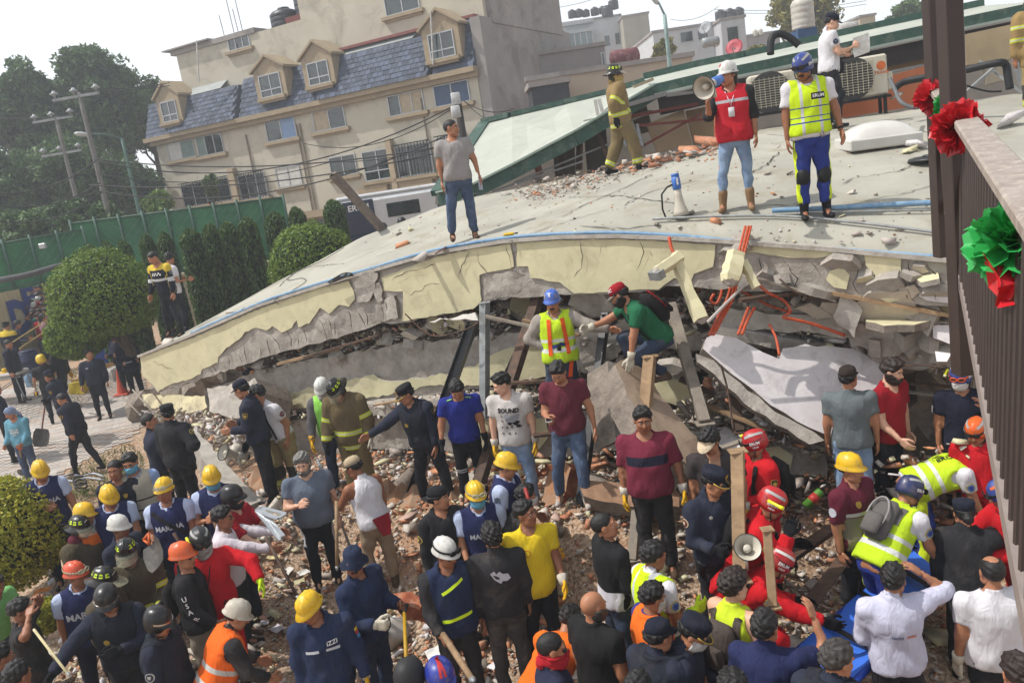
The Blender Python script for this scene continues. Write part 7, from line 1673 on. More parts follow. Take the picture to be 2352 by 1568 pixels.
def pompon(lab,px,Z,r_,colr,n=46,seed=0,streamers=True):
 c=at(*px,Z);t=thing('paper_pompon',lab,'decoration',tuple(c));rs=np.random.RandomState(seed);PM=M('foil_'+colr[1:],colr,.3,.1,12,.1,spec=.5)
 for k in range(n):
  d=rs.normal(size=3);d/=np.linalg.norm(d);a=np.cross(d,rs.normal(size=3));a/=np.linalg.norm(a);b=np.cross(d,a);m_=9;v=[(0,0,0)];R_=r_*rs.uniform(.75,1.1)
  for j in range(m_):
   an=-1.0+2.0*j/(m_-1);rad=R_*(1 if j%2 else.88);v.append(tuple(d*rad*math.cos(an)+a*rad*math.sin(an)*.8+b*r_*.12*math.sin(j*2.1+k)))
  mb=MB();mb.add(v,[(0,j,j+1)for j in range(1,m_)]);mb.build('petal',PM,t)
 return t
pompon('red foil pompon tied on the handrail at the near brown column',(2200,295),4.3,.145,'#b81f28',60,1);pompon('small red foil pompon tied on the far end of the handrail',(2140,222),5.8,.13,'#b81f28',40,2);pompon('green foil pompon tied between the two red ones',(2172,250),4.9,.09,'#2f9a4c',34,3);pompon('big green foil pompon hanging on the handrail at the right edge',(2325,560),2.4,.135,'#35a552',60,4)
t=thing('foil_streamer','red foil streamers hanging under the big green pompon','decoration',tuple(at(2305,640,2.38)));RS=M('foil_b81f28','#b81f28')
for px in([(2258,580),(2290,600),(2300,650),(2290,680),(2270,660)],[(2290,610),(2352,585),(2352,640),(2320,690),(2285,705),(2292,660)],[(2300,690),(2352,665),(2330,700),(2290,708)]):
 wp=[at(x,y,2.36+.05*math.sin(i*2))for i,(x,y)in enumerate(px)];panel_=MB();c=np.mean(wp,0)+np.array([0,-.03,0]);panel_.add([c]+wp,[(0,i+1,(i+1)%len(wp)+1)for i in range(len(wp))]);panel_.build('streamer',RS,t,world=True)
 # clothes
def CL(name,c,bands=None,dust=.0,var=.14,**k):
 return M('cloth_'+name,c,k.pop('rough',.9),var,4,.6,15,dirt=('#8a7f72',dust*.55,3)if dust else None,bands=bands,spec=.2,bdist=.022,fold=(1,1,.38),**k)
NAVY=CL('navy_uniform','#262a38',dust=.12);NAVY2=CL('navy_vest','#1f222b',dust=.15);BLACKC=CL('black','#232326',dust=.2);BLACKT=CL('black_trousers','#202228',dust=.25);DKG_=CL('charcoal','#2a292a',dust=.3)
JEAN=CL('jeans','#3d4c66',dust=.25,c2='#56657d');JEANL=CL('jeans_light','#6f86a6',dust=.1,c2='#8ba0ba');JEAND=CL('jeans_dark','#2a3446',dust=.3,c2='#3b475c');KHAKI=CL('khaki','#8c7a64',dust=.4)
WHT=CL('white','#c6c4c8',var=.05);WHT2=CL('white_dusty','#b5b0ac',var=.06,dust=.25);LBLUE=CL('pale_blue_shirt','#a7b2cc',var=.06);GREYT=CL('grey_tee','#8f8b89',var=.08);GREYB=CL('grey_blue_tee','#5d6674',dust=.15);SLATE=CL('slate_tee','#5f6668',var=.06)
MVEST=CL('marina_vest','#23284c',var=.08);BURG=CL('burgundy','#5a2530',var=.08);MAROON=CL('maroon_stripe','#6b2536',[('t',.24,.33,'#1e1d2c',('a',-2,-.5))],var=.08);REDT=CL('red_tee','#8e1722',var=.08);REDS=CL('red_suit','#b3161f',var=.08);ROYAL=CL('royal_blue','#222b78',var=.08)
YELS=CL('yellow_shirt','#cfb323',var=.06);ORGT=CL('orange_tee','#d2641c',var=.06);GRNT=CL('green_tee','#1d5a3c',var=.08);LGRN=CL('light_green_tee','#6fa867',var=.08);AQUA=CL('aqua_tee','#5f8fa2',var=.08);HOOD=CL('grey_hoodie','#8f8880',dust=.2)
DENIM=CL('denim_shirt','#222c47',dust=.15);BLKS=CL('black_shirt','#242326',dust=.1);BLKF=CL('black_faded','#2b2a2c',dust=.35);RVEST=CL('red_cross_vest','#b01e2b',[('t',.335,.37,'#a9a9ad')],var=.07)
LIMEB=[('ax',.075,.115,'#b6b8b8'),('t',.02,.06,'#b6b8b8'),('t',-.005,.005,'#28407e'),('t',.075,.083,'#28407e')]
LIME=CL('lime_vest','#b7d21c',LIMEB,var=.06);LIME2=CL('lime_plain','#b2cf27',[('t',.05,.1,'#c6c8c4'),('t',.18,.22,'#c6c8c4')],var=.06);LIMEG=CL('lime_green_vest','#8ccc58',var=.06)
LIMEP=CL('lime_paramedic','#b7d21c',[('ax',.08,.11,'#b6b8b8'),('t',.06,.075,'#28407e'),('t',.12,.13,'#28407e'),('t',.22,.232,'#28407e'),('t',.3,.37,'#1d2230',('x',-.15,-.005),('y',0,.4))],var=.06)
ORV=CL('orange_vest','#d9601e',[('t',.02,.07,'#b2b0ac'),('t',.17,.22,'#b2b0ac')],var=.06)
BLUP=CL('blue_paramedic','#26357a',[('o',.03,.2,'#c2d424',('ky',-.055,.055))],dust=.15)
FB=[('t',.02,.085,'#b9c22a',('a',-2,-.5)),('t',.042,.062,'#b0b0a4',('a',-2,-.5)),('a',1.62,1.86,'#b9c22a'),('a',1.71,1.77,'#b0b0a4'),('a',.62,.82,'#b9c22a'),('a',.7,.74,'#b0b0a4'),('t',-.2,-.14,'#b9c22a',('a',-2,-.5)),('t',-.18,-.16,'#b0b0a4',('a',-2,-.5))]
FCOAT=CL('fire_coat','#5f523a',FB,dust=.25);FCOATD=CL('fire_coat_dark','#4a4233',FB,dust=.25);FCOATT=CL('fire_coat_tan','#7d6a48',FB,dust=.2)
FTR=CL('fire_trousers','#8d7c56',[('l',1.55,1.72,'#b9c22a'),('l',1.61,1.66,'#b0b0a4'),('l',1.0,1.5,'#3a362e')],dust=.2);FTRT=CL('fire_trousers_tan','#6f6143',[('l',1.68,1.86,'#b9c22a'),('l',1.74,1.8,'#b0b0a4')],dust=.3)
TRACK=CL('track_trousers','#181a20',[('o',.055,.2,'#b3b3b6',('l',0,.75),('ky',-.2,.06))],dust=.1);SPORT=CL('sport_trousers','#16161a',[('l',1.0,1.04,'#bbb'.replace('bbb','bbbbbb')),('l',1.08,1.11,'#bbbbbb')])
SHBK=CL('black_shoe','#121214',rough=.45);SHTN=CL('tan_boot','#80664a',dust=.2);SHWH=CL('dusty_trainer','#a59d94',dust=.2);SHBR=CL('brown_boot','#4a3a2c',dust=.4)
GLY=CL('yellow_glove','#c99a22',var=.1);GLW=CL('white_cuff','#b5aea2');GLK=CL('black_glove','#16161a');GLC=CL('cream_glove','#b9b3a2',dust=.2);GLN=CL('neon_glove','#b5d022')
GLYW=(GLY,GLW)
HY=PLA('yellow','#d6ab10');HWc=PLA('white','#c4c3bd');HWd=M('shell_white_dirty','#b7b0a2',.45,.1,18,.1,80,dirt=('#7d6f5c',.6,12));HO=PLA('orange','#cc5722');HO2=PLA('orange_red','#c94a26')
HR_=PLA('red','#a8141c');HBl=PLA('blue','#2b3f83');HNv=PLA('navy_blue','#2a3158');HB=M('shell_black','#141416',.35,.15,12,.05,120,coat=.15,dirt=('#5a544c',.3,14));HBm=M('shell_matt','#232324',.6,.1,12,.05,120);STG=M('helmet_grey','#9a9a98',.5,.05,20,0)
CHROME=M('chrome_band','#b9b5ae',.18,.05,10,0,metal=.9);CAPN=CL('cap_navy','#1c1f2c',dust=.1);CAPB=CL('cap_black','#1d1d20',dust=.1);CAPBR=CL('cap_brown','#2f2723',dust=.1);CAPT=CL('cap_tan','#a8977c',dust=.15);CAPR=CL('cap_red','#8e1a22');CAPG=CL('cap_grey_visor','#6e6862')
MASKB=CL('mask_blue','#5d95ad',var=.04);MASKW=CL('mask_white','#b9b6b2',var=.04);RBAND=CL('red_bandana','#9c1c26');PALE_INK=M('pale_ink','#b3b5bd',.8,.05,60,0);GREYI=M('grey_ink','#8a8c92',.8,.05,60,0)
COP=dict(top='long',topm=NAVY,pants=BLACKT,shoes=SHBK,boots=True,neck=.062,infl=.018)
MAR=dict(top='tee',topm=LBLUE,pants=CL('marina_trousers','#1a1d2e',dust=.1),shoes=SHBK,boots=True,vest=(MVEST,-.09,.02),neck=.062,infl=.018)
FIRE=dict(top='coat',topm=FCOATD,pants=FTRT,shoes=SHBK,boots=True,hem=-.24,hat=('fire',40),pinf=.035,infl=.036)
USR=dict(top='long',topm=REDS,pants=REDS,shoes=SHBK,boots=True,infl=.024,pinf=.026)
def marina(R,sz=.075,face=1):text_t(R,'MARINA',0,.27,sz,PALE_INK,face,'vest',bold=.03)
def chevron(R,side,u=.35,ang=0.):
 v=[];f=[]
 for k in range(3):b=len(v);y=.02*k;v+=[(-.03,y,0),(0,y+.022,0),(.03,y,0),(.03,y+.01,0),(0,y+.032,0),(-.03,y+.01,0)];f+=[(b,b+1,b+4,b+5),(b+1,b+2,b+3,b+4)]
 v+=[(-.03,-.06,0),(.03,-.06,0),(.03,-.01,0),(-.03,-.01,0)];f.append((len(v)-4,len(v)-3,len(v)-2,len(v)-1));on_arm(R,(np.array(v,float)*1.1,f),side,u,DARK_INK(),'rank_badge',ang=ang)
def patch(R,side,u=.35,c1='#1c1c22',c2='#b08f3c',ang=0.,r_=.045):
 on_arm(R,disc2d(r_),side,u,M('patch_'+c2[1:],c2,.7),'sleeve_badge',lift=.006,ang=ang);on_arm(R,disc2d(r_*.8),side,u,M('patch_'+c1[1:],c1,.7),'sleeve_badge',lift=.01,ang=ang);on_arm(R,shield2d(r_*.75,r_*.8),side,u,M('patch_'+c2[1:],c2,.7),'sleeve_badge',lift=.014,ang=ang)
def shieldp(R,side,u=.35,ang=0.):
 on_arm(R,shield2d(.075,.09),side,u,GOLD(),'sleeve_badge',lift=.006,ang=ang);on_arm(R,shield2d(.06,.074),side,u,M('patch_1c1c22','#1c1c22',.7),'sleeve_badge',lift=.01,ang=ang);on_arm(R,disc2d(.02),side,u,GOLD(),'sleeve_badge',lift=.014,ang=ang)
def star(R,side,u=.35,ang=0.):
 on_arm(R,disc2d(.05),side,u,M('patch_c9b23c','#c9b23c',.7),'sleeve_badge',lift=.006,ang=ang);on_arm(R,disc2d(.041),side,u,M('patch_6d86b0','#6d86b0',.7),'sleeve_badge',lift=.01,ang=ang)
 v,f=[],[]
 for k in range(3):a=k*math.pi/3;c,s=math.cos(a),math.sin(a);b=len(v);v+=[(c*x-s*y,s*x+c*y,0)for x,y in((-.03,-.008),(.03,-.008),(.03,.008),(-.03,.008))];f.append((b,b+1,b+2,b+3))
 on_arm(R,(np.array(v),f),side,u,M('patch_2b3f83','#2b3f83',.7),'sleeve_badge',lift=.014,ang=ang)
def chain(m,P,*a,**k):
 for p,q in zip(P,P[1:]):m.bar(p,q,*a,**k)
def strap(R,mat,x,t0,t1,w_=.04,face=1,g=None,rot=0,name='strap'):return on_torso(R,grid2d(w_,t1-t0,2,16),x,(t0+t1)/2,mat,name,face,g,rot,.012)
def rig(R,mat,name,fn,smooth=True):
 mb=MB();fn(mb);return mb.build(name,mat,R.o,smooth)
def tp(R,x,y,z):return R.J['pv']+R.J['T']@np.array([x,y,z])*R.J['k']
def pack(R,c,mat,straps=True,sz=(.3,.16,.42),t0=.2,trim=None):
 T=R.J['T'];o=rig(R,[mat],'backpack',lambda m:m.box(tp(R,0,-.2,t0+.05),sz,T,bev=.07))
 rig(R,[mat],'pack_pocket',lambda m:m.box(tp(R,0,-.3,t0-.02),(sz[0]*.75,.07,sz[2]*.5),T,bev=.03))
 if trim:rig(R,[trim],'pack_trim',lambda m:m.tube([tp(R,sz[0]*.4*math.sin(a),-.285,t0+.08+sz[2]*.4*math.cos(a))for a in np.linspace(0,6.28,20)],.01,6))
 if straps:
  g='vest' if 'vest' in R.cloth else R.top
  for sx in(-1,1):strap(R,mat,sx*.12,.08,.48,.055,1,g,0,'shoulder_strap');strap(R,mat,sx*.12,.3,.48,.055,-1,g,0,'shoulder_strap')
def tacvest(R):
 for z in(.1,.2):
  for x in(-.1,0,.1):on_torso(R,grid2d(.08,.075,3,2),x,z,NAVY2,'pouch',1,'vest',lift=.028)
 on_torso(R,disc2d(.03),.08,.3,GOLD(),'badge',1,'vest',lift=.012)
def stripe(R,w_,h_,x,t,mat,face=1,garment=None,rot=0,name='stripe'):return on_torso(R,grid2d(w_,h_,12,1),x,t,mat,name,face,garment,rot,.008)
def P_(label,hx,hy,**kw):
 R=person(label,hx,hy,**kw)
 if kw.get('boots')and kw.get('top')in('long','tee','polo','half')and R.Z<14:
  k=R.J['k'];f=kw.get('fat',0);T=R.J['T'];c=tp(R,0,f*.4,-.075)
  rig(R,BLK(),'belt',lambda m:m.lathe([(1,-.022),(1.03,-.02),(1.03,.02),(1,.022)],c,24,M=T@np.diag([(.207+f*.8)*k,(.158+f)*k,1]),cap=False))
  rig(R,BLK(),'holster',lambda m:m.box(tp(R,.2+f*.7,.02,-.11),(.05,.09,.15),T,bev=.015))
 return R
 # on the roof
r1=P_('man in pale grey v-neck t-shirt and jeans standing on the roof edge looking right',1035,295,H=1.67,yaw=172,head=(-62,0),surf=roofp,Z=11.9,topm=GREYT,pants=JEAN,shoes=SHBR,fat=.028,hair='buzz',legs=('s','w'),arms=('d2','d'),neck=.075,skin=1)
bt=thing('water_bottle','small plastic water bottle held by the man in the pale grey t-shirt','bottle',tuple(wpos(r1,r1.hand0)));mb=MB();mb.lathe([(.02,-.12),(.03,-.115),(.03,-.02),(.012,.02),(.012,.04)],n=10);mb.build('bottle_body',M('clear_plastic','#a9b0c4',.15,.1,20,.05,alpha=.7),bt,True);mb=MB();mb.lathe([(.014,.04),(.014,.055)],n=10);mb.build('cap',M('cap_blue','#5a64a8',.5),bt,True)
r2=P_('firefighter in tan coat and black helmet striding right across the roof',1413,175,H=1.78,yaw=84,head=(5,2),surf=roofp,Z=14.3,top='coat',topm=FCOATT,pants=FTRT,shoes=SHBK,boots=True,hat=('fire',55),legs=('wb','wf'),arms=('d','b'),hem=-.24,pinf=.045,gloves=(GLK,GLK),mask=('bandana',CL('nomex_hood','#a08a52')))
r3=P_('woman in white helmet and red vest shouting into a megaphone on the roof',1667,127,H=1.7,yaw=200,head=(35,4),surf=roofp,Z=9.9,top='roll',topm=BLKS,pants=JEANL,shoes=SHTN,boots=True,hat=('hard',HWc),hair='long',vest=(RVEST,-.13,.018),arms=('d',(.25,.5,-.75,-.1,.75,.85)),legs=('s','w'),skin=1,pinf=.006,hands=('relax','grip'),flare=.004)
on_hat(r3,grid2d(.045,.014),18,.1,M('cross_red','#a8202a',.6),'red_cross',.005,.3);on_hat(r3,grid2d(.014,.045),18,.1,M('cross_red','#a8202a',.6),'red_cross',.006,.3)
rig(r3,[WHT],'lanyard',lambda m:m.tube([tp(r3,-.06,.1,.47),tp(r3,-.02,.165,.36),tp(r3,0,.17,.28),tp(r3,.02,.165,.36),tp(r3,.06,.1,.47)],.005,5));rig(r3,[WHT],'id_card',lambda m:m.box(tp(r3,0,.175,.22),(.07,.012,.11),r3.J['T'],bev=.004))
for sx in(-1,1):on_torso(r3,grid2d(.1,.1,3,2),sx*.09,.03,RVEST,'pocket',1,'vest',lift=.02)
r4=P_('paramedic in blue helmet, lime vest and blue trousers with knee pads standing on the roof',1836,103,H=1.8,yaw=190,head=(32,22),surf=roofp,Z=9.25,topm=WHT,pants=BLUP,shoes=SHBK,boots=True,hat=('rescue',HBl,STG,'ERUM','',False,True),hair='short',vest=(LIMEP,-.06,.02),beard='moustache',legs=('s','s'),arms=('d2','d'),skin=2,fat=.015)
text_t(r4,'ERUM',-.08,.335,.05,WHITE_INK(),1,'vest');shieldp(r4,0)
for i in(0,1):
 kn=r4.J['kn%d'%i];rig(r4,[BLK()],'knee_pad',lambda m:m.lathe([(.01,.045),(.055,.035),(.075,.0),(.078,-.03),(.02,-.035)],kn+np.array([0,.055,-.02]),14,M=axes((0,1,0)),sx=1.,sy=1.5));rig(r4,[BLK()],'knee_strap',lambda m:m.lathe([(.074,-.1),(.078,0),(.074,.1)],kn,14))
rig(r4,[CHROME],'carabiner',lambda m:m.tube([tp(r4,-.12,.15,-.1),tp(r4,-.1,.16,-.02),tp(r4,-.07,.16,-.03),tp(r4,-.08,.16,-.1),tp(r4,-.12,.15,-.1)],.006,5));rig(r4,[BLK()],'wrist_watch',lambda m:m.tube([r4.J['wr0']+uv(r4.J['el0']-r4.J['wr0'])*.03,r4.J['wr0']+uv(r4.J['el0']-r4.J['wr0'])*.055],.034,10))
r5=P_('officer in white shirt, navy cap and black trousers reading a paper on the roof',1917,36,H=1.76,yaw=98,head=(8,22),surf=roofp,Z=13.2,topm=WHT,pants=BLACKT,shoes=SHBK,hat=('cap',CAPN),arms=('f',(.14,.3,-1,-.2,.9,.25)),legs=('s','b'),skin=3,top='polo',lean=4,hands=('grip','grip'))
patch(r5,1,.4,'#22242e','#5d6674');on_torso(r5,grid2d(.5,.03,16,1),0,.24,BLKS,'shoulder_strap',1,None,-55,.01);rig(r5,[BLKS],'shoulder_bag',lambda m:m.box(tp(r5,-.1,.2,-.02),(.24,.1,.2),r5.J['T'],bev=.03))
h_=wpos(r5,(r5.hand0+r5.hand1)/2);pp=thing('paper','white sheet of paper in the hands of the officer in the navy cap','paper',tuple(h_));mb=MB();v=[(.25*(i/4-.5)+.12,.04*math.sin(i*.8+j),.3*(j/3-.45)+.05*i/4)for i in range(5)for j in range(4)];mb.add(v,[(i*4+j,i*4+4+j,i*4+5+j,i*4+1+j)for i in range(4)for j in range(3)]);mb.add(np.array(v)+(0,.003,0),[(i*4+j,i*4+1+j,i*4+5+j,i*4+4+j)for i in range(4)for j in range(3)]);mb.build('sheet',M('paper_white','#cfcdca',.7),pp)
r6=P_('firefighter in tan coat seen from behind at the top right corner',2372,-25,H=1.8,yaw=10,surf='g',Z=12.5,top='coat',topm=CL('fire_coat_back','#8a734a',[('t',.12,.18,'#b9c22a'),('t',.14,.16,'#b0b0a4'),('t',.3,.35,'#b9c22a'),('t',.315,.335,'#b0b0a4')]),pants=FTR,shoes=SHBK,hat=('fire',40),hem=-.24,legs=('s','w'))
text_t(r6,'BOMBEROS',0,.42,.07,REFY(),-1);text_t(r6,'MEXICO',0,.25,.08,REFY(),-1);text_t(r6,'VALERIA',0,.02,.08,REFY(),-1)
r7=P_('traffic policeman with reflective bands and yellow shoulders standing on the low tip of the roof',345,587,H=1.74,yaw=205,head=(20,24),surf=roofp,Z=16.5,topm=CL('traffic_jacket','#1a1c26',[('t',.42,.6,'#c2a93c'),('t',.2,.25,'#b5b7b8'),('a',.75,1.0,'#b5b7b8'),('a',-.2,.3,'#c2a93c')]),top='long',pants=BLACKT,shoes=SHBK,boots=True,hair='buzz',lean=8,legs=('s','w'),arms=('d','d2'),neck=.075,skin=1)
for i in range(7):
 for j in range(2):
  if(i+j)%2==0:on_torso(r7,grid2d(.03,.03,1,1),-.1+i*.033,.33+j*.03,WHITE_INK(),'check',lift=.007)
patch(r7,0,.4,'#2a3550','#9a9a8a')
r8=P_('man in white t-shirt and black trousers turned away on the tip of the roof',388,580,H=1.72,yaw=55,head=(-45,15),surf=roofp,Z=18.0,topm=WHT,pants=BLACKT,shoes=SHBK,lean=6,legs=('wb','b'),arms=('x','f'),fat=.015)
on_torso(r8,grid2d(.4,.018,14,1),0,.32,BLKS,'shoulder_strap',-1,None,55,.01)
# on the pavement on the left
P_('person in a violet blue cap half hidden behind the tip of the roof',387,757,H=1.55,yaw=280,Z=21,surf='g',hat=('cap',CL('cap_violet','#353a6e')),topm=BLACKC,pants=BLACKT)
P_('rescuer in yellow helmet and black uniform turning back near the dark bush',123,783,H=1.74,yaw=100,head=(60,-4),top='long',topm=BLACKC,pants=BLACKT,shoes=SHBK,boots=True,hat=('moto',PLA('yellow2','#cfae14')),legs=('wb','s'),gloves=(GLY,GLK),lean=6)
P_('rescuer in yellow helmet and black t-shirt with yellow gloves, back turned',90,812,H=1.72,yaw=330,head=(-20,5),topm=BLACKC,pants=BLACKT,shoes=SHBK,boots=True,hat=('moto',PLA('yellow2','#cfae14')),gloves=(GLYW,GLYW),arms=('d2','r'))
q=P_('policeman in black helmet looking down at a phone under the round tree',252,763,H=1.76,yaw=195,head=(0,35),hat=('moto',HB),arms=('f','f'),**COP)
q=P_('policeman reading a paper at the broken tip of the roof beam',287,777,H=1.74,yaw=150,head=(-5,32),arms=('f','f'),legs=('s','wf'),hair='buzz',**COP);rig(q,[WHT],'paper_pad',lambda m:m.box(q.hand1+np.array([-.06,.06,.03]),(.2,.15,.01),bev=.003))
q=P_('policeman in black with arms down looking up right on the pavement',200,801,H=1.73,yaw=165,head=(-35,-8),arms=('d','d2'),hair='short',fat=.03,**COP);stripe(q,.06,.015,.09,.36,PALE_INK,name='name_tag')
q19=P_('policeman in navy cap with black gloves holding a snow shovel',106,849,H=1.74,yaw=270,head=(10,12),hat=('cap',CAPN),arms=('b',(.2,.45,-.6,.1,.8,-.5)),legs=('wb','b'),lean=14,gloves=(GLK,GLK),hands=('grip','grip'),**COP);shieldp(q19,0,.4)
q20=P_('policeman in black walking left with head bowed on the pavement',132,904,H=1.74,yaw=285,head=(0,32),legs=('wf','wb'),lean=10,arms=('b','d'),vest=(NAVY2,-.05,.014),hair='buzz',**COP);patch(q20,0,.4)
q21=P_('woman in aqua sweater with a blue grey head scarf holding an orange shovel handle',13,936,H=1.62,yaw=190,head=(40,25),top='long',topm=AQUA,pants=JEAN,shoes=SHBR,hat=('scarf',CL('scarf_blue','#76839c')),hair=None,arms=('p','p'),gloves=None,hands=('grip','grip'))
text_t(q21,'WALK BE',0,.3,.045,WHITE_INK());text_t(q21,'HOPE',0,.24,.075,WHITE_INK());text_t(q21,'HAPPY',0,.185,.035,WHITE_INK())
P_('policeman in dark uniform cut off by the left edge, behind the woman in aqua',-12,880,H=1.74,yaw=60,**COP)
q=P_('traffic officer with peaked cap and yellow shoulders at the left edge',12,738,H=1.74,yaw=10,hat=('kepi',CAPB),topm=CL('traffic_jacket2','#1a1c26',[('t',.36,.6,'#c2a93c')]),top='long',pants=BLACKT,shoes=SHBK)
P_('man in plaid shirt bending over beside the blue barrel',40,735,H=1.72,yaw=60,lean=18,head=(0,15),top='long',topm=CL('plaid','#3d4352',[('t',.1,.12,'#8a8f9a'),('t',.2,.22,'#8a8f9a'),('t',.3,.32,'#8a8f9a'),('ax',.06,.08,'#8a8f9a')]),pants=JEANL,shoes=SHBK,arms=('f','f'))
P_('policeman in dark uniform seen in profile behind the stretcher bed at the left edge',17,778,H=1.72,yaw=90,hair='buzz',**COP)
P_('girl in white cap and red vest standing by the yellow tapes',75,709,H=1.62,yaw=170,hat=('cap',CL('cap_white','#b9b9b9')),hair='long',topm=BURG,vest=(REDS,-.1,.015),pants=JEANL,shoes=SHBK)
P_('helper in white and lime helmet with a red backpack beside the round tree',115,708,H=1.6,yaw=10,hat=('moto',PLA('lime_white','#a8b88a')),topm=WHT2,pants=JEAND,shoes=SHBK)
P_('man in black and white striped shirt behind the yellow tapes',97,690,H=1.74,yaw=130,topm=CL('striped','#24262c',[('t',k*.06,k*.06+.03,'#9a9a9c')for k in range(-2,8)]),pants=JEAND,shoes=SHBK)
CC=[WHT,BURG,REDT,LBLUE,GREYT,BLKS,ROYAL,WHT2,REDS,JEAN,CL('pink','#a8808a'),CL('teal','#2f5a5c')];rc_=random.Random(3);crowdpts=[]
for row in range(8):
 for k in range(8):
  x,y=60+k*11+rc_.uniform(-4,4)-row*1.2,633+row*13+k*-1.0+rc_.uniform(-3,3)
  if x<58+max(0,row-3)*5 or x>141-row*1.0 or(row>4 and k>4):continue
  crowdpts.append((x,y))
CN=['white','burgundy','bright red','pale blue','grey','black','royal blue','dusty white','scarlet','denim blue','pink','teal']
for i,(x,y)in enumerate(crowdpts):
 k=rc_.randrange(12);h=rc_.random();hat=None;hl='bareheaded'
 if h<.2:hat=('cap',CL('cap_white','#b9b9b9'));hl='white capped'
 elif h<.32:hat=('hard',HWc);hl='white helmeted'
 elif h<.38:hat=('cap',CAPR);hl='red capped'
 P_(hl+' onlooker in '+CN[k]+' top in the street crowd left of the round tree',x,y,H=1.55+.2*rc_.random(),yaw=rc_.choice((150,180,210,240,60)),Z=30.5-.55*(y-633)/13*.9,surf='g',topm=CC[k],pants=rc_.choice((JEAN,BLACKT,JEAND)),hat=hat,hair=rc_.choice(('short','long','curly')),cell=.042,group=hl+' onlookers in '+CN[k]+' tops in the street crowd',arms=rc_.choice((('d','d'),('f','d'),('m','d'),('d','o'))))
P_('man in pale blue shirt with a raised arm seen over the green fence',481,461,H=1.68,yaw=200,Z=29,topm=CL('shirt_lilac','#9aa0c4'),top='long',pants=JEAND,arms=('d','m'))
P_('helper in dark helmet and yellow jacket half hidden beside the ambulance',878,510,H=1.7,yaw=170,Z=22,topm=CL('yellow_jacket','#c2a02a'),top='long',pants=BLACKT,hat=('moto',HB))
P_('helper in dark helmet and orange collar half hidden behind the roof slab',921,497,H=1.7,yaw=160,Z=21.5,topm=ORGT,top='long',pants=BLACKT,hat=('moto',HB))
# in front of the wreck, upper row
q=P_('policeman with short hair talking beside the black capped one, back to the camera',335,948,H=1.72,yaw=60,head=(20,-5),hair='buzz',arms=('h','c'),**COP);patch(q,0,.4,'#2a2f40','#a8a89a')
q=P_('policeman in black peaked cap seen from behind with a round gold sleeve badge',380,926,H=1.76,yaw=20,head=(-40,0),hat=('kepi',CAPB),arms=('d','h'),topm=BLACKC,top='long',pants=CL('camo_black','#1a1b1e',dust=.35),shoes=SHBK,boots=True,infl=.026);patch(q,1,.4,'#33302a','#b5a15c');patch(q,0,.4,'#33302a','#b5a15c')
q=P_('police officer in navy peaked cap bending down left under the roof beam',540,822,H=1.76,yaw=255,head=(5,30),hat=('kepi',CAPN),lean=24,arms=('f','f'),legs=('b','s'),**COP);shieldp(q,0,.35)
q=P_('policeman in navy cap standing with his back to the rescuer in suspenders',543,871,H=1.76,yaw=265,head=(15,18),hat=('cap',CAPN,None,False,GOLD()),lean=6,arms=('f','f'),**COP);shieldp(q,0,.35)
q25=P_('firefighter in white polo shirt with black suspenders and tan trousers bending forward',583,884,Z=11.8,H=1.76,yaw=215,head=(45,10),top='polo',topm=WHT,pants=FTR,shoes=SHBK,boots=True,lean=22,arms=('b','p'),legs=('s','b'),hair='short',pinf=.04,gloves=(None,GLK),skin=1)
for sx in(-1,1):strap(q25,BLKS,sx*.1,.0,.49,.035,1,name='suspender');strap(q25,BLKS,sx*.09,.0,.49,.035,-1,name='suspender')
patch(q25,0,.35,'#8a3038','#7d7f84')
q=P_('helper in white hard hat, green vest and grey sleeves behind the firefighter',731,872,Z=11.6,H=1.74,yaw=170,head=(20,30),top='long',topm=CL('grey_sweat','#5b585a'),vest=(LIMEG,-.08,.02),pants=JEAND,shoes=SHBK,hat=('hard',HWc),lean=12,gloves=(GLY,GLY),arms=('d','d2'),mask=('bandana',WHT2))
r27=P_('firefighter in brown coat with yellow bands looking down with visor lowered',757,877,Z=11.3,H=1.78,yaw=188,head=(25,35),top='coat',topm=FCOAT,pants=FTRT,shoes=SHBK,boots=True,hat=('fire',25),lean=8,arms=('d2','d2'),hem=-.26,gloves=(GLC,GLK),infl=.04,pinf=.04)
r28=P_('policeman in tactical vest and black peaked cap reaching his hand to the left',921,884,Z=11.0,H=1.77,yaw=205,head=(35,20),hat=('kepi',CAPB),arms=('d',(.75,.55,-.55,.7,.5,-.35)),lean=12,side=6,legs=('w','w'),vest=(NAVY2,-.06,.025),**COP);tacvest(r28);shieldp(r28,0,.25)
r29=P_('young man in royal blue t-shirt with green shoulder stripes looking down',1046,879,Z=10.4,H=1.72,yaw=178,head=(0,42),topm=ROYAL,pants=SPORT,shoes=SHBK,hair='short',arms=('d','d2'),gloves=(GLK,GLK),lean=10,legs=('s','s'))
for sx in(-1,1):
 for k in range(3):rig(r29,[LIMEG],'shoulder_stripe',lambda m:chain(m,[tp(r29,sx*(.085),.055-k*.028,.512),tp(r29,sx*.14,.055-k*.028,.503),tp(r29,sx*.19,.05-k*.028,.472)],.014,.006,up=(0,.5,1)))
r30=P_('young man in white t-shirt with printed black letters and yellow gloves looking left down',1141,855,Z=10.0,H=1.75,yaw=192,head=(60,18),topm=WHT2,pants=JEANL,shoes=SHWH,hair='tuft',arms=('d','d'),gloves=(GLYW,GLYW),lean=5,skin=3)
text_t(r30,'SOUND',-.0,.36,.075,DARK_INK(),rot=-2,bold=.05);text_t(r30,'V',.09,.29,.05,DARK_INK());text_t(r30,'b',.09,.24,.05,DARK_INK());text_t(r30,'r  a  ti',.04,.16,.06,DARK_INK());text_t(r30,'o   n   s',.03,.08,.06,DARK_INK())
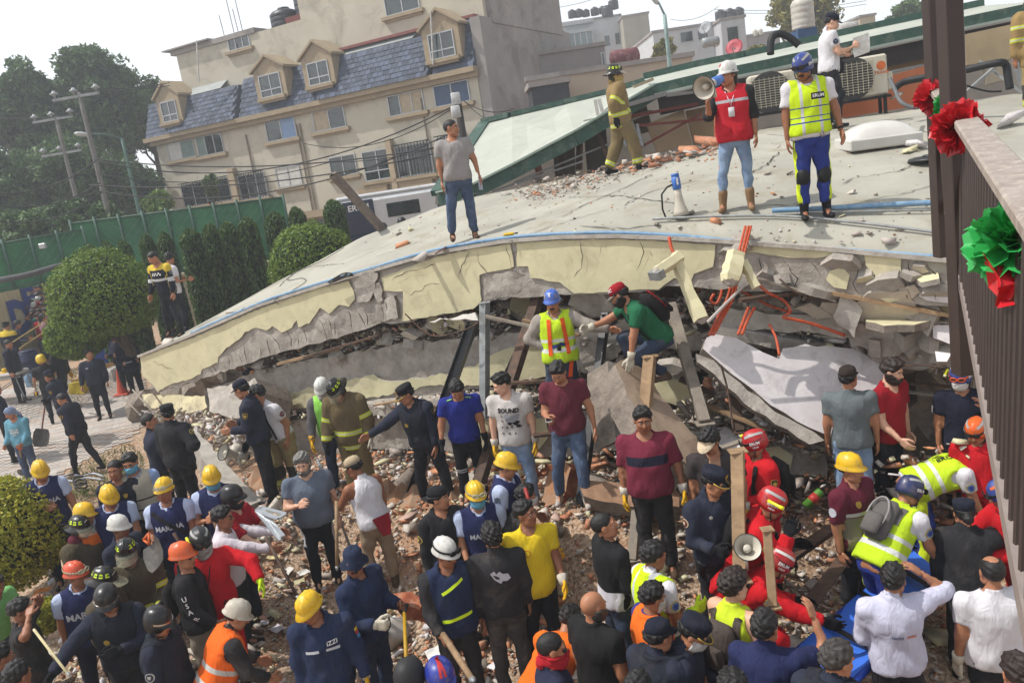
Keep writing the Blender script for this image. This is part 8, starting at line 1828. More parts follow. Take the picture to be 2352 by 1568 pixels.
for x,z,s in((-.08,.28,.05),(-.02,.25,.06),(-.07,.2,.045),(.03,.3,.04),(.0,.2,.03),(-.1,.16,.03)):on_torso(r30,(np.array([(s*math.cos(a)*(1+.35*math.sin(3*a+x*90)),s*.7*math.sin(a)*(1+.3*math.cos(5*a)),0)for a in np.linspace(0,6.28,13)[:-1]]),[tuple(range(12))]),x,z,GREYI if z>.22 else DARK_INK(),'print',lift=.006)
r31=P_('man in blue hard hat, grey hoodie and orange harness standing in the wreck',1264,664,H=1.72,yaw=184,head=(10,8),Z=10.3,top='long',topm=HOOD,pants=JEAND,shoes=SHBR,hat=('hard',PLA('blue_hat','#3a5fb4')),beard='moustache',vest=(LIME2,-.1,.018),arms=('s','h'),legs=('s','w'),infl=.022,skin=1)
OH=CL('orange_webbing','#d2521c');BW=CL('blue_webbing','#2b3a72')
for sx in(-1,1):strap(r31,OH,sx*.1,.02,.47,.05,1,'vest',sx*-4,'harness_strap');strap(r31,OH,sx*.12,-.3,.0,.05,1,'trousers',sx*12,'harness_strap');strap(r31,OH,sx*.1,.1,.47,.05,-1,'vest',sx*8,'harness_strap')
strap(r31,BW,.11,.1,.145,.2,1,'vest',8,'harness_belt');strap(r31,BW,-.11,.11,.155,.2,1,'vest',-14,'harness_belt');rig(r31,[BLK()],'buckle',lambda m:m.box(tp(r31,0,.195,.12),(.05,.02,.09),r31.J['T'],bev=.006))
on_hat(r31,(np.array([(0,.035,0),(.012,.025,0),(.03,.03,0),(.012,.01,0),(.014,-.03,0),(0,-.015,0),(-.014,-.03,0),(-.012,.01,0),(-.03,.03,0),(-.012,.025,0)]),[tuple(range(10))[::-1]]),5,.095,PALE_INK,'sticker',.005,.3)
for az in(-40,45):on_hat(r31,grid2d(.014,.05),az,.08,M('sticker_yellow','#c2a432',.6),'sticker',.005,.2)
r32=P_('bearded man in red cap and green t-shirt crouching with a black backpack',1406,652,H=1.74,yaw=262,head=(22,28),Z=9.75,topm=GRNT,pants=JEAND,shoes=SHBR,hat=('cap',CAPR,CAPG),beard='beard',lean=40,legs=((.2,1,-.35,.05,-.95,-.7),(.3,1,.12,.1,-.3,-1)),arms=((.1,.35,-1,.02,.25,-1),(.1,.9,-.4,-.1,1,-.2)),gloves=(GLC,GLC),hands=('flat','grip'))
pack(r32,'',CL('pack_black','#1c1a1a'),trim=CL('pack_red','#7d1c24'));text_t(r32,'CONT',.1,.42,.06,WHITE_INK(),-1,rot=70)
v_,f_=text2d('DC',.03);on_hat(r32,(v_*.05,f_),-38,.09,WHITE_INK(),'lettering',.006,.2)
r33=P_('man in burgundy t-shirt and jeans looking at a phone',1274,833,Z=9.3,H=1.7,yaw=188,head=(12,34),topm=BURG,pants=JEAN,shoes=SHWH,hair='tuft',arms=('d2','f'),legs=('wf','w'),fat=.025,hands=('relax','grip'),skin=1)
ph=thing('phone','pale smartphone in the hand of the man in the burgundy t-shirt','phone',tuple(wpos(r33,r33.hand1)));mb=MB();mb.box((-.03,-.05,.03),(.07,.14,.012),bev=.004);mb.build('case',M('phone_pale','#a9a3a0',.3),ph);mb=MB();mb.box((-.03,-.05,.038),(.06,.12,.003));mb.build('screen',M('phone_dark','#14161a',.1),ph)
r34=P_('heavy man in maroon half zip sweater with a navy chest stripe and yellow gloves',1473,932,H=1.78,yaw=192,head=(-8,6),top='half',topm=MAROON,pants=BLKF,shoes=SHBR,hair='short',fat=.05,gloves=(GLYW,GLYW),arms=('d2','d'),skin=2,neck=.078)
r35=P_('man in a pale sun visor with an open dark shirt and bare chest',1622,989,H=1.73,yaw=195,head=(25,25),top='polo',topm=CL('open_shirt','#3a3434',[('ax',0,.055,'#9c7a60',('y',0,.4),('t',-.05,.5))]),pants=BLKF,shoes=SHBR,hat=('visor',CL('visor_cream','#b9a88e')),hair='curly',arms=('d','d'),gloves=(GLYW,None))
r36=P_('rescuer in red helmet and red suit facing left behind the timber post',1724,985,H=1.74,yaw=260,head=(15,12),hat=('rescue',HR_,STG),arms=('f','f'),**USR);text_a(r36,'USAR',0,.8,.06,WHITE_INK());shieldp(r36,0,.4);pack(r36,'',CL('pack_black','#1c1a1a'))
r37=P_('man in slate grey t-shirt and brown cap turned with his back to the camera',1945,836,Z=8.9,H=1.74,yaw=22,head=(22,-2),topm=SLATE,pants=JEANL,shoes=SHBR,hat=('cap',CAPBR),arms=('d','d'),skin=1)
r38=P_('bearded man in a red t-shirt with a bracelet looking down right',2054,821,Z=8.95,H=1.78,yaw=150,head=(-15,14),topm=REDT,pants=BLACKT,shoes=SHBK,hair='tuft',hairc='brown',beard='beard',arms=('d','p'),skin=3,neck=.085,lean=6)
r39=P_('rescuer in dark navy shirt with orange goggles and lowered mask speaking into a radio',2203,836,Z=8.8,H=1.72,yaw=200,head=(20,12),topm=CL('navy_tee','#1c1f2e'),pants=BLACKT,shoes=SHBK,hat=('rescue',HBl,STG,'ERUM','',True,True,M('goggle_orange','#c9501c',.4)),arms=('m','d'),mask=('mask',MASKW));on_arm(r39,grid2d(.06,.08),1,.45,WHITE_INK(),'sleeve_badge')
r40=P_('rescuer in orange helmet crouching beside the navy helmet one at the railing',2238,962,H=1.55,yaw=215,head=(10,20),hat=('rescue',PLA('orange3','#cf5a1e'),STG,'ERUM','',False),**USR)
r41=P_('paramedic in lime vest and white shirt bending low to the right with a navy helmet',2252,1006,H=1.76,yaw=100,head=(5,25),lean=72,topm=WHT,pants=BLUP,shoes=SHBK,hat=('rescue',HNv,STG,'ERUM','USAR',False),vest=(LIME2,-.08,.02),legs=('bb','b'),arms=((.1,.25,-1,0,.5,-1),(.1,.25,-1,0,.5,-1)))
text_t(r41,'ERUM',.05,.38,.09,DARK_INK(),-1,'vest',rot=90);star(r41,1,.4)
r92=P_('man in yellow hard hat and maroon and khaki shirt with a white chest band',1951,1038,H=1.74,yaw=150,head=(-10,2),top='half',topm=CL('maroon_khaki','#5a1f2e',[('t',-.2,.24,'#7a7460',('a',-2,-.5)),('t',.25,.285,'#b9b6b0',('a',-2,-.5))]),pants=BLACKT,shoes=SHBK,hat=('hard',HY),arms=('d','d'),gloves=None);on_arm(r92,disc2d(.045),1,.45,PALE_INK,'sleeve_badge');on_torso(r92,shield2d(.06,.07),.08,.36,GOLD())
r93=P_('paramedic in navy helmet with a grey hydration pack and lime vest bending over the stretcher',2103,1090,H=1.76,yaw=65,head=(10,30),lean=42,topm=WHT,pants=BLUP,shoes=SHBK,hat=('rescue',HNv,STG,'ERUM','',False),vest=(LIME2,-.1,.02),legs=('b','s'),arms=(('p'),(.15,.3,-1,0,.6,-1)),gloves=(GLK,GLK))
star(r93,1,.4);pack(r93,'',CL('pack_grey','#5c5856'),sz=(.25,.12,.4),t0=.25,trim=CL('pack_cord','#8a8684'))
r95=P_('policewoman in black jacket and peaked cap with her hair in a bun, back turned',2212,1142,H=1.68,yaw=30,head=(-15,10),hat=('kepi',CAPN),hair='bun',arms=('d','rr'),lean=10,top='long',topm=BLACKC,pants=BLACKT,shoes=SHBK,infl=.024);text_a(r95,'POLICIA',0,.3,.028,GOLD());shieldp(r95,0,.45)
r96=P_('rescuer in red suit with a blue and orange helmet partly hidden by the railing',2288,1098,H=1.74,yaw=280,head=(0,20),hat=('rescue',HBl,PLA('orange3','#cf5a1e'),'ERUM','',False),lean=10,arms=('f','r'),gloves=(GLK,GLK),**USR)
P_('rescuer in dark red suit standing behind the railing at the right',2262,1040,H=1.66,yaw=240,hat=('rescue',HNv,STG,'ERUM','',False),Z=9.2,**USR)
# middle row
r65=P_('grey haired bearded man in a blue grey t-shirt and track trousers holding his hand up',688,1038,H=1.76,yaw=165,head=(15,12),topm=GREYB,pants=TRACK,shoes=SHBK,hair='curly',hairc='grey',beard='beard',fat=.07,arms=('d','c'),skin=3,legs=('s','s'),lean=4)
r66=P_('man in white tank top and tan cap holding a steel bar',799,1047,H=1.73,yaw=318,head=(-30,22),top='tank',topm=WHT,pants=KHAKI,shoes=SHBR,boots=True,hat=('cap',CAPT),arms=((.2,.5,-.7,-.1,.9,.35),'d'),lean=14,legs=('b','s'),skin=2,hands=('grip','relax'),fat=.02,infl=.01)
rig(r66,[CL('red_rag','#8e1a26')],'red_cloth',lambda m:m.add([tp(r66,x,-.155-.02*math.sin(x*40+z*30)-fat_,z)for fat_ in(.02,.0)for z,xs in((.02,(-.12,-.06,0,.06,.13)),(-.1,(-.08,-.04,0,.05,.1)),(-.22,(-.03,-.01,.01,.03,.05)))for x in xs],[(r_*5+c,r_*5+c+1,r_*5+c+6,r_*5+c+5)for r_ in(0,1,3,4)for c in range(4)]))
r71=P_('policeman in black gear with his cap turned backwards looking right',998,1113,H=1.74,yaw=150,head=(-45,-4),hat=('cap',CAPB,None,True),vest=(BLACKC,-.05,.025),top='long',topm=BLACKC,pants=BLACKT,shoes=SHBK,arms=('d','d'));patch(r71,1,.5,'#3a3428','#a8924c')
r72=P_('marine in yellow hard hat with goggles and a green surgical mask',1089,1105,H=1.72,yaw=172,head=(-10,8),hat=('hard',HY,1),mask=('mask',MASKB),arms=('d','p'),**MAR);marina(r72);chevron(r72,1)
r73=P_('marine in yellow hard hat facing right above the man in the yellow shirt',1168,1036,H=1.74,yaw=110,head=(-10,18),hat=('hard',HY),arms=('p','d'),**MAR);chevron(r73,1);marina(r73)
r76=P_('man in a yellow shirt with heavy yellow gloves looking up right',1197,1147,H=1.74,yaw=165,head=(-40,-6),topm=YELS,top='polo',pants=BLACKT,shoes=SHBK,arms=('p','d'),gloves=(GLYW,GLYW),hair='short',skin=2,hem=-.16);on_torso(r76,disc2d(.035),.08,.33,M('badge_orange','#b0641e',.7));on_torso(r76,disc2d(.026),.08,.33,YELS,lift=.01)
r77=P_('young man in charcoal t-shirt and mask bending behind the man in yellow',1207,1110,H=1.7,yaw=75,head=(-5,10),topm=DKG_,pants=CL('grey_trousers','#6d6864',dust=.3),shoes=SHBR,mask=('mask',MASKW),lean=38,arms=('p','p'),gloves=(GLYW,GLYW),legs=('b','bb'))
r78=P_('man in black and white sweater with cropped hair looking up right',1374,1175,H=1.72,yaw=70,head=(25,-12),top='long',topm=CL('black_white','#19191b',[('t',-.2,.08,'#b9b6bc',('a',-2,-.5))],dust=.05),pants=JEAND,shoes=SHBK,hair='buzz',arms=('d','f'))
r81=P_('police officer in gold braided cap holding a white megaphone',1645,1073,H=1.78,yaw=160,head=(-28,18),hat=('kepi',CAPN),arms=('f','f'),gloves=(GLK,GLK),hands=('grip','grip'),**COP);patch(r81,1,.35,'#5a2c28','#b9a58a');on_torso(r81,disc2d(.016),.1,.38,CHROME)
r88=P_('rescuer in striped red helmet with yellow lamp and red suit bending right',1790,1122,H=1.74,yaw=110,head=(10,30),hat=('rescue',HR_,STG),lean=28,arms=('f','m'),gloves=(GLK,GLK),legs=('b','bb'),**USR);star(r88,1,.5);pack(r88,'',CL('pack_black','#1c1a1a'))
r89=P_('rescuer in red helmet marked with white letters crouching by the stretcher',1810,1258,H=1.74,yaw=110,head=(-5,35),hat=('rescue',HR_,PLA('white','#c4c3bd'),'ERUM','USAR',False),lean=40,legs=('k','c'),arms=('f',(.15,.9,-.5,0,1,-.35)),gloves=(GLK,GLK),**USR);star(r89,1,.3);pack(r89,'',REDS,trim=CL('pack_cord','#8a8684'))
# left group
r42=P_('marine in yellow hard hat with a mask at his neck standing before the pavement',88,1060,H=1.74,yaw=158,head=(-15,24),hat=('hard',HY),arms=('d2','x'),**MAR);marina(r42,.09)
r43=P_('policeman in black uniform, bareheaded, standing behind the yellow helmets',258,1053,H=1.74,yaw=170,head=(5,4),hair='buzz',vest=(NAVY2,-.06,.015),arms=('d','d'),skin=2,top='half',topm=NAVY,pants=BLACKT,shoes=SHBK);on_torso(r43,shield2d(.05,.06),-.08,.35,GOLD(),garment='vest')
r44=P_('man in glasses, blue mask and beige utility vest over a pale blue shirt',292,1040,H=1.7,yaw=165,head=(10,12),top='half',topm=CL('shirt_skyblue','#8b9fc4'),vest=(CL('vest_beige','#a39c8d',[('t',.18,.2,'#3a3834'),('t',.05,.07,'#3a3834')]),-.1,.02),pants=JEAND,shoes=SHBK,mask=('mask',MASKB),arms=('d','d'));rig(r44,[BLK()],'glasses',lambda m:[m.tube([r44.J['hc']+r44.J['HM']@np.array([sx*.033+.026*math.cos(a),.098,.008+.018*math.sin(a)])for a in np.linspace(0,6.28,11)],.003,4)for sx in(-1,1)])
r45=P_('marine in yellow hard hat with goggles looking at the camera, black strap across his vest',371,1095,H=1.74,yaw=172,head=(5,-2),hat=('hard',HY,1),arms=('p','f'),skin=2,**MAR);marina(r45,.085);chevron(r45,1,.5);on_torso(r45,grid2d(.5,.045,16,2),-.02,.3,BLKS,'shoulder_strap',1,'vest',-42,.012)
r46=P_('marine in yellow hard hat and blue mask holding a wooden handle',480,1072,H=1.74,yaw=165,head=(-5,18),hat=('hard',HY),mask=('mask',MASKB),arms=('p','c'),hands=('relax','grip'),**MAR);chevron(r46,1,.5)
r47=P_('man in black motorcycle helmet and red t-shirt reaching for a metal sheet',530,1110,H=1.74,yaw=100,head=(5,6),hat=('moto',HB),topm=REDT,top='half',pants=BLACKT,shoes=SHBR,arms=('r','r'),beard='beard',lean=8,skin=3)
r48=P_('man in glasses and white shirt stretching his arm right among the helpers',506,1160,H=1.72,yaw=85,head=(5,4),top='long',topm=CL('shirt_white_pink','#c3bcc2',var=.05),pants=BLACKT,shoes=SHBK,hair='short',arms=('rr','rr'),lean=6,skin=2);rig(r48,[BLK()],'glasses',lambda m:[m.tube([r48.J['hc']+r48.J['HM']@np.array([sx*.033+.026*math.cos(a),.1,.008+.018*math.sin(a)])for a in np.linspace(0,6.28,11)],.003,4)for sx in(-1,1)])
r49=P_('marine in plain yellow hard hat bowing his head between the policeman and the white helmet',248,1117,H=1.72,yaw=160,head=(-20,26),hat=('hard',HY),arms=('p','d'),**MAR)
r50=P_('man in yellow hard hat and orange vest behind the firefighter with raised visor',190,1152,H=1.73,yaw=110,head=(-15,6),hat=('hard',HY),topm=BURG,vest=(ORGT,-.1,.015),pants=JEAND,shoes=SHBK)
r51=P_('firefighter with clear visor at the left end of the helmet group, turned right',180,1182,H=1.72,yaw=115,head=(-5,10),arms=('p','p'),**FIRE)
r52=P_('man in white hard hat touching his nose, dark clothes',268,1180,H=1.72,yaw=110,head=(-5,6),hat=('hard',HWc),top='long',topm=NAVY,pants=BLACKT,shoes=SHBK,arms=('m','d'),skin=4)
r53=P_('firefighter with the badge helmet in the middle of the left group facing the camera',283,1238,H=1.72,yaw=160,head=(5,10),skin=2,arms=('p','d'),**FIRE)
r54=P_('man in orange hard hat, sunglasses and black USAR hoodie seen in profile',411,1243,H=1.76,yaw=85,head=(10,0),hat=('hard',HO),top='long',topm=BLKS,pants=CL('stone_trousers','#7d7468',dust=.3),shoes=SHBK,arms=('p','p'),skin=1);text_a(r54,'U',1,.35,.07,WHITE_INK());text_a(r54,'S',1,.6,.07,WHITE_INK());text_a(r54,'A',1,.85,.07,WHITE_INK());text_a(r54,'R',1,1.15,.07,WHITE_INK());pack(r54,'',CL('pack_black','#1c1a1a'),sz=(.28,.12,.36));rig(r54,[BLK()],'sunglasses',lambda m:m.box(r54.J['hc']+r54.J['HM']@np.array([0,.092,.008]),(.15,.03,.035),r54.J['HM'],bev=.01))
r55=P_('rescuer in bright red suit with a striped helmet and raised goggles reaching right',455,1212,H=1.78,yaw=165,head=(-15,14),hat=('rescue',M('shell_charcoal','#2c2c2e',.4),STG,'','',True,True),arms=((.75,.45,-.2,.3,.8,-.75),'d'),gloves=(GLN,GLK),lean=10,mask=('bandana',CL('neck_gaiter','#8f8c88')),**USR)
rig(r55,[M('whistle','#cf561c',.4)],'whistle',lambda m:m.tube([tp(r55,.02,.17,.2),tp(r55,.05,.18,.15)],.012,6));rig(r55,[BLK()],'whistle_cord',lambda m:m.tube([tp(r55,-.06,.1,.46),tp(r55,-.02,.17,.33),tp(r55,.02,.17,.2)],.006,5))
r56=P_('marine in orange hard hat with goggles standing in front of the firefighters',166,1288,H=1.75,yaw=150,head=(-40,2),hat=('hard',HO2,1),arms=('d','d'),skin=2,**MAR);marina(r56,.1);chevron(r56,1,.45)
r57=P_('firefighter with lime tetrahedrons and a raised visor behind the front motorcycle policeman',238,1300,H=1.72,yaw=95,head=(5,12),**dict(FIRE,hat=('fire',75)))
r58=P_('motorcycle policeman in black helmet and tactical vest stretching his arm left',235,1347,H=1.76,yaw=165,head=(0,20),hat=('moto',HB,CHROME),arms=('x',(.75,.4,-.5,.5,.55,-.45)),lean=10,vest=(NAVY2,-.06,.025),gloves=(GLK,GLK),**COP);tacvest(r58)
r59=P_('motorcycle policeman in black helmet seen from the side with a round sleeve patch',362,1390,H=1.74,yaw=95,head=(10,14),hat=('moto',HB,CHROME),vest=(NAVY2,-.06,.025),arms=('d','d'),**COP);patch(r59,1,.6,'#2a3044','#b9b7b0')
r60=P_('man in orange reflective vest and dirty white helmet bending right in the front row',556,1374,H=1.74,yaw=60,head=(15,30),hat=('hard',HWd),top='long',topm=BLKF,vest=(ORV,-.12,.022),pants=BLKF,shoes=SHBR,lean=30,arms=('p','p'))
r61=P_('man in light green t-shirt leaning in from the left edge',-14,1318,H=1.7,yaw=110,head=(0,20),topm=LGRN,pants=JEAND,lean=25,arms=('p','p'),skin=2)
r62=P_('man in dark t-shirt with raised elbow and hands on his face at the lower left',42,1372,H=1.7,yaw=70,topm=DKG_,pants=BLACKT,arms=('o','o'),skin=2,hair='short');text_t(r62,'DEATH',.02,.2,.06,GREYI,-1)
r63=P_('dark haired head at the lower left corner, by the edge',-6,1476,H=1.68,yaw=40,topm=BLACKC,pants=BLACKT,skin=2);r64=P_('dark haired man in front at the lower left, head only',33,1516,H=1.7,yaw=20,topm=BLACKC,pants=BLACKT,skin=2)
# front centre
r67=P_('moustached man in navy bucket hat and denim overalls looking back at the camera',806,1256,H=1.76,yaw=120,head=(55,2),hat=('bucket',CL('bucket_navy','#222a40')),top='long',topm=DENIM,pants=CL('denim_trousers','#242e44',dust=.15),shoes=SHBR,beard='moustache',arms=('f','f'),skin=2,infl=.026,hands=('grip','grip'),gloves=(None,GLC));stripe(r67,.2,.03,-.06,.36,PALE_INK,-1,rot=-10)
r68=P_('man in yellow hard hat and denim work shirt with white chest bands looking left',692,1368,H=1.76,yaw=172,head=(45,24),hat=('hard',HY),top='long',topm=DENIM,pants=CL('denim_trousers','#242e44',dust=.15),shoes=SHBR,arms=('d2','d'),gloves=(GLYW,None),skin=2,infl=.024);stripe(r68,.12,.025,.09,.3,PALE_INK,rot=4);stripe(r68,.12,.025,-.09,.3,PALE_INK,rot=-4);text_t(r68,'iZZi',-.09,.355,.055,WHITE_INK())
on_arm(r68,grid2d(.05,.03),0,.3,M('flag_yellow','#c9a81e',.7),'sleeve_badge',ang=.4);on_arm(r68,grid2d(.05,.03),0,.42,M('flag_red','#a8303a',.7),'sleeve_badge',ang=.4);on_arm(r68,grid2d(.05,.03),0,.54,M('flag_blue','#3a78a8',.7),'sleeve_badge',ang=.4)
r69=P_('matt black helmet with a red rim at the bottom edge, wearer below the frame',935,1506,H=1.7,yaw=20,hat=('moto',HBm,None,M('trim_red','#8e2028',.5)),topm=BLACKC,pants=BLACKT)
r70=P_('glossy blue helmet with red stripes at the bottom edge, wearer below the frame',1005,1514,H=1.68,yaw=160,hat=('moto',PLA('royal_shell','#26348a')),topm=BLACKC,pants=BLACKT)
for sx in(-1,1):on_hat(r70,grid2d(.022,.16,2,10),sx*9,.11,M('stripe_red','#b0302c',.4),'stripe',.004,.6)
r74=P_('man in white hard hat with sunglasses, denim vest and black sleeves holding a wooden handle',1022,1234,H=1.76,yaw=160,head=(-30,12),hat=('hard',HWc,2),top='long',topm=BLKF,vest=(DENIM,-.12,.02),pants=BLKF,shoes=SHBR,arms=('d','p'),hands=('relax','grip'),skin=2)
stripe(r74,.24,.028,.0,.385,REFY(),garment='vest',rot=22);stripe(r74,.3,.03,0,.08,REFY(),garment='vest',rot=3);stripe(r74,.3,.03,0,.3,REFY(),-1,'vest');rig(r74,[BLK()],'sunglasses',lambda m:m.box(r74.J['hc']+r74.J['HM']@np.array([0,.092,.008]),(.15,.03,.035),r74.J['HM'],bev=.01))
r75=P_('curly haired man in dusty black sweater with a white print on his back',1125,1198,H=1.74,yaw=352,head=(0,0),top='long',topm=BLKF,pants=CL('dusty_trousers','#3d3a3a',dust=.7),shoes=SHBR,hair='curly',arms=('d','d'))
on_torso(r75,(np.array([(-.09,.04,0),(-.05,.06,0),(-.03,.03,0),(0,.05,0),(.03,.02,0),(.08,.01,0),(.1,-.04,0),(.06,-.06,0),(.02,-.05,0),(0,-.08,0),(-.03,-.05,0),(-.06,-.02,0)]),[tuple(range(12))[::-1]]),0,.34,PALE_INK,'print',-1)
r79=P_('paramedic in lime vest and white shirt with a blue star patch pointing right',1500,1240,H=1.75,yaw=68,head=(0,10),top='polo',topm=WHT,vest=(LIME,-.08,.02),pants=BLUP,shoes=SHBK,hair='short',arms=('p','f'),gloves=(None,GLN),skin=2);star(r79,0,.4);star(r79,1,.4)
r80=P_('young man in orange vest over a purple shirt with a mask on his chin',1500,1333,H=1.68,yaw=75,head=(-10,15),topm=CL('purple_shirt','#37306b'),vest=(ORGT,-.1,.018),pants=BLACKT,mask=('mask',MASKW),hair='short',arms=('f','f'))
r82=P_('man in neon tank top with a brown backpack and sunglasses',1683,1302,H=1.72,yaw=55,head=(15,5),top='tank',topm=CL('neon_tank','#b9cc2e',var=.06),pants=JEAND,hair='curly',hairc='brown',arms=('f','d'),skin=3);pack(r82,'',CL('pack_brown','#4a413c'),sz=(.28,.14,.4));rig(r82,[BLK()],'sunglasses',lambda m:m.box(r82.J['hc']+r82.J['HM']@np.array([0,.092,.008]),(.15,.03,.035),r82.J['HM'],bev=.01))
r83=P_('bald man in a black t-shirt standing at the bottom centre',1358,1357,H=1.76,yaw=50,head=(10,4),topm=CL('black_tee','#1c1b1c'),pants=BLACKT,hair=None,beard='beard',hairc='dkgrey',fat=.04,skin=1,arms=('d','d'))
r84=P_('man in an orange t-shirt bending forward with his back to the camera',1315,1385,H=1.72,yaw=35,head=(0,40),topm=ORGT,pants=JEAN,lean=68,hair='short',arms=('p','p'),legs=('b','bb'));text_t(r84,'TELMEX',0,.3,.05,WHITE_INK(),-1)
r85=P_('man with a red bandana over his face and sunglasses at the bottom',1263,1448,H=1.72,yaw=85,head=(0,6),topm=CL('navy_shirt','#23263a'),pants=BLACKT,hair='buzz',mask=('bandana',RBAND));rig(r85,[BLK()],'sunglasses',lambda m:m.box(r85.J['hc']+r85.J['HM']@np.array([0,.092,.01]),(.15,.03,.035),r85.J['HM'],bev=.01))
r86=P_('policeman in navy baseball cap and tactical vest seen from behind at the bottom',1512,1413,H=1.74,yaw=45,head=(15,10),hat=('cap',CAPN),vest=(NAVY2,-.06,.03),arms=('f','f'),**COP)
r87=P_('policeman in gold badged cap with a white mask, bowed head at the bottom',1610,1417,H=1.74,yaw=120,head=(-10,32),hat=('kepi',CAPN),mask=('mask',MASKW),lean=8,arms=('f','f'),**COP)
r90=P_('man in navy and red polo raising his hand beside the timber',1752,1400,H=1.72,yaw=30,head=(10,0),topm=CL('navy_red','#23284a',[('t',-.2,.16,'#8e1c26')]),top='polo',pants=BLACKT,hair='short',arms=('d',(.45,.6,-.1,-.35,.3,1)),fat=.03,skin=1);text_a(r90,'5',1,.6,.08,WHITE_INK())
r91=P_('dark curly head at the bottom edge between the policemen and the navy polo',1678,1534,H=1.7,yaw=10,topm=BLACKC,pants=BLACKT,hair='curly');P_('dark head at the bottom edge below the tactical vest policeman',1462,1542,H=1.7,yaw=30,topm=BLACKC,pants=BLACKT,hair='short')
r97=P_('man in a pale shirt with a back logo holding his hand to his head',2049,1294,H=1.74,yaw=8,head=(25,0),top='roll',topm=CL('shirt_pale','#b9b9cc',var=.05),pants=BLACKT,shoes=SHBK,hair='short',arms=('x','e'),fat=.02,skin=1,infl=.02);text_t(r97,'tecni',-.035,.26,.045,M('ink_blue','#3c4470',.7),-1);text_t(r97,'mex',.075,.26,.045,M('ink_orange','#c2622a',.7),-1)
r98=P_('big man in a white t-shirt with a bald patch at the lower right',2277,1273,H=1.78,yaw=4,head=(4,2),topm=WHT,pants=BLACKT,shoes=SHBK,hair='fringe',arms=('d','d'),gloves=(GLC,None),fat=.06,skin=1,neck=.075)
r99=P_('grey haired policeman in dark uniform at the bottom beside the stretcher',1925,1469,H=1.74,yaw=45,head=(25,12),hair='short',hairc='dkgrey',vest=(NAVY2,-.06,.03),**COP);text_t(r99,'POLICIA',0,.36,.07,PALE_INK,-1,'vest')
r100=P_('brown haired head at the bottom right corner',2335,1500,H=1.68,yaw=10,topm=CL('pink_tee','#a07a80'),hair='short',hairc='brown',pants=BLACKT)
# things in hands and on the ground
def megaphone(lab,c,d,body,grip,L=.34,R_=.12,horn=None):
 t=thing('megaphone',lab,'megaphone',tuple(c));Mx=axes(d);WHM=horn or M('horn_cream','#bab4a6',.4,.05,8,.03)
 def p(nm,m_,fn):mb=MB();fn(mb);return mb.build(nm,m_,t,True)
 p('horn',WHM,lambda m:m.lathe([(.045,0),(.05,L*.3),(.065,L*.6),(.09,L*.82),(R_,L),(R_*.97,L),(.08,L*.82),(.04,L*.55),(.01,L*.5)],n=24,M=Mx))
 p('horn_rim',BLK(),lambda m:m.lathe([(R_*.98,L-.004),(R_*1.03,L-.002),(R_*1.03,L+.008),(R_*.98,L+.01)],n=24,M=Mx,cap=False))
 p('driver_cone',WHM,lambda m:m.lathe([(.035,L*.45),(.035,L*.85),(.028,L*.92),(.01,L*.93)],n=14,M=Mx))
 p('body',body,lambda m:m.lathe([(.03,-.14),(.05,-.135),(.055,-.06),(.055,.02),(.046,.03)],n=18,M=Mx));p('mouthpiece',grip,lambda m:m.lathe([(.048,-.17),(.052,-.16),(.05,-.13),(.03,-.13)],n=16,M=Mx))
 p('handle',WHM,lambda m:m.tube([Mx@np.array([0,0,.02])-(0,0,.05),Mx@np.array([0,0,.0])-(0,0,.16)],.02,8));return t
BLM=M('megaphone_blue','#3f6cb4',.4,.06,8,.03)
megaphone('white megaphone with a blue back end held by the woman in the red vest',at(1640,190,9.25),at(1612,208,9.0)-at(1645,190,9.25),BLM,BLM,.26,.13)
q=onroof(1562,499);mg=megaphone('white and blue megaphone standing on its horn on the roof edge',q+(0,0,.38),(0.05,0,-1),BLM,BLM,.36,.11);v_,f_=text2d('1',.06);mb=MB();mb.add([(p[0]*.11,-.06,p[1]*.11+.07)for p in v_],f_);mb.build('number',WHITE_INK(),mg);mb=MB();mb.tube([(-.05,0,.04),(-.12,0,.02),(-.2,0,-.06),(-.21,0,-.25),(-.18,0,-.36)],.012,6);mb.build('strap',BLK(),mg,True)
hm=wpos(r81,(r81.hand0+r81.hand1)/2);megaphone('white megaphone held at his belly by the officer in the gold braided cap',hm+(.02,-.12,.0),at(1650,1232,6.2)-at(1640,1262,6.6),BLM,BLM,.24,.115)
c_=at(548,1045,12.0);megaphone('white megaphone hanging beside the firefighter in suspenders',c_,(-.5,-.6,.45),M('meg_white','#b5b1a8',.4),BLK(),.26,.12)
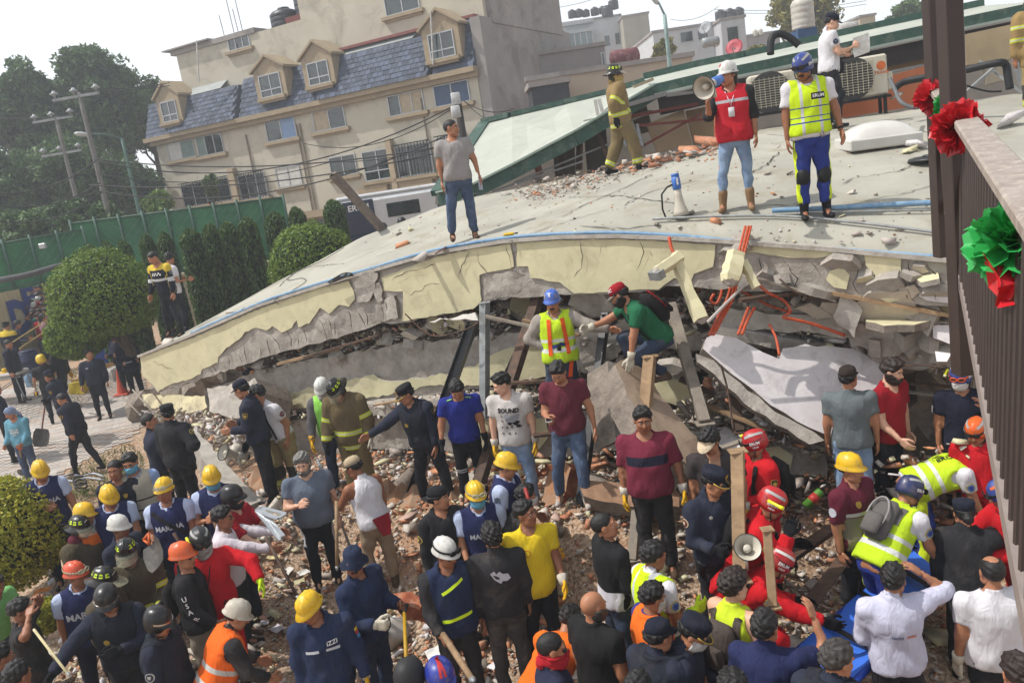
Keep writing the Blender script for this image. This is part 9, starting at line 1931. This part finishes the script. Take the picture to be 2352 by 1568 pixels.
def shovel(lab,a,b,scoop=.34,col_=None,handle=None,wide=.3,dh=True):
 'a: grip, b: blade tip (world)'
 t=thing('shovel',lab,'shovel',tuple(b));z=uv(b-a);L=np.linalg.norm(b-a);Mx=axes(z,(0,1,.2));W_=lambda x,y,s:a+Mx@np.array([x,y,s])
 mb=MB();mb.tube([W_(0,0,.08),W_(0,0,L-scoop)],.018,8);mb.build('shaft',col_ or WOODG(),t,True,True)
 if dh:mb=MB();mb.tube([W_(-.05,0,0),W_(.05,0,0)],.016,8);mb.tube([W_(-.05,0,0),W_(0,0,.1)],.014,6);mb.tube([W_(.05,0,0),W_(0,0,.1)],.014,6);mb.build('grip',handle or BLK(),t,True,True)
 mb=MB();n=6;v=[W_((i/n-.5)*wide*(1-.25*(j==0)-.3*(j==4)),.05*(1-abs(i/n-.5)*2)*(1-j/6),L-scoop+scoop*j/4)for j in range(5)for i in range(n+1)];f=[(j*(n+1)+i,j*(n+1)+i+1,(j+1)*(n+1)+i+1,(j+1)*(n+1)+i)for j in range(4)for i in range(n)]
 m2=len(v);v2=[p+Mx[:,1]*.006 for p in v];mb.add(v+v2,f+[tuple(k+m2 for k in q_[::-1])for q_ in f]);mb.build('blade',M('blade_steel','#4b4845',.5,.2,8,.15,metal=.4,dirt=('#7d7064',.5,10)),t,True,True);return t
g_=hitG(92,1028);shovel('wide snow shovel with red shaft held by the policeman in the navy cap',wpos(q19,q19.hand1),g_+(0,0,.02),.42,M('shaft_red','#6d4438',.6),BLK(),.36)
g_=hitG(58,1095);shovel('shovel with an orange handle held by the woman with the head scarf',wpos(q21,q21.hand0),g_,.3,WOOD(),M('grip_orange','#b8551e',.5))
shovel('digging shovel with orange handle standing before the man in the white helmet',at(336,1232,8.6),at(362,1300,8.4),.3,WOOD(),M('grip_orange','#b8551e',.5))
shovel('spade with yellow and grey shaft held by the man in the bucket hat',wpos(r67,r67.hand0),at(935,1560,7.0),.25,M('shaft_yellow','#b08a1e',.5),BLK(),.24)
def bar_(lab,a,b,r_,mat,name='steel_bar',cat='bar'):
 t=thing(name,lab,cat,tuple(b));mb=MB();mb.tube([a,(a+b)/2,b],[r_,r_,r_*.9],7);mb.build('shaft',mat,t,True,True);z=uv(b-a);mb=MB();mb.tube([b,b+z*.05],[r_*1.1,r_*.4],7);mb.build('tip',STEELG(),t,True,True);return t
h=wpos(r66,r66.hand0);bar_('long steel digging bar held by the man in the white tank top',h+np.array([-.06,0,.45]),h+np.array([.18,-.05,-1.05]),.018,STEELG())
h=wpos(r45,r45.hand0);bar_('dark hammer handle held by the marine with goggles and black strap',h+np.array([-.1,0,.3]),h+np.array([.02,0,-.1]),.02,RUSTY(),'hammer','tool')
h=wpos(r46,r46.hand1);bar_('pale wooden pick handle held by the marine in yellow hat and blue mask',h+np.array([0,0,.1]),h+np.array([.1,0,-.6]),.022,WOOD(),'pick_handle','tool')
bar_('thin dark steel bar held out over the rubble by the man in glasses',at(610,1232,8.7),at(682,1368,8.4),.018,RUSTY())
h=wpos(r74,r74.hand1);bar_('wooden handle pointing down from the hands of the man in the denim vest',h+np.array([-.02,0,.1]),at(1085,1560,6.6),.03,WOOD(),'pick_handle','tool')
bar_('red handled tool held by the marine above the yellow shirt man',at(1206,1120,8.7),at(1222,1175,8.6),.02,M('tool_red','#8e2a22',.5),'tool','tool')
bar_('wooden shaft upright between the grey bearded man and the tank top man',at(773,1150,9.6),at(774,1300,9.4),.022,WOOD(),'pick_handle','tool')
bar_('white rope taut along the lower left, from the green shirt down',at(78,1445,7.2),at(155,1545,6.6),.012,M('rope_cream','#b5aa84',.9),'rope','rope')
for lab,a,b in(('upper yellow tape stretched at the left behind the policemen',(30,785,22),(125,725,24)),('lower yellow tape stretched at the left behind the policemen',(45,800,22),(128,745,24)),('thin stick leaning on the tip of the roof beam',(280,910,17.5),(322,952,16.5)),('second thin stick tied with yellow tape at the beam tip',(305,895,17),(365,960,16))):
 bar_(lab,at(*a),at(*b),.018,M('tape_yellow','#a8945a',.7)if 'tape s' in lab else WOODG(),'tape' if 'tape s' in lab else 'stick','tape' if 'tape s' in lab else 'stick')
t=thing('metal_frame','bent aluminium frame held up by the man in the red t-shirt','frame',tuple(at(620,1180,9)));mb=MB()
for a,b in(((598,1165,9.2),(655,1180,9.0)),((655,1180,9.0),(640,1190,8.9)),((640,1190,8.9),(590,1172,9.1)),((590,1172,9.1),(645,1240,8.7)),((600,1168,9.15),(650,1232,8.7)),((598,1165,9.2),(590,1172,9.1))):mb.bar(at(*a),at(*b),.05,.02)
mb.build('rail',M('frame_alu','#a9adb0',.3,.1,8,.05,metal=.6),t,world=True);mb=MB();mb.add([at(604,1168,9.12),at(648,1181,8.98),at(640,1186,8.93),at(598,1172,9.08)],[(0,1,2,3)]);mb.build('pane',GLASSC(),t,world=True)
BLS=M('stretcher_blue','#3c6fd2',.4,.06,5,.1,30,spec=.4);ST=[atz(1835,1490,.52),atz(1965,1562,.52),atz(2205,1330,.58),atz(2095,1265,.58)]
st=thing('stretcher','blue rescue stretcher board lying among the rescuers at the lower right','stretcher',tuple(np.mean(ST,0)));mb=MB();n=10;m_=4;v=[]
for i in range(n+1):
 for j in range(m_+1):
  a=ST[0]+(ST[3]-ST[0])*i/n;b=ST[1]+(ST[2]-ST[1])*i/n;p=a+(b-a)*j/m_;v.append(p+np.array([0,0,.03*(abs(j-2)-1)+.012*math.sin(i*1.7+j)]))
f=[(i*(m_+1)+j,i*(m_+1)+j+1,(i+1)*(m_+1)+j+1,(i+1)*(m_+1)+j)for i in range(n)for j in range(m_)];k_=len(v);mb.add(v+[p-(0,0,.04)for p in v],f+[tuple(q_+k_ for q_ in g[::-1])for g in f]);mb.build('sheet',BLS,st,True,True)
for a,b in((ST[0],ST[3]),(ST[1],ST[2])):mb=MB();mb.tube([a-(b-a)*.04,a,b,b+(b-a)*.04],.03,8);mb.build('pole',M('stretcher_pole','#1c3f9a',.4),st,True,True)
for i in(2,5,8):mb=MB();a=ST[0]+(ST[3]-ST[0])*i/n;b=ST[1]+(ST[2]-ST[1])*i/n;mb.bar(a+(0,0,.05),b+(0,0,.05),.06,.008);mb.build('strap',BLK(),st,world=True)
bed=thing('ambulance_cot','metal ambulance cot with white sheet at the left edge','cot',tuple(hitG(35,920)));c_=np.array(bed.location);
def bp(nm,m_,fn,sm=False):mb=MB();fn(mb);return mb.build(nm,m_,bed,sm)
bp('sheet',WHT2,lambda m:m.box((-.5,0,.78),(1.9,.6,.09),bev=.03));bp('frame',STEELG(),lambda m:[m.tube([(-1.45,y,.7),(.5,y,.7)],.02,6)for y in(-.3,.3)])
for x in(-.9,.35):
 for y in(-.28,.28):bp('leg',STEELG(),lambda m:m.tube([(x,y,.7),(x+.1,y,.08)],.018,6));bp('wheel',BLK(),lambda m:m.lathe([(.01,-.02),(.06,-.02),(.06,.02),(.01,.02)],(x+.1,y,.06),12,M=axes((0,1,0))))
bp('brace',STEELG(),lambda m:[m.tube([(-.8,y,.15),(.35,y,.65)],.014,6)for y in(-.28,.28)])
for x,y,l in((18,860,'left'),(40,855,'right')):
 p=at(x,y,float(np.linalg.norm(c_-CAM))*.985);t=thing('yellow_hat',l+' yellow paper hat lying on the ambulance cot','hat',(c_[0]-(.35 if l=='left' else.05),c_[1],c_[2]+.83));mb=MB();mb.lathe([(.09,0),(.075,.1),(.07,.11)],n=14);mb.build('crown',M('hat_yellow','#cfa91c',.6),t,True);mb=MB();mb.lathe([(.15,0),(.15,.01),(.08,.012)],n=16);mb.build('brim',M('hat_yellow','#cfa91c',.6),t,True)
def at_ground(x,y):return hitG(x,y)
t=thing('water_jug','clear blue water jug standing behind the cot','bottle',tuple(hitG(72,888)));mb=MB();mb.lathe([(.12,0),(.135,.03),(.135,.3),(.1,.38),(.03,.42),(.03,.47)],n=16);mb.build('bottle_body',M('jug_blue','#7d9ab4',.15,.1,6,.1,alpha=.75),t,True);mb=MB();mb.lathe([(.035,.46),(.035,.5)],n=12);mb.build('cap',M('jug_cap','#3a5a9a',.5),t,True)
t=thing('barrel','dark blue plastic barrel behind the cot on the left','barrel',tuple(hitG(78,872)));mb=MB();mb.lathe([(.27,0),(.3,.05),(.3,.3),(.32,.32),(.3,.34),(.3,.6),(.32,.62),(.3,.64),(.3,.86),(.27,.9)],n=20);mb.build('drum',M('barrel_blue','#1c2440',.45,.1,6,.05),t,True);mb=MB();mb.lathe([(.02,.9),(.27,.9),(.28,.93),(.02,.93)],n=20);mb.build('lid',M('barrel_blue','#1c2440',.45,.1,6,.05),t,True)
t=thing('blue_crate','big blue plastic bin standing behind the policeman with the phone','bin',tuple(hitG(235,850)+(0,.6,0)),.3);mb=MB();mb.box((0,0,.6),(.95,.6,1.1),bev=.05);mb.build('tub',M('bin_blue','#25408a',.5,.08,4,.05),t);mb=MB();mb.box((0,0,1.18),(1.1,.7,.1),bev=.04);mb.build('rim',M('bin_blue','#25408a',.5,.08,4,.05),t)
for lab,x,y in(('orange traffic cone behind the policeman reading a paper',283,905),('pale orange tall cone under the round tree',290,800)):
 p=hitG(x,y);t=thing('traffic_cone',lab,'cone',tuple(p));mb=MB();mb.lathe([(.16,0),(.14,.05),(.03,.7),(.025,.72)],n=14);mb.build('cone',M('cone_orange','#b8452a',.5,.1,5,.05),t,True);mb=MB();mb.box((0,0,.02),(.4,.4,.04),bev=.01);mb.build('foot',M('cone_orange','#b8452a',.5,.1,5,.05),t)
for lab,x,y,c in(('brown cardboard box at the foot of the round tree',252,860,'#8a6a48'),('white sack behind the policemen on the pavement',262,870,'#b5b2ae'),('tan sack on the grass left of the policeman with arms down',185,895,'#9c8458'),('yellow sack on the grass left of the policeman with arms down',178,905,'#b09a2c'),('small white carton under the round tree',245,878,'#b9b5b0')):
 p=hitG(x,y);o=panel('box',None,M('sack_'+c[1:],c,.9,.1,6,.3),thick=.3,cell=.12,amp=.05,jag=.02,seed=int(x),pts=[p+np.array(q_)for q_ in((-.22,0,0),(.22,-.03,0),(.22,0,.35),(-.2,.03,.33))]);tag(o,lab,'box')
p=at(1868,1145,9.0);t=thing('snack_can','green and red snack tube lying in the rubble left of the yellow hard hat','can',tuple(p));Mx=axes((.8,.2,.5));mb=MB();mb.lathe([(.05,-.12),(.05,.1),(.045,.12)],n=12,M=Mx);mb.build('tube',M('can_green','#4a7a2c',.4,.1,8,.05),t,True);mb=MB();mb.lathe([(.0515,-.04),(.0515,.05)],n=12,M=Mx);mb.build('label_band',M('can_red','#a8302c',.4),t,True)
p=hitG(910,1480);t=thing('white_sack','dusty white bucket lying behind the spade of the man in the bucket hat','bucket',tuple(p));mb=MB();mb.lathe([(.11,-.16),(.14,.1),(.15,.12),(.1,.13)],(0,0,.13),16,M=axes((.5,-.3,.7)));mb.build('bucket',M('bucket_white','#a8a29a',.6,.1,6,.2,dirt=('#7d7064',.5,8)),t,True);mb=MB();mb.tube([(.15,0,.1),(.18,0,.3),(-.1,.1,.32)],.006,5);mb.build('handle',STEELG(),t,True)
hose('coiled black hoses lying on the grass behind the yellow hard hats',None,.02,BLACKH(),'hose','hose',6,pts=[hitG(190+14*math.cos(a),1130+8*math.sin(a))+np.array([0,0,.06+.012*a])for a in np.linspace(0,18,40)],sub=2)
hose('yellow rope lying on the grass beside the marine on the left',None,.012,M('rope_yellow','#b0a02c',.8),'rope','rope',5,pts=[hitG(160+9*math.cos(a*1.3),1140+9*math.sin(a))+np.array([0,0,.05])for a in np.linspace(0,14,30)],sub=2)
for lab,P in(('upper pale hose lying across the grass strip',[(140,1098),(165,1092),(190,1096),(215,1090),(240,1098)]),('lower pale hose lying across the grass strip',[(150,1105),(175,1108),(200,1100),(238,1105)])):hose(lab,None,.022,M('hose_pale','#a8a8b0',.6),'hose','hose',6,pts=[hitG(*p)+np.array([0,0,.03])for p in P])
p=at(622,985,12.2)
hb=wpos(q25,q25.hand1);t=thing('loose_helmet','cream helmet with black straps hanging from the hand of the policeman beside the suspenders','helmet',tuple(at(545,1040,12.1)));mb=MB();mb.add(*caprows([(.1,.1,.12,-.03),(.11,.12,.13,.03),(.09,.1,.11,.1),(.04,.05,.05,.14),(.001,.001,.001,.145)],0,20));mb.build('shell',HWd,t,True);mb=MB();mb.tube([(-.1,0,-.02),(0,.02,-.14),(.1,0,-.02)],.008,5);mb.build('strap',BLK(),t,True)
# haze
hz=MB();hz.box((0,90,9.2),(430,270,26));hm_=bpy.data.materials.new('haze');hm_.use_nodes=True;hm_.node_tree.nodes.clear()
ho_=hm_.node_tree.nodes.new('ShaderNodeOutputMaterial');hv_=hm_.node_tree.nodes.new('ShaderNodeVolumePrincipled');hv_.inputs['Density'].default_value=.0028;hv_.inputs['Color'].default_value=(.86,.9,.95,1);hv_.inputs['Anisotropy'].default_value=.3
hm_.node_tree.links.new(hv_.outputs[0],ho_.inputs['Volume'])
hb_=hz.build('haze',hm_);hb_['kind']='stuff'
